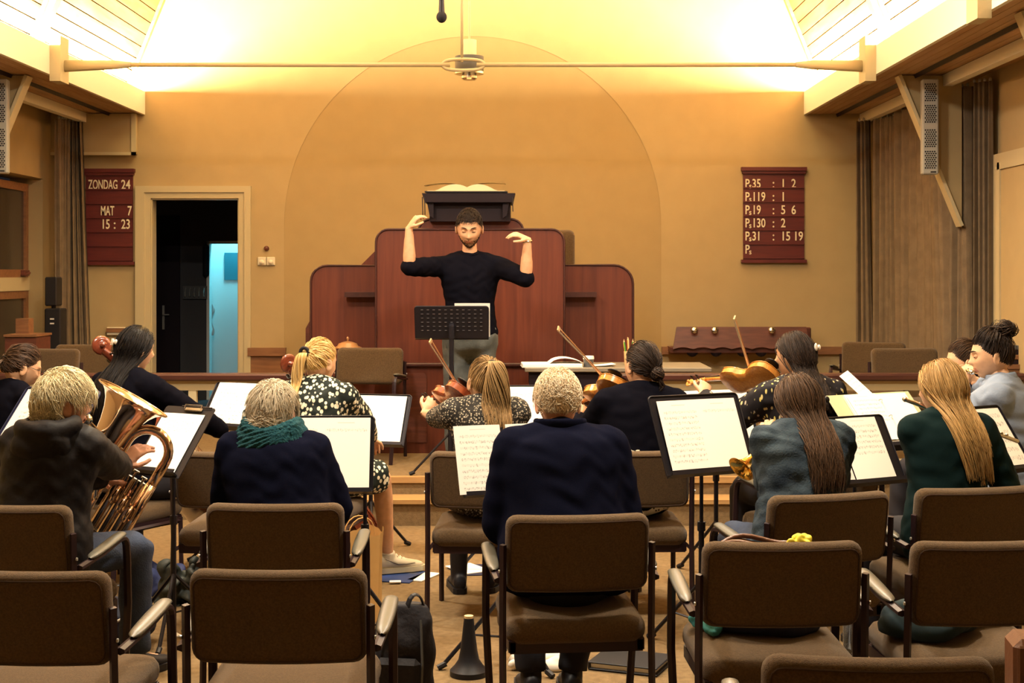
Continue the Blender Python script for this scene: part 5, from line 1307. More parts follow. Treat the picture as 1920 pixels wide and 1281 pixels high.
    for i in range(4):
        y = (-1.5 + i) * .0105 * q; MB().tube([(L * .33, y * .8, ez + .011 * q), (L * .55, y, ez + .028 * q), (nx1, y * .55, rib + .0185 * q), (nx1 + .04 * q, y * .3, rib + .004 * q)], .0006 * q + .0003, 4).build('string', 'silver', t)
    for s in (-1, 1):
        MB().tube([(L * .47, s * .047 * q, ez - .0055 * q), (L * .52, s * .037 * q, ez - .003 * q), (L * .57, s * .042 * q, ez - .004 * q), (L * .62, s * .031 * q, ez - .002 * q)], .0022 * q, 5, flat=.5).build('f_hole', 'ebony', t)
    if chin:
        MB().ell((.028, .052, ez + .008), (.036, .042, .010), 14, 8).build('chin_rest', 'ebony', t, smooth=True)
    if endpin:
        MB().tube([(.01, 0, rib / 2), (-endpin, 0, rib / 2)], .005, 8).build('endpin', 'silver', t)
    return t
def bow(label, frog, tip, up):
    frog, tip = Vector(frog), Vector(tip); L = (tip - frog).length; M = frame(frog, tip - frog, up)
    t = thing('violin_bow', label, 'bow'); t.matrix_world = M
    MB().tube([(-.02, 0, .018)] + [(L * u, 0, .018 - .010 * math.sin(math.pi * u)) for u in (0, .2, .4, .6, .8)] + [(L, 0, .016)], [.0044, .0044, .0043, .004, .0038, .0034, .0028], 8).build('stick', 'bow_stick', t, smooth=True)
    MB().bb(.02, L - .004, -.005, .005, -.001, .0006).build('bow_hair', 'bow_hair', t)
    MB().rbox((.03, 0, .007), (.05, .012, .020), .003).build('frog', 'ebony', t)
    MB().prism([(L - .012, -.002), (L + .004, .001), (L + .010, .022), (L - .006, .018)], Matrix.Translation((0, -.004, 0)), .008).build('tip', 'raw_wood', t)
    MB().tube([(-.02, 0, .018), (-.032, 0, .018)], .0046, 8).build('screw', 'silver', t)
    return t
def flute(label, a, b, group=None):
    a, b = Vector(a), Vector(b); L = (b - a).length; M = frame(a, b - a, (0, 0, 1)); t = thing('flute', label, 'flute'); t.matrix_world = M
    MB().tube([(-.02, 0, 0), (L, 0, 0)], .0095, 12).build('tube', 'silver', t, smooth=True)
    MB().lathe([(.011, 0), (.012, .004), (.008, .012)], (-.02, 0, 0), (-1, 0, 0), 12).build('crown', 'silver', t, smooth=True)
    MB().ell((.07, 0, .008), (.016, .011, .004), 12, 6).build('lip_plate', 'silver', t, smooth=True)
    for i in range(11):
        x = .26 + i * (L - .30) / 11; MB().lathe([(.0085, 0), (.0085, .004), (.006, .005)], (x, 0, .0095), (0, 0, 1), 12).build('key', 'silver', t, smooth=True)
    MB().tube([(.24, .010, .006), (L - .03, .010, .006)], .002, 6).build('rod', 'silver', t)
    return t
def trumpet(label, mouth, bell_c, up, bell_dir=None):
    """mouth: mouthpiece end; bell_c: centre of the bell rim"""
    mouth, bell_c = Vector(mouth), Vector(bell_c); d = (bell_c - mouth); L = d.length; M = frame(mouth, d, up); t = thing('trumpet', label, 'trumpet'); t.matrix_world = M; m = 'brass_yellow'
    prof = [(.0058, 0), (.006, .12), (.008, .2), (.0115, .26), (.017, .30), (.026, .33), (.040, .352), (.060, .366), (.0615, .368), (.058, .3665), (.038, .350), (.024, .328), (.014, .298)]
    MB().lathe([(r, L - .368 + h) for r, h in prof], (0, 0, 0), (1, 0, 0), 32, cap=False).build('bell', m, t, smooth=True)
    MB().tube([(.07, 0, .0), (L - .18, 0, .0)], .0058, 10).build('lead_pipe', m, t, smooth=True)
    MB().tube([(.07, 0, .0)] + [(.07, 0, 0)] , .0058, 6) if False else None
    y2 = -.085
    MB().tube([(L - .37, 0, 0), (L - .40, 0, -.004)] + [(L - .40 - .042 * math.sin(R(a)), 0, -.046 + .042 * math.cos(R(a))) for a in range(0, 181, 30)] + [(L - .15, 0, -.088)], .006, 10).build('bell_bow', m, t, smooth=True)
    MB().tube([(L - .16, .012, 0)] + [(L - .14 + .040 * math.sin(R(a)), .012, -.044 + .044 * math.cos(R(a))) for a in range(0, 181, 30)] + [(L - .30, .012, -.088)], .0062, 10).build('tuning_slide', m, t, smooth=True)
    for i in range(3):
        x = L - .32 + i * .03
        v = MB().tube([(x, .006, -.115), (x, .006, .045)], .0115, 14).build('valve', m, t, angle=40)
        MB().tube([(x, .006, .045), (x, .006, .072)], .003, 8).build('valve_stem', m, v); MB().lathe([(.009, .072), (.009, .076)], (x, .006, 0), (0, 0, 1), 12).build('finger_button', 'silver', v)
    MB().lathe([(.0135, 0), (.0135, .004), (.008, .014), (.004, .03), (.0045, .085)], (-.0, 0, 0), (1, 0, 0), 16).build('mouthpiece', 'silver', t, smooth=True)
    return t
def euphonium(label, O, u, v, k, mouth):
    """O bell centre, u bell axis, v in-plane axis towards the valve side, k metres per template unit"""
    u, v = Vector(u).normalized(), Vector(v); v = (v - u * v.dot(u)).normalized(); w = u.cross(v)
    def q(a, b, c=0.): return (v * (b * k) + u * (a * k) + w * (c * k))
    t = thing('euphonium', label, 'euphonium', O); m = 'brass_rose'
    prof = [(70, 0), (72.5, 1.2), (72, 2.4), (64, -1), (54, -9), (46, -20), (39, -36), (33, -58), (28, -90), (24, -130), (20, -180), (17, -225), (15.5, -262)]
    inner = [(r - 2.0, h) for r, h in prof[3:]]
    MB().lathe([(r * k, h * k) for r, h in reversed(inner)] + [(r * k, h * k) for r, h in prof], (0, 0, 0), u, 40, cap=False, up=v).build('bell', m, t, smooth=True)
    MB().tube([u * (1.2 * k) + (v * math.cos(a) + w * math.sin(a)) * (71.5 * k) for a in (2 * math.pi * i / 48 for i in range(48))], 1.5 * k, 6, closed=True).build('bell_rim', m, t, smooth=True)
    # bottom bow from the bell's throat round to the outer branch, up to the top bow and down again
    pts = [q(-250, 0)] + [q(-262 - 40 * math.sin(R(a)), 56 - 56 * math.cos(R(a)), 4) for a in range(0, 181, 20)] + [q(-200, 113, 4), q(-120, 113, 4)]
    MB().tube(pts, [15.5 * k, 15 * k] + [14 * k] * 9 + [11.5 * k, 10 * k], 14).build('bottom_bow', m, t, smooth=True)
    pts = [q(-124, 113, 4), q(-80, 113, 4)] + [q(-72 + 41 * math.sin(R(a)), 72 + 41 * math.cos(R(a)), 4 + 6 * a / 180) for a in range(0, 181, 15)] + [q(-140, 31, 14), q(-215, 32, 18)]
    MB().tube(pts, [10 * k, 9.6 * k] + [9 * k] * 13 + [8 * k, 7 * k], 14).build('top_bow', m, t, smooth=True)
    for a in (-78, -150): MB().tube([q(a, 104, 4), q(a - 3, 122, 4)], 10.6 * k, 14).build('ferrule', 'silver', t) if False else None
    for i in range(3):
        c = 58 + 19 * i
        va = MB().tube([q(-235, c, -8), q(-128, c, -8)], 8.2 * k, 16).build('valve', m, t, angle=40)
        MB().tube([q(-128, c, -8), q(-123, c, -8)], 8.8 * k, 16).build('valve_cap', 'silver', va); MB().tube([q(-240, c, -8), q(-235, c, -8)], 8.8 * k, 16).build('bottom_cap', 'silver', va)
        MB().tube([q(-123, c, -8), q(-108 - 4 * i, c, -8)], 2.2 * k, 8).build('valve_stem', 'silver', va); MB().tube([q(-108 - 4 * i, c, -8), q(-105 - 4 * i, c, -8)], 6 * k, 12).build('finger_button', 'silver', va)
        MB().tube([q(-150 - 10 * i, c + 6, -14), q(-150 - 10 * i, c + 10, -28)] + [q(-160 - 10 * i - 9 * math.sin(R(a)) * 0, c + 10 + 0 * a, -28 - 8 * math.sin(R(a))) + u * (-(1 - math.cos(R(a))) * 9 * k) for a in (45, 90, 135, 180)] + [q(-178 - 10 * i, c + 6, -14)], 4 * k, 10).build('valve_slide', m, va, smooth=True)
    mo = Vector(mouth) - Vector(O); pd = (q(-86, -18, -10) - mo).normalized(); rim = mo + pd * .004
    MB().tube(spline([rim + pd * .05, rim + pd * .09, q(-86, -18, -10), q(-100, -4, -26), q(-150, 20, -28), q(-190, 40, -18)], 5), 4.2 * k, 10).build('mouth_pipe', 'silver', t, smooth=True)
    MB().lathe([(10 * k, 0), (10 * k, 3 * k), (6 * k, 14 * k), (4.5 * k, 32 * k)], rim, pd, 16).build('mouthpiece', 'silver', t, smooth=True)
    for a, b in ((-90, -118), (-170, -185)): MB().tube([q(a, 24, 0), q(a, 34, 6)], 3 * k, 8).build('brace', m, t)
    return t
def score_mat(name, rows, fill0=.06, fill1=.95, dens=.54, paper=(.90, .88, .82), dark=(.13, .12, .13), two=False, blank2=1.1):
    """printed staves: rows over the page between v=fill0..fill1 (v down from the top)"""
    m = bpy.data.materials.new(name); m.use_nodes = True; nt = m.node_tree; b = nt.nodes['Principled BSDF']; b.inputs['Roughness'].default_value = .7; b.inputs['Specular IOR Level'].default_value = .2
    uv = nd(nt, 'ShaderNodeUVMap'); sx = nd(nt, 'ShaderNodeSeparateXYZ'); nt.links.new(uv.outputs[0], sx.inputs[0])
    def mth(op, a, c=None, clamp=False):
        n = nd(nt, 'ShaderNodeMath', operation=op); n.use_clamp = clamp
        for i, z in enumerate((a, c)):
            if z is None: continue
            if isinstance(z, (int, float)): n.inputs[i].default_value = z
            else: nt.links.new(z, n.inputs[i])
        return n.outputs[0]
    u, v = sx.outputs[0], sx.outputs[1]
    if two: u = mth('FRACT', mth('MULTIPLY', u, 2.0))
    vr = mth('MULTIPLY', mth('DIVIDE', mth('SUBTRACT', v, fill0), fill1 - fill0), rows); row = mth('FLOOR', vr); fr = mth('FRACT', vr)
    inpage = mth('MULTIPLY', mth('MULTIPLY', mth('GREATER_THAN', v, fill0), mth('LESS_THAN', v, fill1)), mth('MULTIPLY', mth('GREATER_THAN', u, .10), mth('LESS_THAN', u, .93)))
    if two: inpage = mth('MULTIPLY', inpage, mth('SUBTRACT', 1.0, mth('MULTIPLY', mth('GREATER_THAN', sx.outputs[0], .5), mth('GREATER_THAN', v, blank2))))
    band = mth('MULTIPLY', mth('GREATER_THAN', fr, .30), mth('LESS_THAN', fr, .68))
    lines = mth('LESS_THAN', mth('FRACT', mth('MULTIPLY', mth('SUBTRACT', fr, .30), 5 / .38)), .22)
    cm = nd(nt, 'ShaderNodeCombineXYZ'); nt.links.new(mth('MULTIPLY', u, 46), cm.inputs[0]); nt.links.new(mth('MULTIPLY', row, 7.3), cm.inputs[1]); nt.links.new(mth('MULTIPLY', fr, 2.6), cm.inputs[2])
    nz = nd(nt, 'ShaderNodeTexNoise'); nz.inputs['Scale'].default_value = 1.0; nz.inputs['Detail'].default_value = 1; nt.links.new(cm.outputs[0], nz.inputs['Vector'])
    wide = mth('MULTIPLY', mth('GREATER_THAN', fr, .22), mth('LESS_THAN', fr, .76))
    notes = mth('MULTIPLY', mth('GREATER_THAN', nz.outputs['Fac'], dens), wide)
    ink = mth('MULTIPLY', mth('MAXIMUM', mth('MULTIPLY', mth('MULTIPLY', lines, band), .5), mth('MULTIPLY', notes, .55)), inpage)
    title = mth('MULTIPLY', mth('MULTIPLY', mth('GREATER_THAN', v, fill0 * .48), mth('LESS_THAN', v, fill0 * .56)), mth('MULTIPLY', mth('GREATER_THAN', u, .34), mth('LESS_THAN', u, .68)))
    ink = mth('MAXIMUM', ink, mth('MULTIPLY', title, .35))
    mx = nd(nt, 'ShaderNodeMix', data_type='RGBA'); mx.inputs[6].default_value = (*paper, 1); mx.inputs[7].default_value = (*dark, 1)
    nt.links.new(ink, mx.inputs[0]); nt.links.new(mx.outputs[2], b.inputs['Base Color'])
    MAT[name] = m
score_mat('score_ten', 10, .12, .97, .60); score_mat('score_eight', 8, .10, .96, .60); score_mat('score_two', 10, .14, .93, .60, two=True, blank2=.22)
score_mat('score_few', 6, .10, .62, .59); score_mat('score_staves', 6, .06, .95, .59); score_mat('score_top', 9, .10, .30, .60)
def paper_sheet(name, label, M, w, h, m, curl=.006, grp=None, thick=.0):
    """sheet in the local xz plane of M (x right, z up, y away)"""
    t = thing(name, label, 'sheet music', group=grp); t.matrix_world = M
    nu, nv = 9, 9
    mb = MB().grid(lambda a, b: Vector(((a - .5) * w, -curl * math.sin(math.pi * a) * (1 - .5 * b) + .35 * curl * (1 - b), (b - .5) * h)), nu, nv)
    o = mb.build('page', m, t, smooth=True)
    ul = o.data.uv_layers.new(name='UVMap')
    for lp in o.data.loops:
        vi = lp.vertex_index; ul.data[lp.index].uv = ((vi % nu) / (nu - 1), 1 - (vi // nu) / (nv - 1))
    return t
def desk_frame(cx, cy, Y, yaw=0., tilt=22., roll=0.):
    """frame of a stand's desk: y axis away from the reader, tilted back"""
    return Matrix.Translation(P(cx, cy, Y)) @ Matrix.Rotation(R(yaw), 4, 'Z') @ Matrix.Rotation(R(-tilt), 4, 'X') @ Matrix.Rotation(R(roll), 4, 'Y')
def music_stand(label, M, w, h, z0=0., solid=True, mat_='black_metal', legs_yaw=0., holes=False, pole=None, lip=True, fat=1.):
    t = thing('music_stand', label, 'music stand', (M.translation.x, M.translation.y, z0)); L = Matrix.Translation((-M.translation.x, -M.translation.y, -z0)) @ M
    mb = MB(); mb.M = L
    ol = rounded(-w / 2, w / 2, -h / 2, h / 2, .018, .018, 4)
    if solid:
        mb.prism(ol, Matrix.Translation((0, .006, 0)), .004); dk = mb.build('desk', mat_, t)
        e = MB(); e.M = L; e.tube([Vector((x, .004, z)) for x, z in ol], .004, 6, closed=True); e.build('desk_edge', mat_, dk)
        if holes:
            hb = MB(); hb.M = L
            for r_ in range(6):
                for c_ in range(11): hb.tube([Vector((-w * .40 + w * .8 * c_ / 10 - .008, .0112, h * .40 - r_ * h * .13)), Vector((-w * .40 + w * .8 * c_ / 10 + .008, .0112, h * .40 - r_ * h * .13))], .0045, 6, flat=.3)
            hb.build('slots', 'ink_light', dk)
    else:
        for a, b in (((-w / 2, -h / 2), (w / 2, -h / 2)), ((-w / 2, -h / 2), (0, h * .35)), ((w / 2, -h / 2), (0, h * .35)), ((0, -h / 2), (0, h / 2)), ((-w / 2, -h / 2), (-w / 2, h * .45)), ((w / 2, -h / 2), (w / 2, h * .45))):
            s_ = MB(); s_.M = L; s_.tube([(a[0], .008, a[1]), (b[0], .008, b[1])], .006, 5); s_.build('strut', mat_, t)
    if lip:
        lp = MB(); lp.M = L; lp.bb(-w / 2, w / 2, -.040, .006, -h / 2 - .012, -h / 2 - .006); lp.bb(-w / 2, w / 2, -.043, -.039, -h / 2 - .012, -h / 2 + .006); lp.build('ledge', mat_, t)
    c = L @ Vector((0, .03, -h * .1)); px, py = (pole or (0, 0)); base = Vector((c.x + px, c.y + py, 0)); top_ = c
    MB().tube([L @ Vector((0, .01, -h * .1)), c, Vector((base.x, base.y, max(c.z - .08, .4)))], .011 * fat, 8).build('neck', mat_, t)
    MB().tube([Vector((base.x, base.y, max(c.z - .06, .42))), Vector((base.x, base.y, .42))], .0085 * fat, 8).build('inner_pole', mat_, t); MB().tube([Vector((base.x, base.y, .55)), Vector((base.x, base.y, .06))], .0125 * fat, 8).build('pole', mat_, t)
    MB().lathe([(.018 * fat, .52), (.018 * fat, .56)], (base.x, base.y, 0), n=10).build('clamp', mat_, t)
    for i in range(3):
        a = R(legs_yaw + 120 * i); d = Vector((math.cos(a), math.sin(a), 0))
        lg = MB().tube([base + Vector((0, 0, .30)), base + d * .27 + Vector((0, 0, .012))], .009, 6).build('leg', mat_, t); MB().tube([base + d * .25 + Vector((0, 0, .025)), base + d * .285 + Vector((0, 0, .009))], .013, 8).build('rubber_foot', 'black', lg)
        MB().tube([base + Vector((0, 0, .12)), base + d * .15 + Vector((0, 0, .14))], .005, 5).build('stay', mat_, lg)
    return t

def far_point(a, px, py, L, sign=1):
    """point seen at pixel (px, py) that lies L from a, on the far (sign=1) or near side"""
    a = Vector(a); r = P(px, py, 1.0) - Vector((0, 0, CAM_H)); c = Vector((0, 0, CAM_H)) - a
    A, B, C = r.dot(r), 2 * r.dot(c), c.dot(c) - L * L; D = B * B - 4 * A * C
    Y = (-B + sign * math.sqrt(max(D, 0))) / (2 * A); q = Vector((0, 0, CAM_H)) + r * Y
    return a + (q - a).normalized() * L
def hold_violin(p, lab, blab, scroll, contact, tip, tipY, mbody, n, lat=-.085, fwd=.07, dz=.012, hand=None):
    """violin on the left collarbone of p, scroll and bow tip as seen; both hands follow"""
    va = p.MW @ Vector((p.nb.x + lat, p.nb.y + fwd, p.nb.z + dz)); vb = far_point(va, *scroll, .60); d = (vb - va).normalized()
    nn = Vector(n); T = P(tip[0], tip[1], tipY)
    for _ in range(4):                                   # tilt the violin so that the bow lies in the plane of its strings
        nn = (nn - d * nn.dot(d)).normalized(); C = va + d * .215 + nn * .076; q = d.cross((T - C).normalized()); q = q if q.z > 0 else -q; nn = q.normalized()
    F = frame(va, d, nn); yy = Vector((F[0][1], F[1][1], F[2][1]))
    wrist = va + d * .455 - nn * .075
    p.arm(-1, wrist, (-.35, -.1, -1), hand=dict(d=tuple(nn * .8 + d * .2), n=tuple(-yy * .3 - d * .2 + Vector((-.3, -.8, 0))), curl=.62, thumb=.9, size=.92))
    w = (C - T).normalized(); fr = T + w * .74
    p.arm(1, fr + w * .05 - nn * .02, (1, -.25, -.35), hand=dict(d=tuple(-w), n=tuple(nn), curl=.5, thumb=.9, size=.92))
    return lambda: (fiddle('violin', lab, 'violin', F, mbody=mbody), bow(blab, fr, T, tuple(nn)))
def hold_cello(p, lab, scroll, Y, tail, n):
    S = P(scroll[0], scroll[1], Y); d = (p.MW @ Vector(tail) - S).normalized(); n = Vector(n); nn = (n - d * n.dot(d)).normalized()
    o = S + d * 1.228 - nn * .098; pin = (o.z + nn.z * .0575) / -d.z
    fiddle('cello', lab, 'cello', frame(o, -d, nn), L=.755, W=.44, rib=.115, neck=.52, mbody='cello_red', chin=False, endpin=pin)
    return S, d, nn
# ------------------------------------------------------------------ conductor
mat('knit_black', (.0045, .0045, .008), 1., bump=.15, bscale=420, spec=.02); mat('knit_navy', (.005, .006, .016), 1., bump=.15, bscale=420, spec=.02); mat('jacket', (.008, .007, .008), .6, bump=.25, bscale=30, spec=.16)
mat('denim', (.050, .072, .090), .85, bump=.3, bscale=120, var=.75, vscale=9, spec=.1, var2=(.012, .020, .032)); mat('denim_dark', (.030, .045, .085), .85, bump=.3, bscale=160, var=.3, vscale=9); mat('jeans_grey', (.075, .088, .090), .85, bump=.3, bscale=160, var=.35, vscale=8)
mat('green_top', (.003, .013, .014), .9, bump=.12, bscale=420, spec=.1); mat('shirt_blue', (.20, .25, .34), .75, bump=.15, bscale=120); mat('scarf_teal', (.008, .060, .075), .95, bump=.6, bscale=150)
mat('tights', (.012, .010, .012), .7); mat('white_shoe', (.55, .50, .38), .6); mat('sole_cream', (.50, .44, .30), .6); mat('trousers_dark', (.014, .013, .018), .85)
pattern_mat('dots_bw', (.012, .018, .016), (.72, .68, .50), 46, .42, spot2=(.80, .76, .58), stretch=(1, 1, .75)); pattern_mat('floral', (.022, .020, .018), (.55, .48, .36), 88, .38, spot2=(.10, .09, .07)); pattern_mat('gold_flecks', (.010, .009, .012), (.62, .52, .12), 36, .27, spot2=(.45, .40, .34), stretch=(1.3, 1.3, .55)); pattern_mat('spots_pale', (.66, .60, .46), (.03, .026, .024), 50, .24)
c = Person('bearded person in a black sweater conducting with both arms raised', (880, 390), 9.98, 180, seat=False, z0=PLZ, lean=2, slouch=.05, shoulder=.180, wide=.98, head=(-24, 0, 0), headfwd=.045, hat=.008, hs=1.13, necklen=.82)
wr = P(767, 427, 9.78); c.arm(1, wr, (.35, .25, -1), l1=.275, l2=.245, hand=dict(d=(.55, -.10, .75), n=(-.55, -.4, .7), curls=[.45, .55, .65, .75], thumb=1.0))
wl_ = P(989, 449, 9.76); c.arm(-1, wl_, (-.35, .25, -1), l1=.275, l2=.245, hand=dict(d=(-.86, -.25, .38), n=(.2, -.35, .9), curls=[.38, .42, .45, .5], thumb=.9))
c.legs[1][1].x = .105; c.body(); c.top('knit_black', sleeve=.56, g=.014, bag=.0, amp=.0028, freq=48., name='sweater', cut=2); c.trousers('jeans_grey', .014, 'jeans'); c.shoes('leather_brown')
nk = MB().tube([c.nb + Vector((.062 * math.cos(a), .012 + .060 * math.sin(a), .026 - .020 * math.sin(a))) for a in (2 * math.pi * i / 24 for i in range(24))], .009, 8, closed=True).build('collar', 'knit_black', c.root, smooth=True)
c.hair_short('hair_dark', n=2200, length=.018, lift=.004, curl=.001, r=.0013, seed=11, vol=.006); c.brows_eyes()
def beard(p, m, n=800, seed=2):
    g = np.random.default_rng(seed); V = HEAD_V[:72 * 56]; x, y, z = V[:, 0], V[:, 1], V[:, 2]
    ok = (z < -.030) & (y > -.005) & ~((np.abs(x) < .021) & (z > -.071) & (z < -.051) & (y > .05)) & ~((z > -.05) & (np.abs(x) < .050) & (y > .03) & ~((np.abs(x) < .03) & (z < -.041))) & (z > -.118)
    base = V[ok]; i = g.integers(0, len(base), n); b = base[i] + g.normal(size=(n, 3)) * .002; nr = unit(b * np.array([1, 1, .6])); t = np.linspace(0, 1, 4)[None, :, None]
    pth = b[:, None] + nr[:, None] * (.003 * t) + np.array([0, .0, -1.]) * (.006 * t * t)
    return strands('beard', p.hd(pth), np.full(n, .0013), g.random(n), m, p.root)
beard(c, 'hair_dark')
W_, E_ = c.arms[-1]['W'], c.arms[-1]['E']; dd = (W_ - E_).normalized(); wp = W_ - dd * .012
MB().tube([wp - dd * .008, wp + dd * .008], [(.031, .026), (.031, .026)], 16).build('watch_strap', 'silver', c.root, smooth=True)
def clip(p, pos, m='cloth_white'):
    k = MB(); q = Vector(pos)
    k.M = p.HM @ Matrix.Translation(q)
    k.add([(-.006, 0, 0), (-.03, -.012, .022), (-.034, -.012, -.018), (-.006, -.004, -.004)], [(0, 1, 2, 3)]); k.ell((-.018, -.008, 0), (.016, .006, .020), 10, 6); k.ell((.016, -.008, .002), (.014, .007, .014), 10, 6); k.ell((0, -.008, 0), (.008, .008, .008), 8, 6)
    return k.build('hair_clip', m, p.root, smooth=True)
# ------------------------------------------------------------------ euphonium player
e = Person('person with short fair grey hair and dark hooded jacket playing the euphonium', (118, 690), 5.55, -14, at=CH['euph'], lean=4, slouch=.08, wide=1.02, deep=1.0, head=(-6, -40, 4), skin='skin_old', hat=.02, shoulder=.156)
EY = 6.02
eo = P(249, 748, EY); EK = EY / F_PX
ew = P(236, 878, EY - .05)
e.arm(1, ew, (.6, -.55, -.7), hand=dict(d=(.55, .12, .62), n=(-.45, -.75, .35), curls=[.40, .45, .5, .55], thumb=.8))
e.arm(-1, P(200, 900, EY - .10), (-.7, -.2, -1))
for sd_ in (-1, 1): e.legs[sd_][1].x = sd_ * .19; e.legs[sd_][2].x = sd_ * .17; e.legs[sd_][3].x = sd_ * .20
e.body(); e.top('jacket', 1.0, g=.024, bag=.035, amp=.0034, freq=44, name='jacket', long=.05); e.trousers('denim_dark', .014, 'jeans'); e.shoes('black')
hb_ = MB(); nbp = e.nb
hb_.tube([nbp + Vector((.105 * math.sin(a), -.035 - .062 * math.cos(a) , .025 - .028 * math.cos(a))) for a in (R(-125 + 250 * i / 20) for i in range(21))], [.030 + .022 * math.cos(R(-125 + 250 * i / 20)) for i in range(21)], 12)
hb_.ell(nbp + Vector((0, -.095, -.055)), (.125, .055, .085), 18, 10)
co, f, no = remesh(hb_, .008, 4); mesh_obj('hood', folds(co, no, .006, 26, .4), f, 'jacket', e.root)
e.hair_short('hair_yellowgrey', n=2400, length=.078, lift=.020, curl=.005, r=.0012, seed=21, vol=.014, drop=.014); e.glasses('silver')
W_, E_ = e.arms[1]['W'], e.arms[1]['E']; dd = (W_ - E_).normalized(); MB().tube([W_ - dd * .05, W_ - dd * .02], .047, 14).build('cuff', 'jacket', e.root, smooth=True)
euphonium('lacquered rose brass euphonium with its bell pointing up', eo, (.5, .12, .865), (.865, .03, -.5), EK, (e.MW @ e.HM) @ Vector((0, .100, -.058)))
# ------------------------------------------------------------------ person with teal scarf
w = Person('person with short grey hair, teal knitted scarf and navy jumper', (512, 711), 5.55, -3, at=CH['scarf'], lean=9, slouch=.12, wide=1.20, deep=1.18, head=(-10, -8, 0), skin='skin_old', hat=.018, shoulder=.165)
w.relax(1); w.relax(-1); w.body(); w.top('knit_navy', 1.0, g=.024, bag=.03, amp=.0022, freq=44, name='jumper'); w.trousers('trousers_dark'); w.shoes('black')
w.hair_short('hair_grey', n=2400, length=.085, lift=.016, curl=.004, r=.0012, seed=31, vol=.012, drop=.02, crown=(.1, -.35, .93))
sc = MB()
for r_, z_, rr_ in ((.088, .040, .026), (.100, .012, .030), (.112, -.014, .028)):
    sc.tube([w.nb + Vector((r_ * 1.12 * math.sin(a), -.008 - r_ * .92 * math.cos(a), z_ + .012 * math.sin(a * 2 + r_ * 60) - .012 * math.cos(a))) for a in (2 * math.pi * i / 28 for i in range(28))], rr_, 10, closed=True)
co, f, no = remesh(sc, .006, 2); tw_ = np.sin(np.arctan2(co[:, 0], co[:, 1]) * 34 + co[:, 2] * 260) * .0035; mesh_obj('scarf', co + no * tw_[:, None], f, 'scarf_teal', w.root)
# ------------------------------------------------------------------ white haired person
m_ = Person('white haired person with balding crown in a navy zip neck jumper', (1046, 692), 5.3, 4, at=CH['man'], lean=14, slouch=.16, wide=1.24, deep=1.15, head=(-16, 0, 0), skin='skin_old', hat=.012, shoulder=.172, headfwd=.05)
m_.legs[1][2].x = .05; m_.legs[1][3].x = .05
for sd_ in (-1, 1): m_.legs[sd_][2].y = .33; m_.legs[sd_][3].y = .49
m_.arm(1, (.17, .34, .72), (.30, -.5, -1), world=False); m_.arm(-1, (-.15, .36, .76), (-.35, -.5, -1), world=False)
m_.body(); m_.top('knit_navy', 1.0, g=.026, bag=.035, amp=.003, freq=36, name='jumper'); m_.trousers('trousers_dark'); m_.shoes('black')
m_.hair_short('hair_white', n=2400, length=.036, lift=.012, curl=.003, r=.0012, seed=41, recede=.15, bald=.6, vol=.010, crown=(0, .15, 1.))
cl_ = MB(); nb_ = m_.nb
cl_.tube([nb_ + Vector((.092 * math.sin(a), -.004 - .078 * math.cos(a), .030 + .006 * math.cos(a))) for a in (2 * math.pi * i / 26 for i in range(26))], [(.010, .024)] * 26, 10, closed=True, up=(0, 0, 1))
co, f, no = remesh(cl_, .006, 2); mesh_obj('zip_collar', co, f, 'knit_navy', m_.root)
MB().tube([nb_ + Vector((.105 * math.sin(a), -.006 - .090 * math.cos(a), .004 + .006 * math.cos(a))) for a in (2 * math.pi * i / 26 for i in range(26))], .0055, 6, closed=True).build('collar_seam', 'leather_brown' if False else 'jacket', m_.root, smooth=True)
MB().tube([nb_ + Vector((.078 * math.sin(a), .002 - .066 * math.cos(a), .036 + .006 * math.cos(a))) for a in (2 * math.pi * i / 26 for i in range(26))], .007, 6, closed=True).build('shirt_collar', 'cloth_white', m_.root, smooth=True)
# ------------------------------------------------------------------ denim jacket, trumpet
d_ = Person('person with long brown hair and washed denim jacket holding a trumpet', (1497, 697), 5.72, 16, at=CH['denim'], lean=12, slouch=.14, wide=1.08, deep=1.05, head=(-12, 12, 0), hat=.012, shoulder=.168)
TB = P(1389, 880, 6.00); TM = P(1458, 806, 6.12)
d_.arm(-1, P(1450, 838, 6.02), (-.15, -.4, -1), hand=dict(d=(-.2, .1, .9), n=(-.4, -.8, .1), curl=.75, thumb=1.))
d_.arm(1, P(1492, 832, 6.08), (.5, -.3, -1))
for sd_ in (-1, 1): d_.legs[sd_][2].y = .29; d_.legs[sd_][3].y = .45
d_.body(); d_.top('denim', 1.0, g=.022, bag=.02, amp=.0055, freq=46, name='denim_jacket'); d_.trousers('denim_dark', name='jeans'); d_.shoes('black')
cj = MB().tube([d_.nb + Vector((.085 * math.sin(a), -.004 - .075 * math.cos(a), .012 + .006 * math.cos(a))) for a in (2 * math.pi * i / 24 for i in range(24))], [(.009, .026)] * 24, 8, closed=True, up=(0, 0, 1)).build('collar', 'denim', d_.root, smooth=True)
def seam(p, h, x0, x1, dy=-.004, m='denim_dark', n=12, bow=0.):
    """stitched seam across the back at spine height h"""
    pts = []
    sec = p.torso_sections(.022, .02)
    for i in range(n + 1):
        x = x0 + (x1 - x0) * i / n; q = p.sp(h); a = .20 * p.k * p.wide; b = (.112 * p.k * p.deep + .024)
        pts.append(Vector((x + p.lx * h * 1.8, q.y - b * math.sqrt(max(0., 1 - (x / a) ** 2)) + dy, q.z + bow * (x / .15) ** 2)))
    MB().tube(pts, .0028, 5).build('back_seam', m, p.root)
d_.hair_long('hair_brown', n=1400, length=.27, seed=51, r=.0017, gather=.28, gx=-.01, yback=-.135, wav=.022, front=.3, sway=(.0, 0))
clip(d_, (.082, -.055, .0), 'black')
TT = trumpet('gold lacquered trumpet held low with its bell turned aside', TM, TB, (.55, -.6, .5))
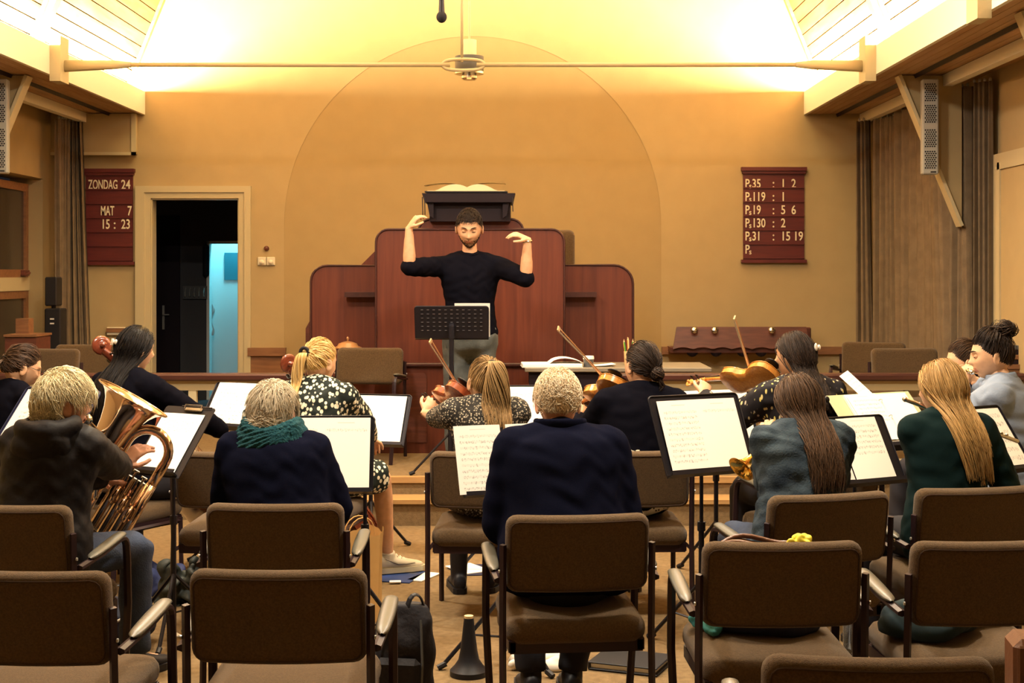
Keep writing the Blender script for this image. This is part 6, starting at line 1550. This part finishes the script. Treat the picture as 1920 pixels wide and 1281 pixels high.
# ------------------------------------------------------------------ dark green top, flute
g_ = Person('person with long straight fair hair and dark green top playing the flute', (1766, 671), 5.85, 14, at=CH['green'], lean=6, slouch=.10, wide=1.0, head=(-6, 24, 4), hat=.012, shoulder=.152)
mo = (g_.MW @ g_.HM) @ Vector((0, .108, -.056)); fb = far_point(mo, 1908, 828, .60); fd = (fb - mo).normalized(); fa = mo - fd * .07 + Vector((0, 0, -.012))
g_.arm(1, far_point(mo, 1866, 838, .44) + Vector((0, -.03, -.03)), (.15, -.5, -1), hand=dict(d=(-.1, .25, .9), n=(.75, -.5, .2), curl=.45, thumb=.8)); g_.arm(-1, mo + fd * .22 + Vector((0, .05, -.05)), (-.8, -.2, -1))
g_.body(); g_.top('green_top', 1.0, g=.016, bag=.015, amp=.0025, freq=44, name='jumper', neck=False); g_.trousers('trousers_dark'); g_.shoes('black')
g_.hair_long('hair_straw', n=1400, length=.29, seed=61, r=.0017, gather=.30, gx=.0, yback=-.135, wav=.006, front=.35, sway=(.03, 0))
g_.tail('hair_straw', [g_.hc + Vector((.02, -.10, -.08)), g_.hc + Vector((.04, -.15, -.20)), g_.hc + Vector((.05, -.16, -.30)), g_.hc + Vector((.045, -.155, -.38))], [.03, .025, .014, .006], n=40, name='hair_lock')
flute('silver flute held by the person in dark green', fa, fb)
# ------------------------------------------------------------------ left: glasses and ponytail
gl = Person('person with brown ponytail, glasses and black top', (42, 645), 7.75, -42, lean=8, slouch=.10, wide=.98, head=(-22, -16, 0), hat=.012, shoulder=.16)
gl.relax(1); gl.relax(-1); gl.body(); gl.top('knit_black', 1.0, name='top'); gl.trousers('trousers_dark'); gl.shoes('black'); gl.hair_to('hair_brown', (0, -.95, .12), seed=71, n=1100, r=.0019); gl.glasses()
pt_ = gl.HM @ Vector((0, -.10, .012)); gl.tail('hair_brown', [pt_, pt_ + Vector((0, -.05, -.02)), pt_ + Vector((.0, -.075, -.10)), pt_ + Vector((0, -.06, -.22))], [.014, .028, .034, .012], n=160)
MB().tube([pt_ + Vector((.017 * math.cos(a), -.006, .017 * math.sin(a))) for a in (2 * math.pi * i / 12 for i in range(12))], .006, 6, closed=True).build('hair_tie', 'black', gl.root)
# ------------------------------------------------------------------ black haired cellist
bc = Person('black haired cellist with a white hair clip', (254, 609), 7.6, -34, lean=5, slouch=.08, wide=1.0, head=(-10, -14, 0), hat=.012, shoulder=.165)
for sd_ in (-1, 1): bc.legs[sd_][1].x = sd_ * .335; bc.legs[sd_][2].x = sd_ * .40; bc.legs[sd_][2].y = .42; bc.legs[sd_][3] = Vector((sd_ * .48, .56, .03))
cS, cd, cn = hold_cello(bc, 'dark red cello leaning against the black haired cellist', (190, 648), 7.76, (.10, .68, .25), (.8, .6, .2))
bc.arm(-1, cS + cd * .26 - cn * .05, (-1, .1, -.5)); bc.arm(1, cS + cd * .80 + cn * .12 + Vector((.26, .02, .02)), (1, -.3, -.3))
bc.body(); bc.top('knit_black', 1.0, name='top'); bc.trousers('trousers_dark'); bc.shoes('black')
bc.hair_long('hair_black', n=1400, length=.40, seed=81, r=.0017, gather=-.30, yback=-.14, wav=.006, front=.1)
clip(bc, (-.02, -.108, .018))
# ------------------------------------------------------------------ blonde cellist
bl = Person('blonde cellist with ponytail in a black and cream dotted dress', (600, 635), 7.65, -14, lean=10, slouch=.12, wide=.98, head=(-14, -22, 0), hat=.012, shoulder=.162)
bl.legs[1] = [Vector((.085, 0, bl.hipz - .015)), Vector((.30, .30, bl.hipz - .015)), Vector((.30, .40, .085)), Vector((.42, .50, .03))]; bl.legs[-1][1].x = -.2; bl.legs[-1][2].x = -.18
bl.legs[-1] = [Vector((-.085, 0, bl.hipz - .015)), Vector((-.30, .36, bl.hipz - .02)), Vector((-.36, .40, .085)), Vector((-.44, .54, .03))]
cS, cd, cn = hold_cello(bl, 'dark red cello held by the blonde cellist', (541, 682), 7.80, (.0, .66, .24), (.75, .65, .2))
bl.arm(-1, cS + cd * .24 - cn * .05, (-1, .1, -.5)); bl.arm(1, P(700, 830, 8.05), (1, -.4, -.1)); bl.skin = 'skin'
bl.body(); bl.top('dots_bw', 1.0, g=.02, bag=.02, amp=.003, freq=48, name='dress_bodice'); bl.skirt_apart('dots_bw')
bl.shoes('white_shoe', 'sole_cream', 'sneaker')
for sd_, (o_, b_, f_, r_, z_) in bl.shoe.items():
    for q_ in range(5):
        t_ = .105 + .022 * q_; h_ = .098 - .011 * q_; MB().tube([b_ + f_ * t_ + r_ * x_ + Vector((0, 0, z_ + h_ - abs(x_) * .35)) for x_ in (-.024, -.012, 0, .012, .024)], .0035, 6).build('lace', 'cloth_white', o_)
    for g_s in (-1, 1): MB().tube([b_ + f_ * t_ + r_ * (g_s * w_) + Vector((0, 0, z_ + h_)) for t_, w_, h_ in ((.20, .0415, .050), (.15, .0425, .047), (.10, .041, .052), (.065, .0395, .066), (.03, .037, .082))], [.002, .005, .007, .005, .002], 6).build('side_stripe', 'table_grey', o_)
    MB().tube([b_ + f_ * (.05 + .036 * math.cos(a_)) + r_ * (.035 * math.sin(a_)) + Vector((0, 0, z_ + .108)) for a_ in (2 * math.pi * i / 16 for i in range(16))], .007, 6, closed=True).build('ankle_collar', 'white_shoe', o_, smooth=True)
bl.hair_to('hair_blonde', (-.12, -.95, .30), seed=91, n=1100, r=.0019)
pt_ = bl.HM @ Vector((-.012, -.104, .036)); bl.tail('hair_blonde', [pt_, pt_ + Vector((-.015, -.035, -.02)), pt_ + Vector((-.03, -.05, -.12)), pt_ + Vector((-.035, -.045, -.26)), pt_ + Vector((-.02, -.035, -.40))], [.014, .028, .032, .030, .010], n=260, wav=.006)
MB().tube([pt_ + Vector((.022 * math.cos(a) - .006, -.012, .022 * math.sin(a))) for a in (2 * math.pi * i / 14 for i in range(14))], .010, 8, closed=True).build('scrunchie', 'black_matte', bl.root, smooth=True)
# ------------------------------------------------------------------ violinists
v1 = Person('violinist with high fair ponytail in a dark floral dress', (908, 671), 7.0, 6, at=CH['v1'], lean=8, slouch=.10, wide=.98, head=(-6, 14, 6), hat=.010, shoulder=.165)
v1.legs[1][2].x = .06; play1 = hold_violin(v1, 'red brown violin under the chin of the ponytailed violinist', 'violin bow slanting up beside the ponytailed violinist', (792, 757), None, (805, 643), 7.06, 'violin_red', (.25, .1, .95))
v1.body(); v1.top('floral', .62, g=.018, bag=.015, amp=.003, freq=50, name='dress_bodice', puff=.012); v1.skirt('floral', .40, flare=.02); v1.shoes('black', 'black', 'boot', tall=.16)
v1.hair_to('hair_fair', (.05, -.62, .78), seed=101, n=1100, r=.0019)
pt_ = v1.HM @ Vector((.006, -.078, .096)); v1.tail('hair_fair', [pt_, pt_ + Vector((.012, -.035, .008)), pt_ + Vector((.018, -.06, -.06)), pt_ + Vector((.02, -.062, -.19)), pt_ + Vector((.025, -.055, -.34))], [.012, .034, .056, .074, .060], n=480, wav=.008)
MB().tube([pt_ + Vector((.016 * math.cos(a), -.006 + .012 * math.sin(a), .014 * math.sin(a))) for a in (2 * math.pi * i / 12 for i in range(12))], .0055, 6, closed=True).build('hair_tie', 'black', v1.root)
play1()
v2 = Person('violinist with a low dark bun in a black turtleneck', (1203, 640), 7.0, 8, at=CH['v2'], lean=6, slouch=.10, wide=1.0, head=(-8, 22, 6), hat=.010, shoulder=.168)
play2 = hold_violin(v2, 'amber violin under the chin of the violinist with the bun', 'violin bow slanting up beside the violinist with the bun', (1072, 772), None, (1046, 620), 7.06, 'violin_amber', (.30, .0, .95))
v2.body(); v2.top('knit_black', 1.0, g=.018, bag=.015, name='turtleneck'); v2.skirt('spots_pale', .42, flare=.05); v2.shoes('black', 'black', 'boot', tall=.1)
MB().tube([v2.nb + Vector((0, -.006, -.01)), v2.nb.lerp(v2.HM @ Vector((0, -.018, -.075)), .6) + Vector((0, -.002, 0))], [(.069, .067), (.063, .063)], 20, up=(0, 1, 0)).build('roll_neck', 'knit_black', v2.root, smooth=True)
v2.hair_to('hair_dark', (.12, -.96, -.28), seed=111, n=1100, r=.0019)
bn = v2.HM @ Vector((.012, -.118, -.046)); g2 = np.random.default_rng(5)
bp_ = []
for i in range(150):
    ax = unit(g2.normal(size=3)); u1 = unit(np.cross(ax, [.3, .5, .8])); u2 = np.cross(ax, u1); rr_ = g2.uniform(.018, .034); tt_ = np.linspace(0, 4.5, 12)[:, None]; bp_.append(np.array(bn) + (u1 * np.cos(tt_) + u2 * np.sin(tt_)) * rr_ * np.array([1.05, .8, 1.1]))
strands('bun', np.array(bp_), np.full(150, .0035), g2.random(150), 'hair_dark', v2.root)
v2.tail('hair_dark', [bn + Vector((.005, -.01, -.02)), bn + Vector((.02, -.015, -.055)), bn + Vector((.01, -.01, -.085))], [.014, .012, .004], n=40, name='loose_ends')
play2()
v3 = Person('violinist with half up dark hair in a gold flecked black blouse', (1490, 620), 7.15, 22, lean=5, slouch=.08, wide=.98, head=(-6, 30, 8), hat=.010, shoulder=.165)
play3 = hold_violin(v3, 'golden brown violin held level by the gold flecked blouse', 'violin bow standing almost upright over the level violin', (1290, 724), None, (1376, 600), 7.10, 'violin_amber', (.0, .22, .95))
v3.body(); v3.top('gold_flecks', 1.0, g=.022, bag=.02, amp=.004, freq=46, name='blouse'); v3.trousers('trousers_dark'); v3.shoes('black')
v3.hair_long('hair_dark', n=1400, length=.20, seed=121, r=.0017, gather=.2, yback=-.13, wav=.008, front=.05)
clip(v3, (.015, -.112, .035))
play3()
# ------------------------------------------------------------------ flautists on the right
f1 = Person('person with dark curly updo and pale blue shirt playing the flute', (1858, 622), 7.10, 62, lean=5, slouch=.06, wide=1.04, head=(-8, 22, 0), hat=.004, shoulder=.17)
mo = (f1.MW @ f1.HM) @ Vector((0, .108, -.056)); fd = Vector((.22, .95, -.06)).normalized(); fa, fb = mo - fd * .07 + Vector((0, 0, -.012)), mo + fd * .60
f1.arm(1, mo + fd * .46 + Vector((.06, 0, -.06)), (.8, -.4, -.8), hand=dict(d=(-.6, .2, .6), n=(.5, .5, .6), curl=.5)); f1.arm(-1, mo + fd * .22 + Vector((-.02, -.02, -.07)), (-.9, .2, -.8), hand=dict(d=(.3, .2, .8), n=(-.7, -.5, .2), curl=.6))
f1.body(); f1.top('shirt_blue', 1.0, g=.022, bag=.02, amp=.0045, freq=44, name='shirt'); f1.trousers('trousers_dark'); f1.shoes('black'); f1.brows_eyes('hair_dark')
MB().tube([f1.nb + Vector((.080 * math.sin(a), -.002 - .072 * math.cos(a), .018 + .010 * math.cos(a))) for a in (R(-150 + 300 * i / 24) for i in range(25))], [(.007, .024)] * 25, 8, up=(0, 0, 1)).build('collar', 'shirt_blue', f1.root, smooth=True)
f1.hair_to('hair_dark', (0, -.45, .90), seed=131, n=1100, r=.0019, lift=.013)
ub = np.array(f1.HM @ Vector((0, -.080, .128))); bp_ = []
for i in range(260):
    ax = unit(g2.normal(size=3)); u1 = unit(np.cross(ax, [.3, .5, .8])); u2 = np.cross(ax, u1); rr_ = g2.uniform(.018, .056); tt_ = np.linspace(0, g2.uniform(2.5, 4.8), 12)[:, None]; bp_.append(ub + g2.normal(size=3) * .008 + (u1 * np.cos(tt_) + u2 * np.sin(tt_)) * rr_ * np.array([1.05, 1.1, .8]))
strands('updo', np.array(bp_), np.full(260, .0024), g2.random(260), 'hair_dark', f1.root)
flute('silver flute played by the person in pale blue', fa, fb)
f2 = Person('person with tied brown hair playing the flute behind the blue shirt', (1808, 638), 8.0, 60, lean=4, slouch=.06, wide=.98, head=(-8, 20, 0), hat=.008, shoulder=.16)
f2.relax(1); f2.arm(-1, P(1800, 740, 8.25), (-.8, .2, -.8)); f2.body(); f2.top('knit_black', 1.0, name='top'); f2.trousers('trousers_dark'); f2.shoes('black'); f2.brows_eyes('hair_brown')
f2.hair_to('hair_brown', (0, -.8, .5), seed=141, n=1100, r=.0019)

chair_under(gl, False, 'side chair under the person with glasses and ponytail'); chair_under(bc, False, 'side chair under the black haired cellist'); chair_under(bl, False, 'side chair under the blonde cellist')
chair_under(v3, True, 'armchair under the violinist with gold flecked blouse'); chair_under(f1, False, 'side chair under the flautist in the pale blue shirt'); chair_under(f2, False, 'side chair under the flautist sitting beside the blue shirt')
# ------------------------------------------------------------------ music stands and sheet music
def stand_set(who, cx, cy, Y, w, h, yaw, tilt, pages, solid=True, legs=0., z0=0., roll=0., pole=None, m='black_metal', extra=''):
    """pages: (name, label, dx, dz, pw, ph, material, roll)"""
    M = desk_frame(cx, cy, Y, yaw, tilt, roll)
    music_stand('%s music stand %s' % ('black solid' if solid else 'folding wire', who), M, w, h, z0, solid, m, legs, pole=pole)
    for nm, lb, dx, dz, pw, ph, mt, rl in pages:
        paper_sheet(nm, lb, M @ Matrix.Translation((dx, -.003 - .004, dz)) @ Matrix.Rotation(R(rl), 4, 'Y'), pw, ph, mt)
SM = 'sheet_music'
stand_set('beside the euphonium player', 84, 787, 6.45, .50, .335, -32, 38, [(SM, 'printed music page on navy folder beside the euphonium player', -.0, .0, .44, .30, 'score_ten', 0)], legs=20, m='navy_card')
# clipboard on its own stand
M2 = desk_frame(325, 830, 6.42, -30, 40)
music_stand('black music stand carrying the clipboard', M2, .27, .33, 0, True, 'black_metal', 30)
cbd = thing('clipboard', 'black clipboard with metal clip on the stand before the euphonium', 'clipboard'); cbd.matrix_world = M2 @ Matrix.Translation((0, -.006, .0))
MB().prism(rounded(-.15, .15, -.185, .19, .014, .014), Matrix.Translation((0, -.003, 0)), .003).build('board', 'black', cbd)
MB().rbox((.03, -.010, .172), (.105, .010, .022), .004).build('clip', 'chrome', cbd); MB().tube([(-.02, -.018, .17), (-.02, -.022, .19), (.08, -.022, .19), (.08, -.018, .17)], .0025, 6).build('clip_lever', 'chrome', cbd)
MB().tube([(-.045, -.012, .186), (.135, -.012, .184)], .004, 8).build('pen', 'black_metal', cbd)
paper_sheet(SM, 'blank looking white page held in the clipboard', M2 @ Matrix.Translation((-.012, -.014, -.015)), .25, .325, 'score_top', .003)
stand_set('of the black haired cellist', 444, 760, 8.15, .42, .30, -26, 36, [(SM, 'tilted white music pages beyond the grey haired person in the scarf', 0, 0, .36, .285, 'score_ten', 0)], legs=60)
stand_set('in front of the teal scarf', 600, 850, 6.15, .46, .33, 2, 20, [(SM, 'wide white music sheet in front of the teal scarf', .0, .0, .43, .31, 'score_two', 0)], legs=-25, pole=(.19, .03))
stand_set('of the blonde cellist', 694, 786, 8.45, .47, .32, -14, 28, [(SM, 'white double page in a black folder beyond the dotted dress', .0, .0, .42, .295, 'score_top', 0)], legs=40)
stand_set('of the ponytailed violinist', 950, 775, 7.9, .46, .32, 4, 22, [(SM, 'white music page beyond the ponytailed violinist', .0, .0, .42, .30, 'score_top', 0)], legs=190)
stand_set('of the white haired person', 948, 862, 5.98, .40, .28, 20, 20, [(SM, 'single printed page left of the dark divider before the navy jumper', -.115, .005, .205, .29, 'score_ten', 0), (SM, 'single printed page half hidden by the navy jumper', .115, .005, .205, .29, 'score_ten', 0)], solid=False, legs=195)
stand_set('of the denim jacket', 1318, 812, 6.25, .47, .36, 27, 25, [(SM, 'double page of printed staves on the black stand beside the trumpet', .0, -.004, .41, .315, 'score_two', 0)], legs=20)
stand_set('of the violinist in the gold flecked blouse', 1345, 788, 7.75, .46, .32, 20, 24, [(SM, 'white music page behind the level violin', .0, .02, .42, .30, 'score_top', 0)], legs=10)
stand_set('between the denim jacket and the dark green top', 1605, 843, 6.5, .46, .33, 28, 30, [(SM, 'printed page with few staves beside the dark green top', .055, .0, .235, .305, 'score_few', 0), (SM, 'blank page corner beside the denim shoulder', -.15, .0, .16, .29, 'paper', 0)], legs=15)
M11 = desk_frame(1655, 790, 7.0, 30, 44)
music_stand('black music stand carrying the open ring binder', M11, .46, .33, 0, True, 'black_metal', -20)
bd = thing('ring_binder', 'open pale green ring binder of music on a stand', 'binder'); bd.matrix_world = M11 @ Matrix.Translation((0, -.008, 0))
MB().rbox((-.14, -.006, .0), (.27, .006, .33), .002).build('cover', 'binder_green', bd); MB().rbox((.14, -.006, .0), (.27, .006, .33), .002).build('cover', 'binder_green', bd)
MB().rbox((-.08, -.018, .0), (.20, .018, .30), .002).build('page_block', 'paper', bd); MB().rbox((.13, -.014, .0), (.21, .010, .30), .002).build('page_block', 'paper', bd)
for dz in (-.1, 0, .1): MB().tube([Vector((.024 + .016 * math.cos(a), -.022 - .016 * math.sin(a), dz)) for a in (2 * math.pi * i / 12 for i in range(12))], .0018, 5, closed=True).build('ring', 'chrome', bd)
paper_sheet(SM, 'printed page lying in the ring binder', M11 @ Matrix.Translation((-.08, -.040, 0)), .195, .285, 'score_few', .004)
paper_sheet(SM, 'half raised narrow page standing up from the ring binder', M11 @ Matrix.Translation((-.035, -.012, .225)) @ Matrix.Rotation(R(-24), 4, 'Y'), .085, .17, 'score_staves', .004)
stand_set('of the person in dark green', 1862, 822, 6.52, .34, .34, 34, 36, [(SM, 'printed page under the flute player in dark green', .0, .0, .28, .30, 'score_staves', 0)], legs=30)
# conductor's stand, its back to the hall
MC = desk_frame(847, 604, 9.66, 180, 16)
cs = music_stand("black perforated conductor's stand facing the conductor", MC, .50, .225, PLZ, True, 'black_metal', 180, holes=True, pole=(0, 0), fat=2.0)
paper_sheet(SM, "white score leaning on the conductor's stand", MC @ Matrix.Translation((-.14, -.012, .01)), .24, .24, 'paper', .004)
# ------------------------------------------------------------------ things on floor and chairs
def floor_y(py): return F_PX * CAM_H / (py - VPY)
cn = thing('instrument_cone', 'black flared cone standing on the carpet', 'instrument stand', (PX(879, 5.85), 5.85, 0))
MB().lathe([(.078, .0), (.078, .022), (.060, .040), (.043, .065), (.036, .10), (.027, .17), (.020, .235), (.0, .235)], n=28).build('cone', 'black', cn, angle=35); MB().lathe([(.019, .235), (.019, .245), (0, .245)], n=16).build('cork_tip', 'raw_wood', cn)
def blobcloth(name, label, cat, loc, sx, sy, sz, m, seed, rz=0.):
    t = thing(name, label, cat, loc, rz); r = random.Random(seed); mb = MB()
    for i in range(9): mb.ell((r.uniform(-.4, .4) * sx, r.uniform(-.4, .4) * sy, sz * .3), (sx * r.uniform(.15, .28), sy * r.uniform(.2, .32), sz * r.uniform(.3, .7)), 10, 6)
    co, f, no = remesh(mb, min(sx, sy) * .045, 3); co = folds(co, no, sz * .10, 9 / sx, seed); co[:, 2] = np.maximum(co[:, 2], .002)
    mesh_obj('cloth', co, f, m, t); return t
blobcloth('white_cloth', 'crumpled white cloth on the carpet by the black folder', 'cloth', (PX(1022, 5.95), 5.97, 0), .27, .13, .07, 'cloth_white', 3)
fo_ = thing('black_folder', 'closed black document folder lying on the carpet', 'folder', (PX(1182, 6.0), 5.98, 0), R(-22))
MB().rbox((0, 0, .006), (.30, .24, .008), .003).build('cover', 'black', fo_); MB().rbox((0, 0, .033), (.30, .24, .008), .003).build('cover', 'black', fo_); MB().rbox((-.145, 0, .02), (.012, .24, .032), .004).build('spine', 'black', fo_); MB().bb(-.14, .135, -.11, .11, .01, .029).build('pages', 'paper', fo_)
def rucksack(label, loc, w, d, h, m, rz=0.):
    t = thing('rucksack', label, 'bag', loc, rz); mb = MB()
    mb.tube([(0, 0, .004), (0, 0, .05), (0, .0, h * .5), (0, .01, h * .85), (0, .015, h)], [(w * .46, d * .40), (w * .5, d * .5), (w * .5, d * .5), (w * .46, d * .42), (w * .34, d * .25)], 20, up=(0, 1, 0))
    co, f, no = remesh(mb, .010, 4); mesh_obj('body', folds(co, no, .007, 20, .9), f, m, t)
    MB().tube(bez((w * .08, -d * .2, h * .95), (w * .1, -d * .1, h * 1.16), (w * .3, .0, h * 1.16), (w * .32, .02, h * .93), 8), (.012, .005), 6).build('handle', 'black', t)
    MB().rbox((0, -d * .52, h * .34), (w * .74, d * .22, h * .44), .03).build('front_pocket', m, t)
    for sx in (-1, 1): MB().tube([(sx * w * .36, -d * .50, h * .1), (sx * w * .40, -d * .52, h * .5), (sx * w * .34, -d * .34, h * .9)], .005, 6).build('zip', 'tea_grey', t)
    return t
rucksack('tall black rucksack standing beside an empty armchair', (PX(756, 5.35), 5.38, 0), .235, .2, .40, 'bag_black', R(-8))
def paper_bag(label, loc, w, d, h, rz):
    t = thing('paper_bag', label, 'bag', loc, rz)
    def fn(u, v):
        a = u * 4; i = int(a) % 4; q = a - int(a); c = [(-1, -1), (1, -1), (1, 1), (-1, 1), (-1, -1)]
        x = (c[i][0] + (c[i + 1][0] - c[i][0]) * q) * w / 2; y = (c[i][1] + (c[i + 1][1] - c[i][1]) * q) * d / 2
        k = 1 + .12 * v * math.sin(u * 19); pinch = 1 - .45 * v * (1 if abs(x) > w * .4 else .55)
        return Vector((x * k + .03 * v, y * k * pinch, .003 + h * v + .02 * v * math.sin(u * 25)))
    MB().grid(fn, 40, 8, True).build('bag_body', 'kraft', t, smooth=False)
    MB().bb(-w / 2, w / 2, -d / 2, d / 2, .001, .004).build('base', 'kraft', t)
    for sy in (-1, 1): MB().tube(bez((-.05, sy * d * .2, h * .97), (-.04, sy * d * .2, h + .1), (.09, sy * d * .2, h + .1), (.08, sy * d * .2, h * .97), 8), .003, 5).build('handle', 'kraft', t)
    return t
paper_bag('brown kraft paper bag with twisted handles beside the bare leg', (PX(668, 6.78), 6.78, 0), .20, .16, .42, R(25))
sb_ = thing('sports_bag', 'navy sports bag with white piping under the empty armchair', 'bag', (PX(226, 6.32), 6.32, 0), R(14))
mb = MB().rbox((0, 0, .11), (.30, .22, .2), .06); co, f, no = remesh(mb, .010, 6); mesh_obj('body', folds(co, no, .006, 18, .2), f, 'bag_navy', sb_)
MB().tube(spline([(-.06, -.118, .01), (-.07, -.12, .09), (-.02, -.118, .13), (.06, -.11, .17), (.10, -.08, .20)], 5), .005, 6).build('piping', 'piping_white', sb_, smooth=True); MB().tube(spline([(.02, -.12, .02), (.05, -.12, .06), (.11, -.115, .085)], 5), .0035, 6).build('piping', 'piping_white', sb_, smooth=True)
MB().tube(bez((-.1, 0, .2), (-.08, 0, .29), (.08, 0, .29), (.1, 0, .2), 8), (.012, .004), 6).build('handle', 'black', sb_)
blobcloth('blue_bag', 'dark blue cloth bag lying on the floor near the euphonium player', 'bag', (PX(315, 7.4), 7.4, 0), .34, .24, .16, 'bag_blue', 8)
blobcloth('green_bag', 'black and green bag slumped against the chair legs', 'bag', (PX(342, 7.15), 7.12, 0), .22, .18, .24, 'bag_green', 12)
def flat(name, label, cat, px, py, w, d, m, rz=0., z=.001, words=None):
    Y = floor_y(py); t = thing(name, label, cat, (PX(px, Y), Y, z), R(rz)); MB().rbox((0, 0, .003), (w, d, .006), .001).build('sheet', m, t)
    return t
bkl = flat('blue_booklet', 'dark blue booklet with pale lettering on the floor by the sneaker', 'booklet', 750, 1082, .21, .30, 'booklet_blue', -14)
text_part('letter', 'CONCERT'[0:0] or 'Music', .03, Matrix.Translation((-.04, .07, .0075)), 'paper_grey', bkl, .0004, 1.) if False else MB().bb(-.05, .07, .075, .083, .006, .0068).build('title_line', 'table_grey', bkl)
flat('paper_note', 'small white note beside the blue booklet', 'paper', 795, 1083, .09, .22, 'paper', -25); flat('paper_note', 'small white card at the near edge of the blue booklet', 'paper', 741, 1095, .06, .035, 'paper', 4, z=.009)
flat('purple_folder', 'thin dark purple folder under a white page on the floor', 'folder', 893, 1070, .24, .28, 'navy_card', 4); flat('paper_page', 'white page lying askew on the purple folder', 'paper', 878, 1070, .16, .24, 'paper', 32, z=.008)
flat('paper_note', 'tiny white paper corner beside the navy sports bag', 'paper', 327, 1193, .05, .06, 'paper', 35)
# on the empty chairs
def on_chair(ch, dx, dy, dz): 
    q = Matrix.Rotation(ch.rotation_euler.z, 4, 'Z'); return ch.location + (q @ Vector((dx, dy, dz)))
ec = [o for o in COL.objects if o.get('label', '') == 'empty armchair with a folded knitted scarf on its seat'][0]; ec['label'] = 'empty armchair with a dark knitted bag on its seat'
kb = thing('knitted_bag', 'dark bag with brown knitted rim and yellow cloth on the empty armchair', 'bag', on_chair(ec, .0, .05, .463), R(2))
mb = MB().tube([(0, 0, .004), (0, 0, .08), (0, .0, .18), (0, 0, .27)], [(.19, .11), (.205, .14), (.18, .11), (.13, .06)], 20, up=(0, 1, 0)); co, f, no = remesh(mb, .010, 4); mesh_obj('body', folds(co, no, .008, 17, .5), f, 'bag_navy', kb)
for i in range(3): MB().tube([Vector((.135 * math.cos(a) - .01, .065 * math.sin(a), .268 + .011 * i + .012 * math.sin(3 * a + i))) for a in (2 * math.pi * j / 26 for j in range(26))], .009, 6, closed=True).build('knitted_rim', 'leather_brown', kb, smooth=True)
yc_ = blobcloth('yellow_cloth', 'bright yellow cloth tucked in the knitted bag', 'cloth', on_chair(ec, .115, .05, .738), .09, .08, .05, 'yellow', 5)
blobcloth('teal_cloth', 'teal cloth edge lying on the empty armchair seat under the knitted bag', 'cloth', on_chair(ec, -.19, .05, .465), .12, .2, .06, 'teal_cloth', 6)
e2 = [o for o in COL.objects if o.get('label', '') == 'empty armchair with a dark teal coat on its seat'][0]
blobcloth('dark_coat', 'dark teal coat folded on the empty armchair seat', 'coat', on_chair(e2, -.0, .03, .462), .44, .36, .13, 'coat_teal', 9)
lb = thing('leather_bag', 'brown leather bag with metal clasp on an armchair', 'bag', (PX(1998, 3.42), 3.44, .466), R(-8))
MB().rbox((0, 0, .155), (.25, .14, .31), .02).build('body', 'leather_brown', lb); MB().rbox((0, -.075, .22), (.24, .012, .16), .006).build('flap', 'leather_brown', lb); MB().rbox((-.085, -.084, .20), (.02, .008, .05), .003).build('clasp', 'chrome', lb)
MB().tube(bez((-.07, 0, .31), (-.06, 0, .38), (.06, 0, .38), (.07, 0, .31), 8), .009, 8).build('handle', 'leather_brown', lb, smooth=True)
wb_ = thing('water_bottle', 'small clear plastic bottle on the floor between the armchairs', 'bottle', (PX(1600, 6.1), 6.15, 0))
MB().lathe([(.030, 0), (.033, .01), (.033, .13), (.028, .15), (.012, .175), (.012, .19), (.0, .19)], n=18).build('bottle', 'clear_plastic', wb_, smooth=True); MB().lathe([(.014, .185), (.014, .205), (0, .205)], n=14).build('cap', 'paper', wb_)
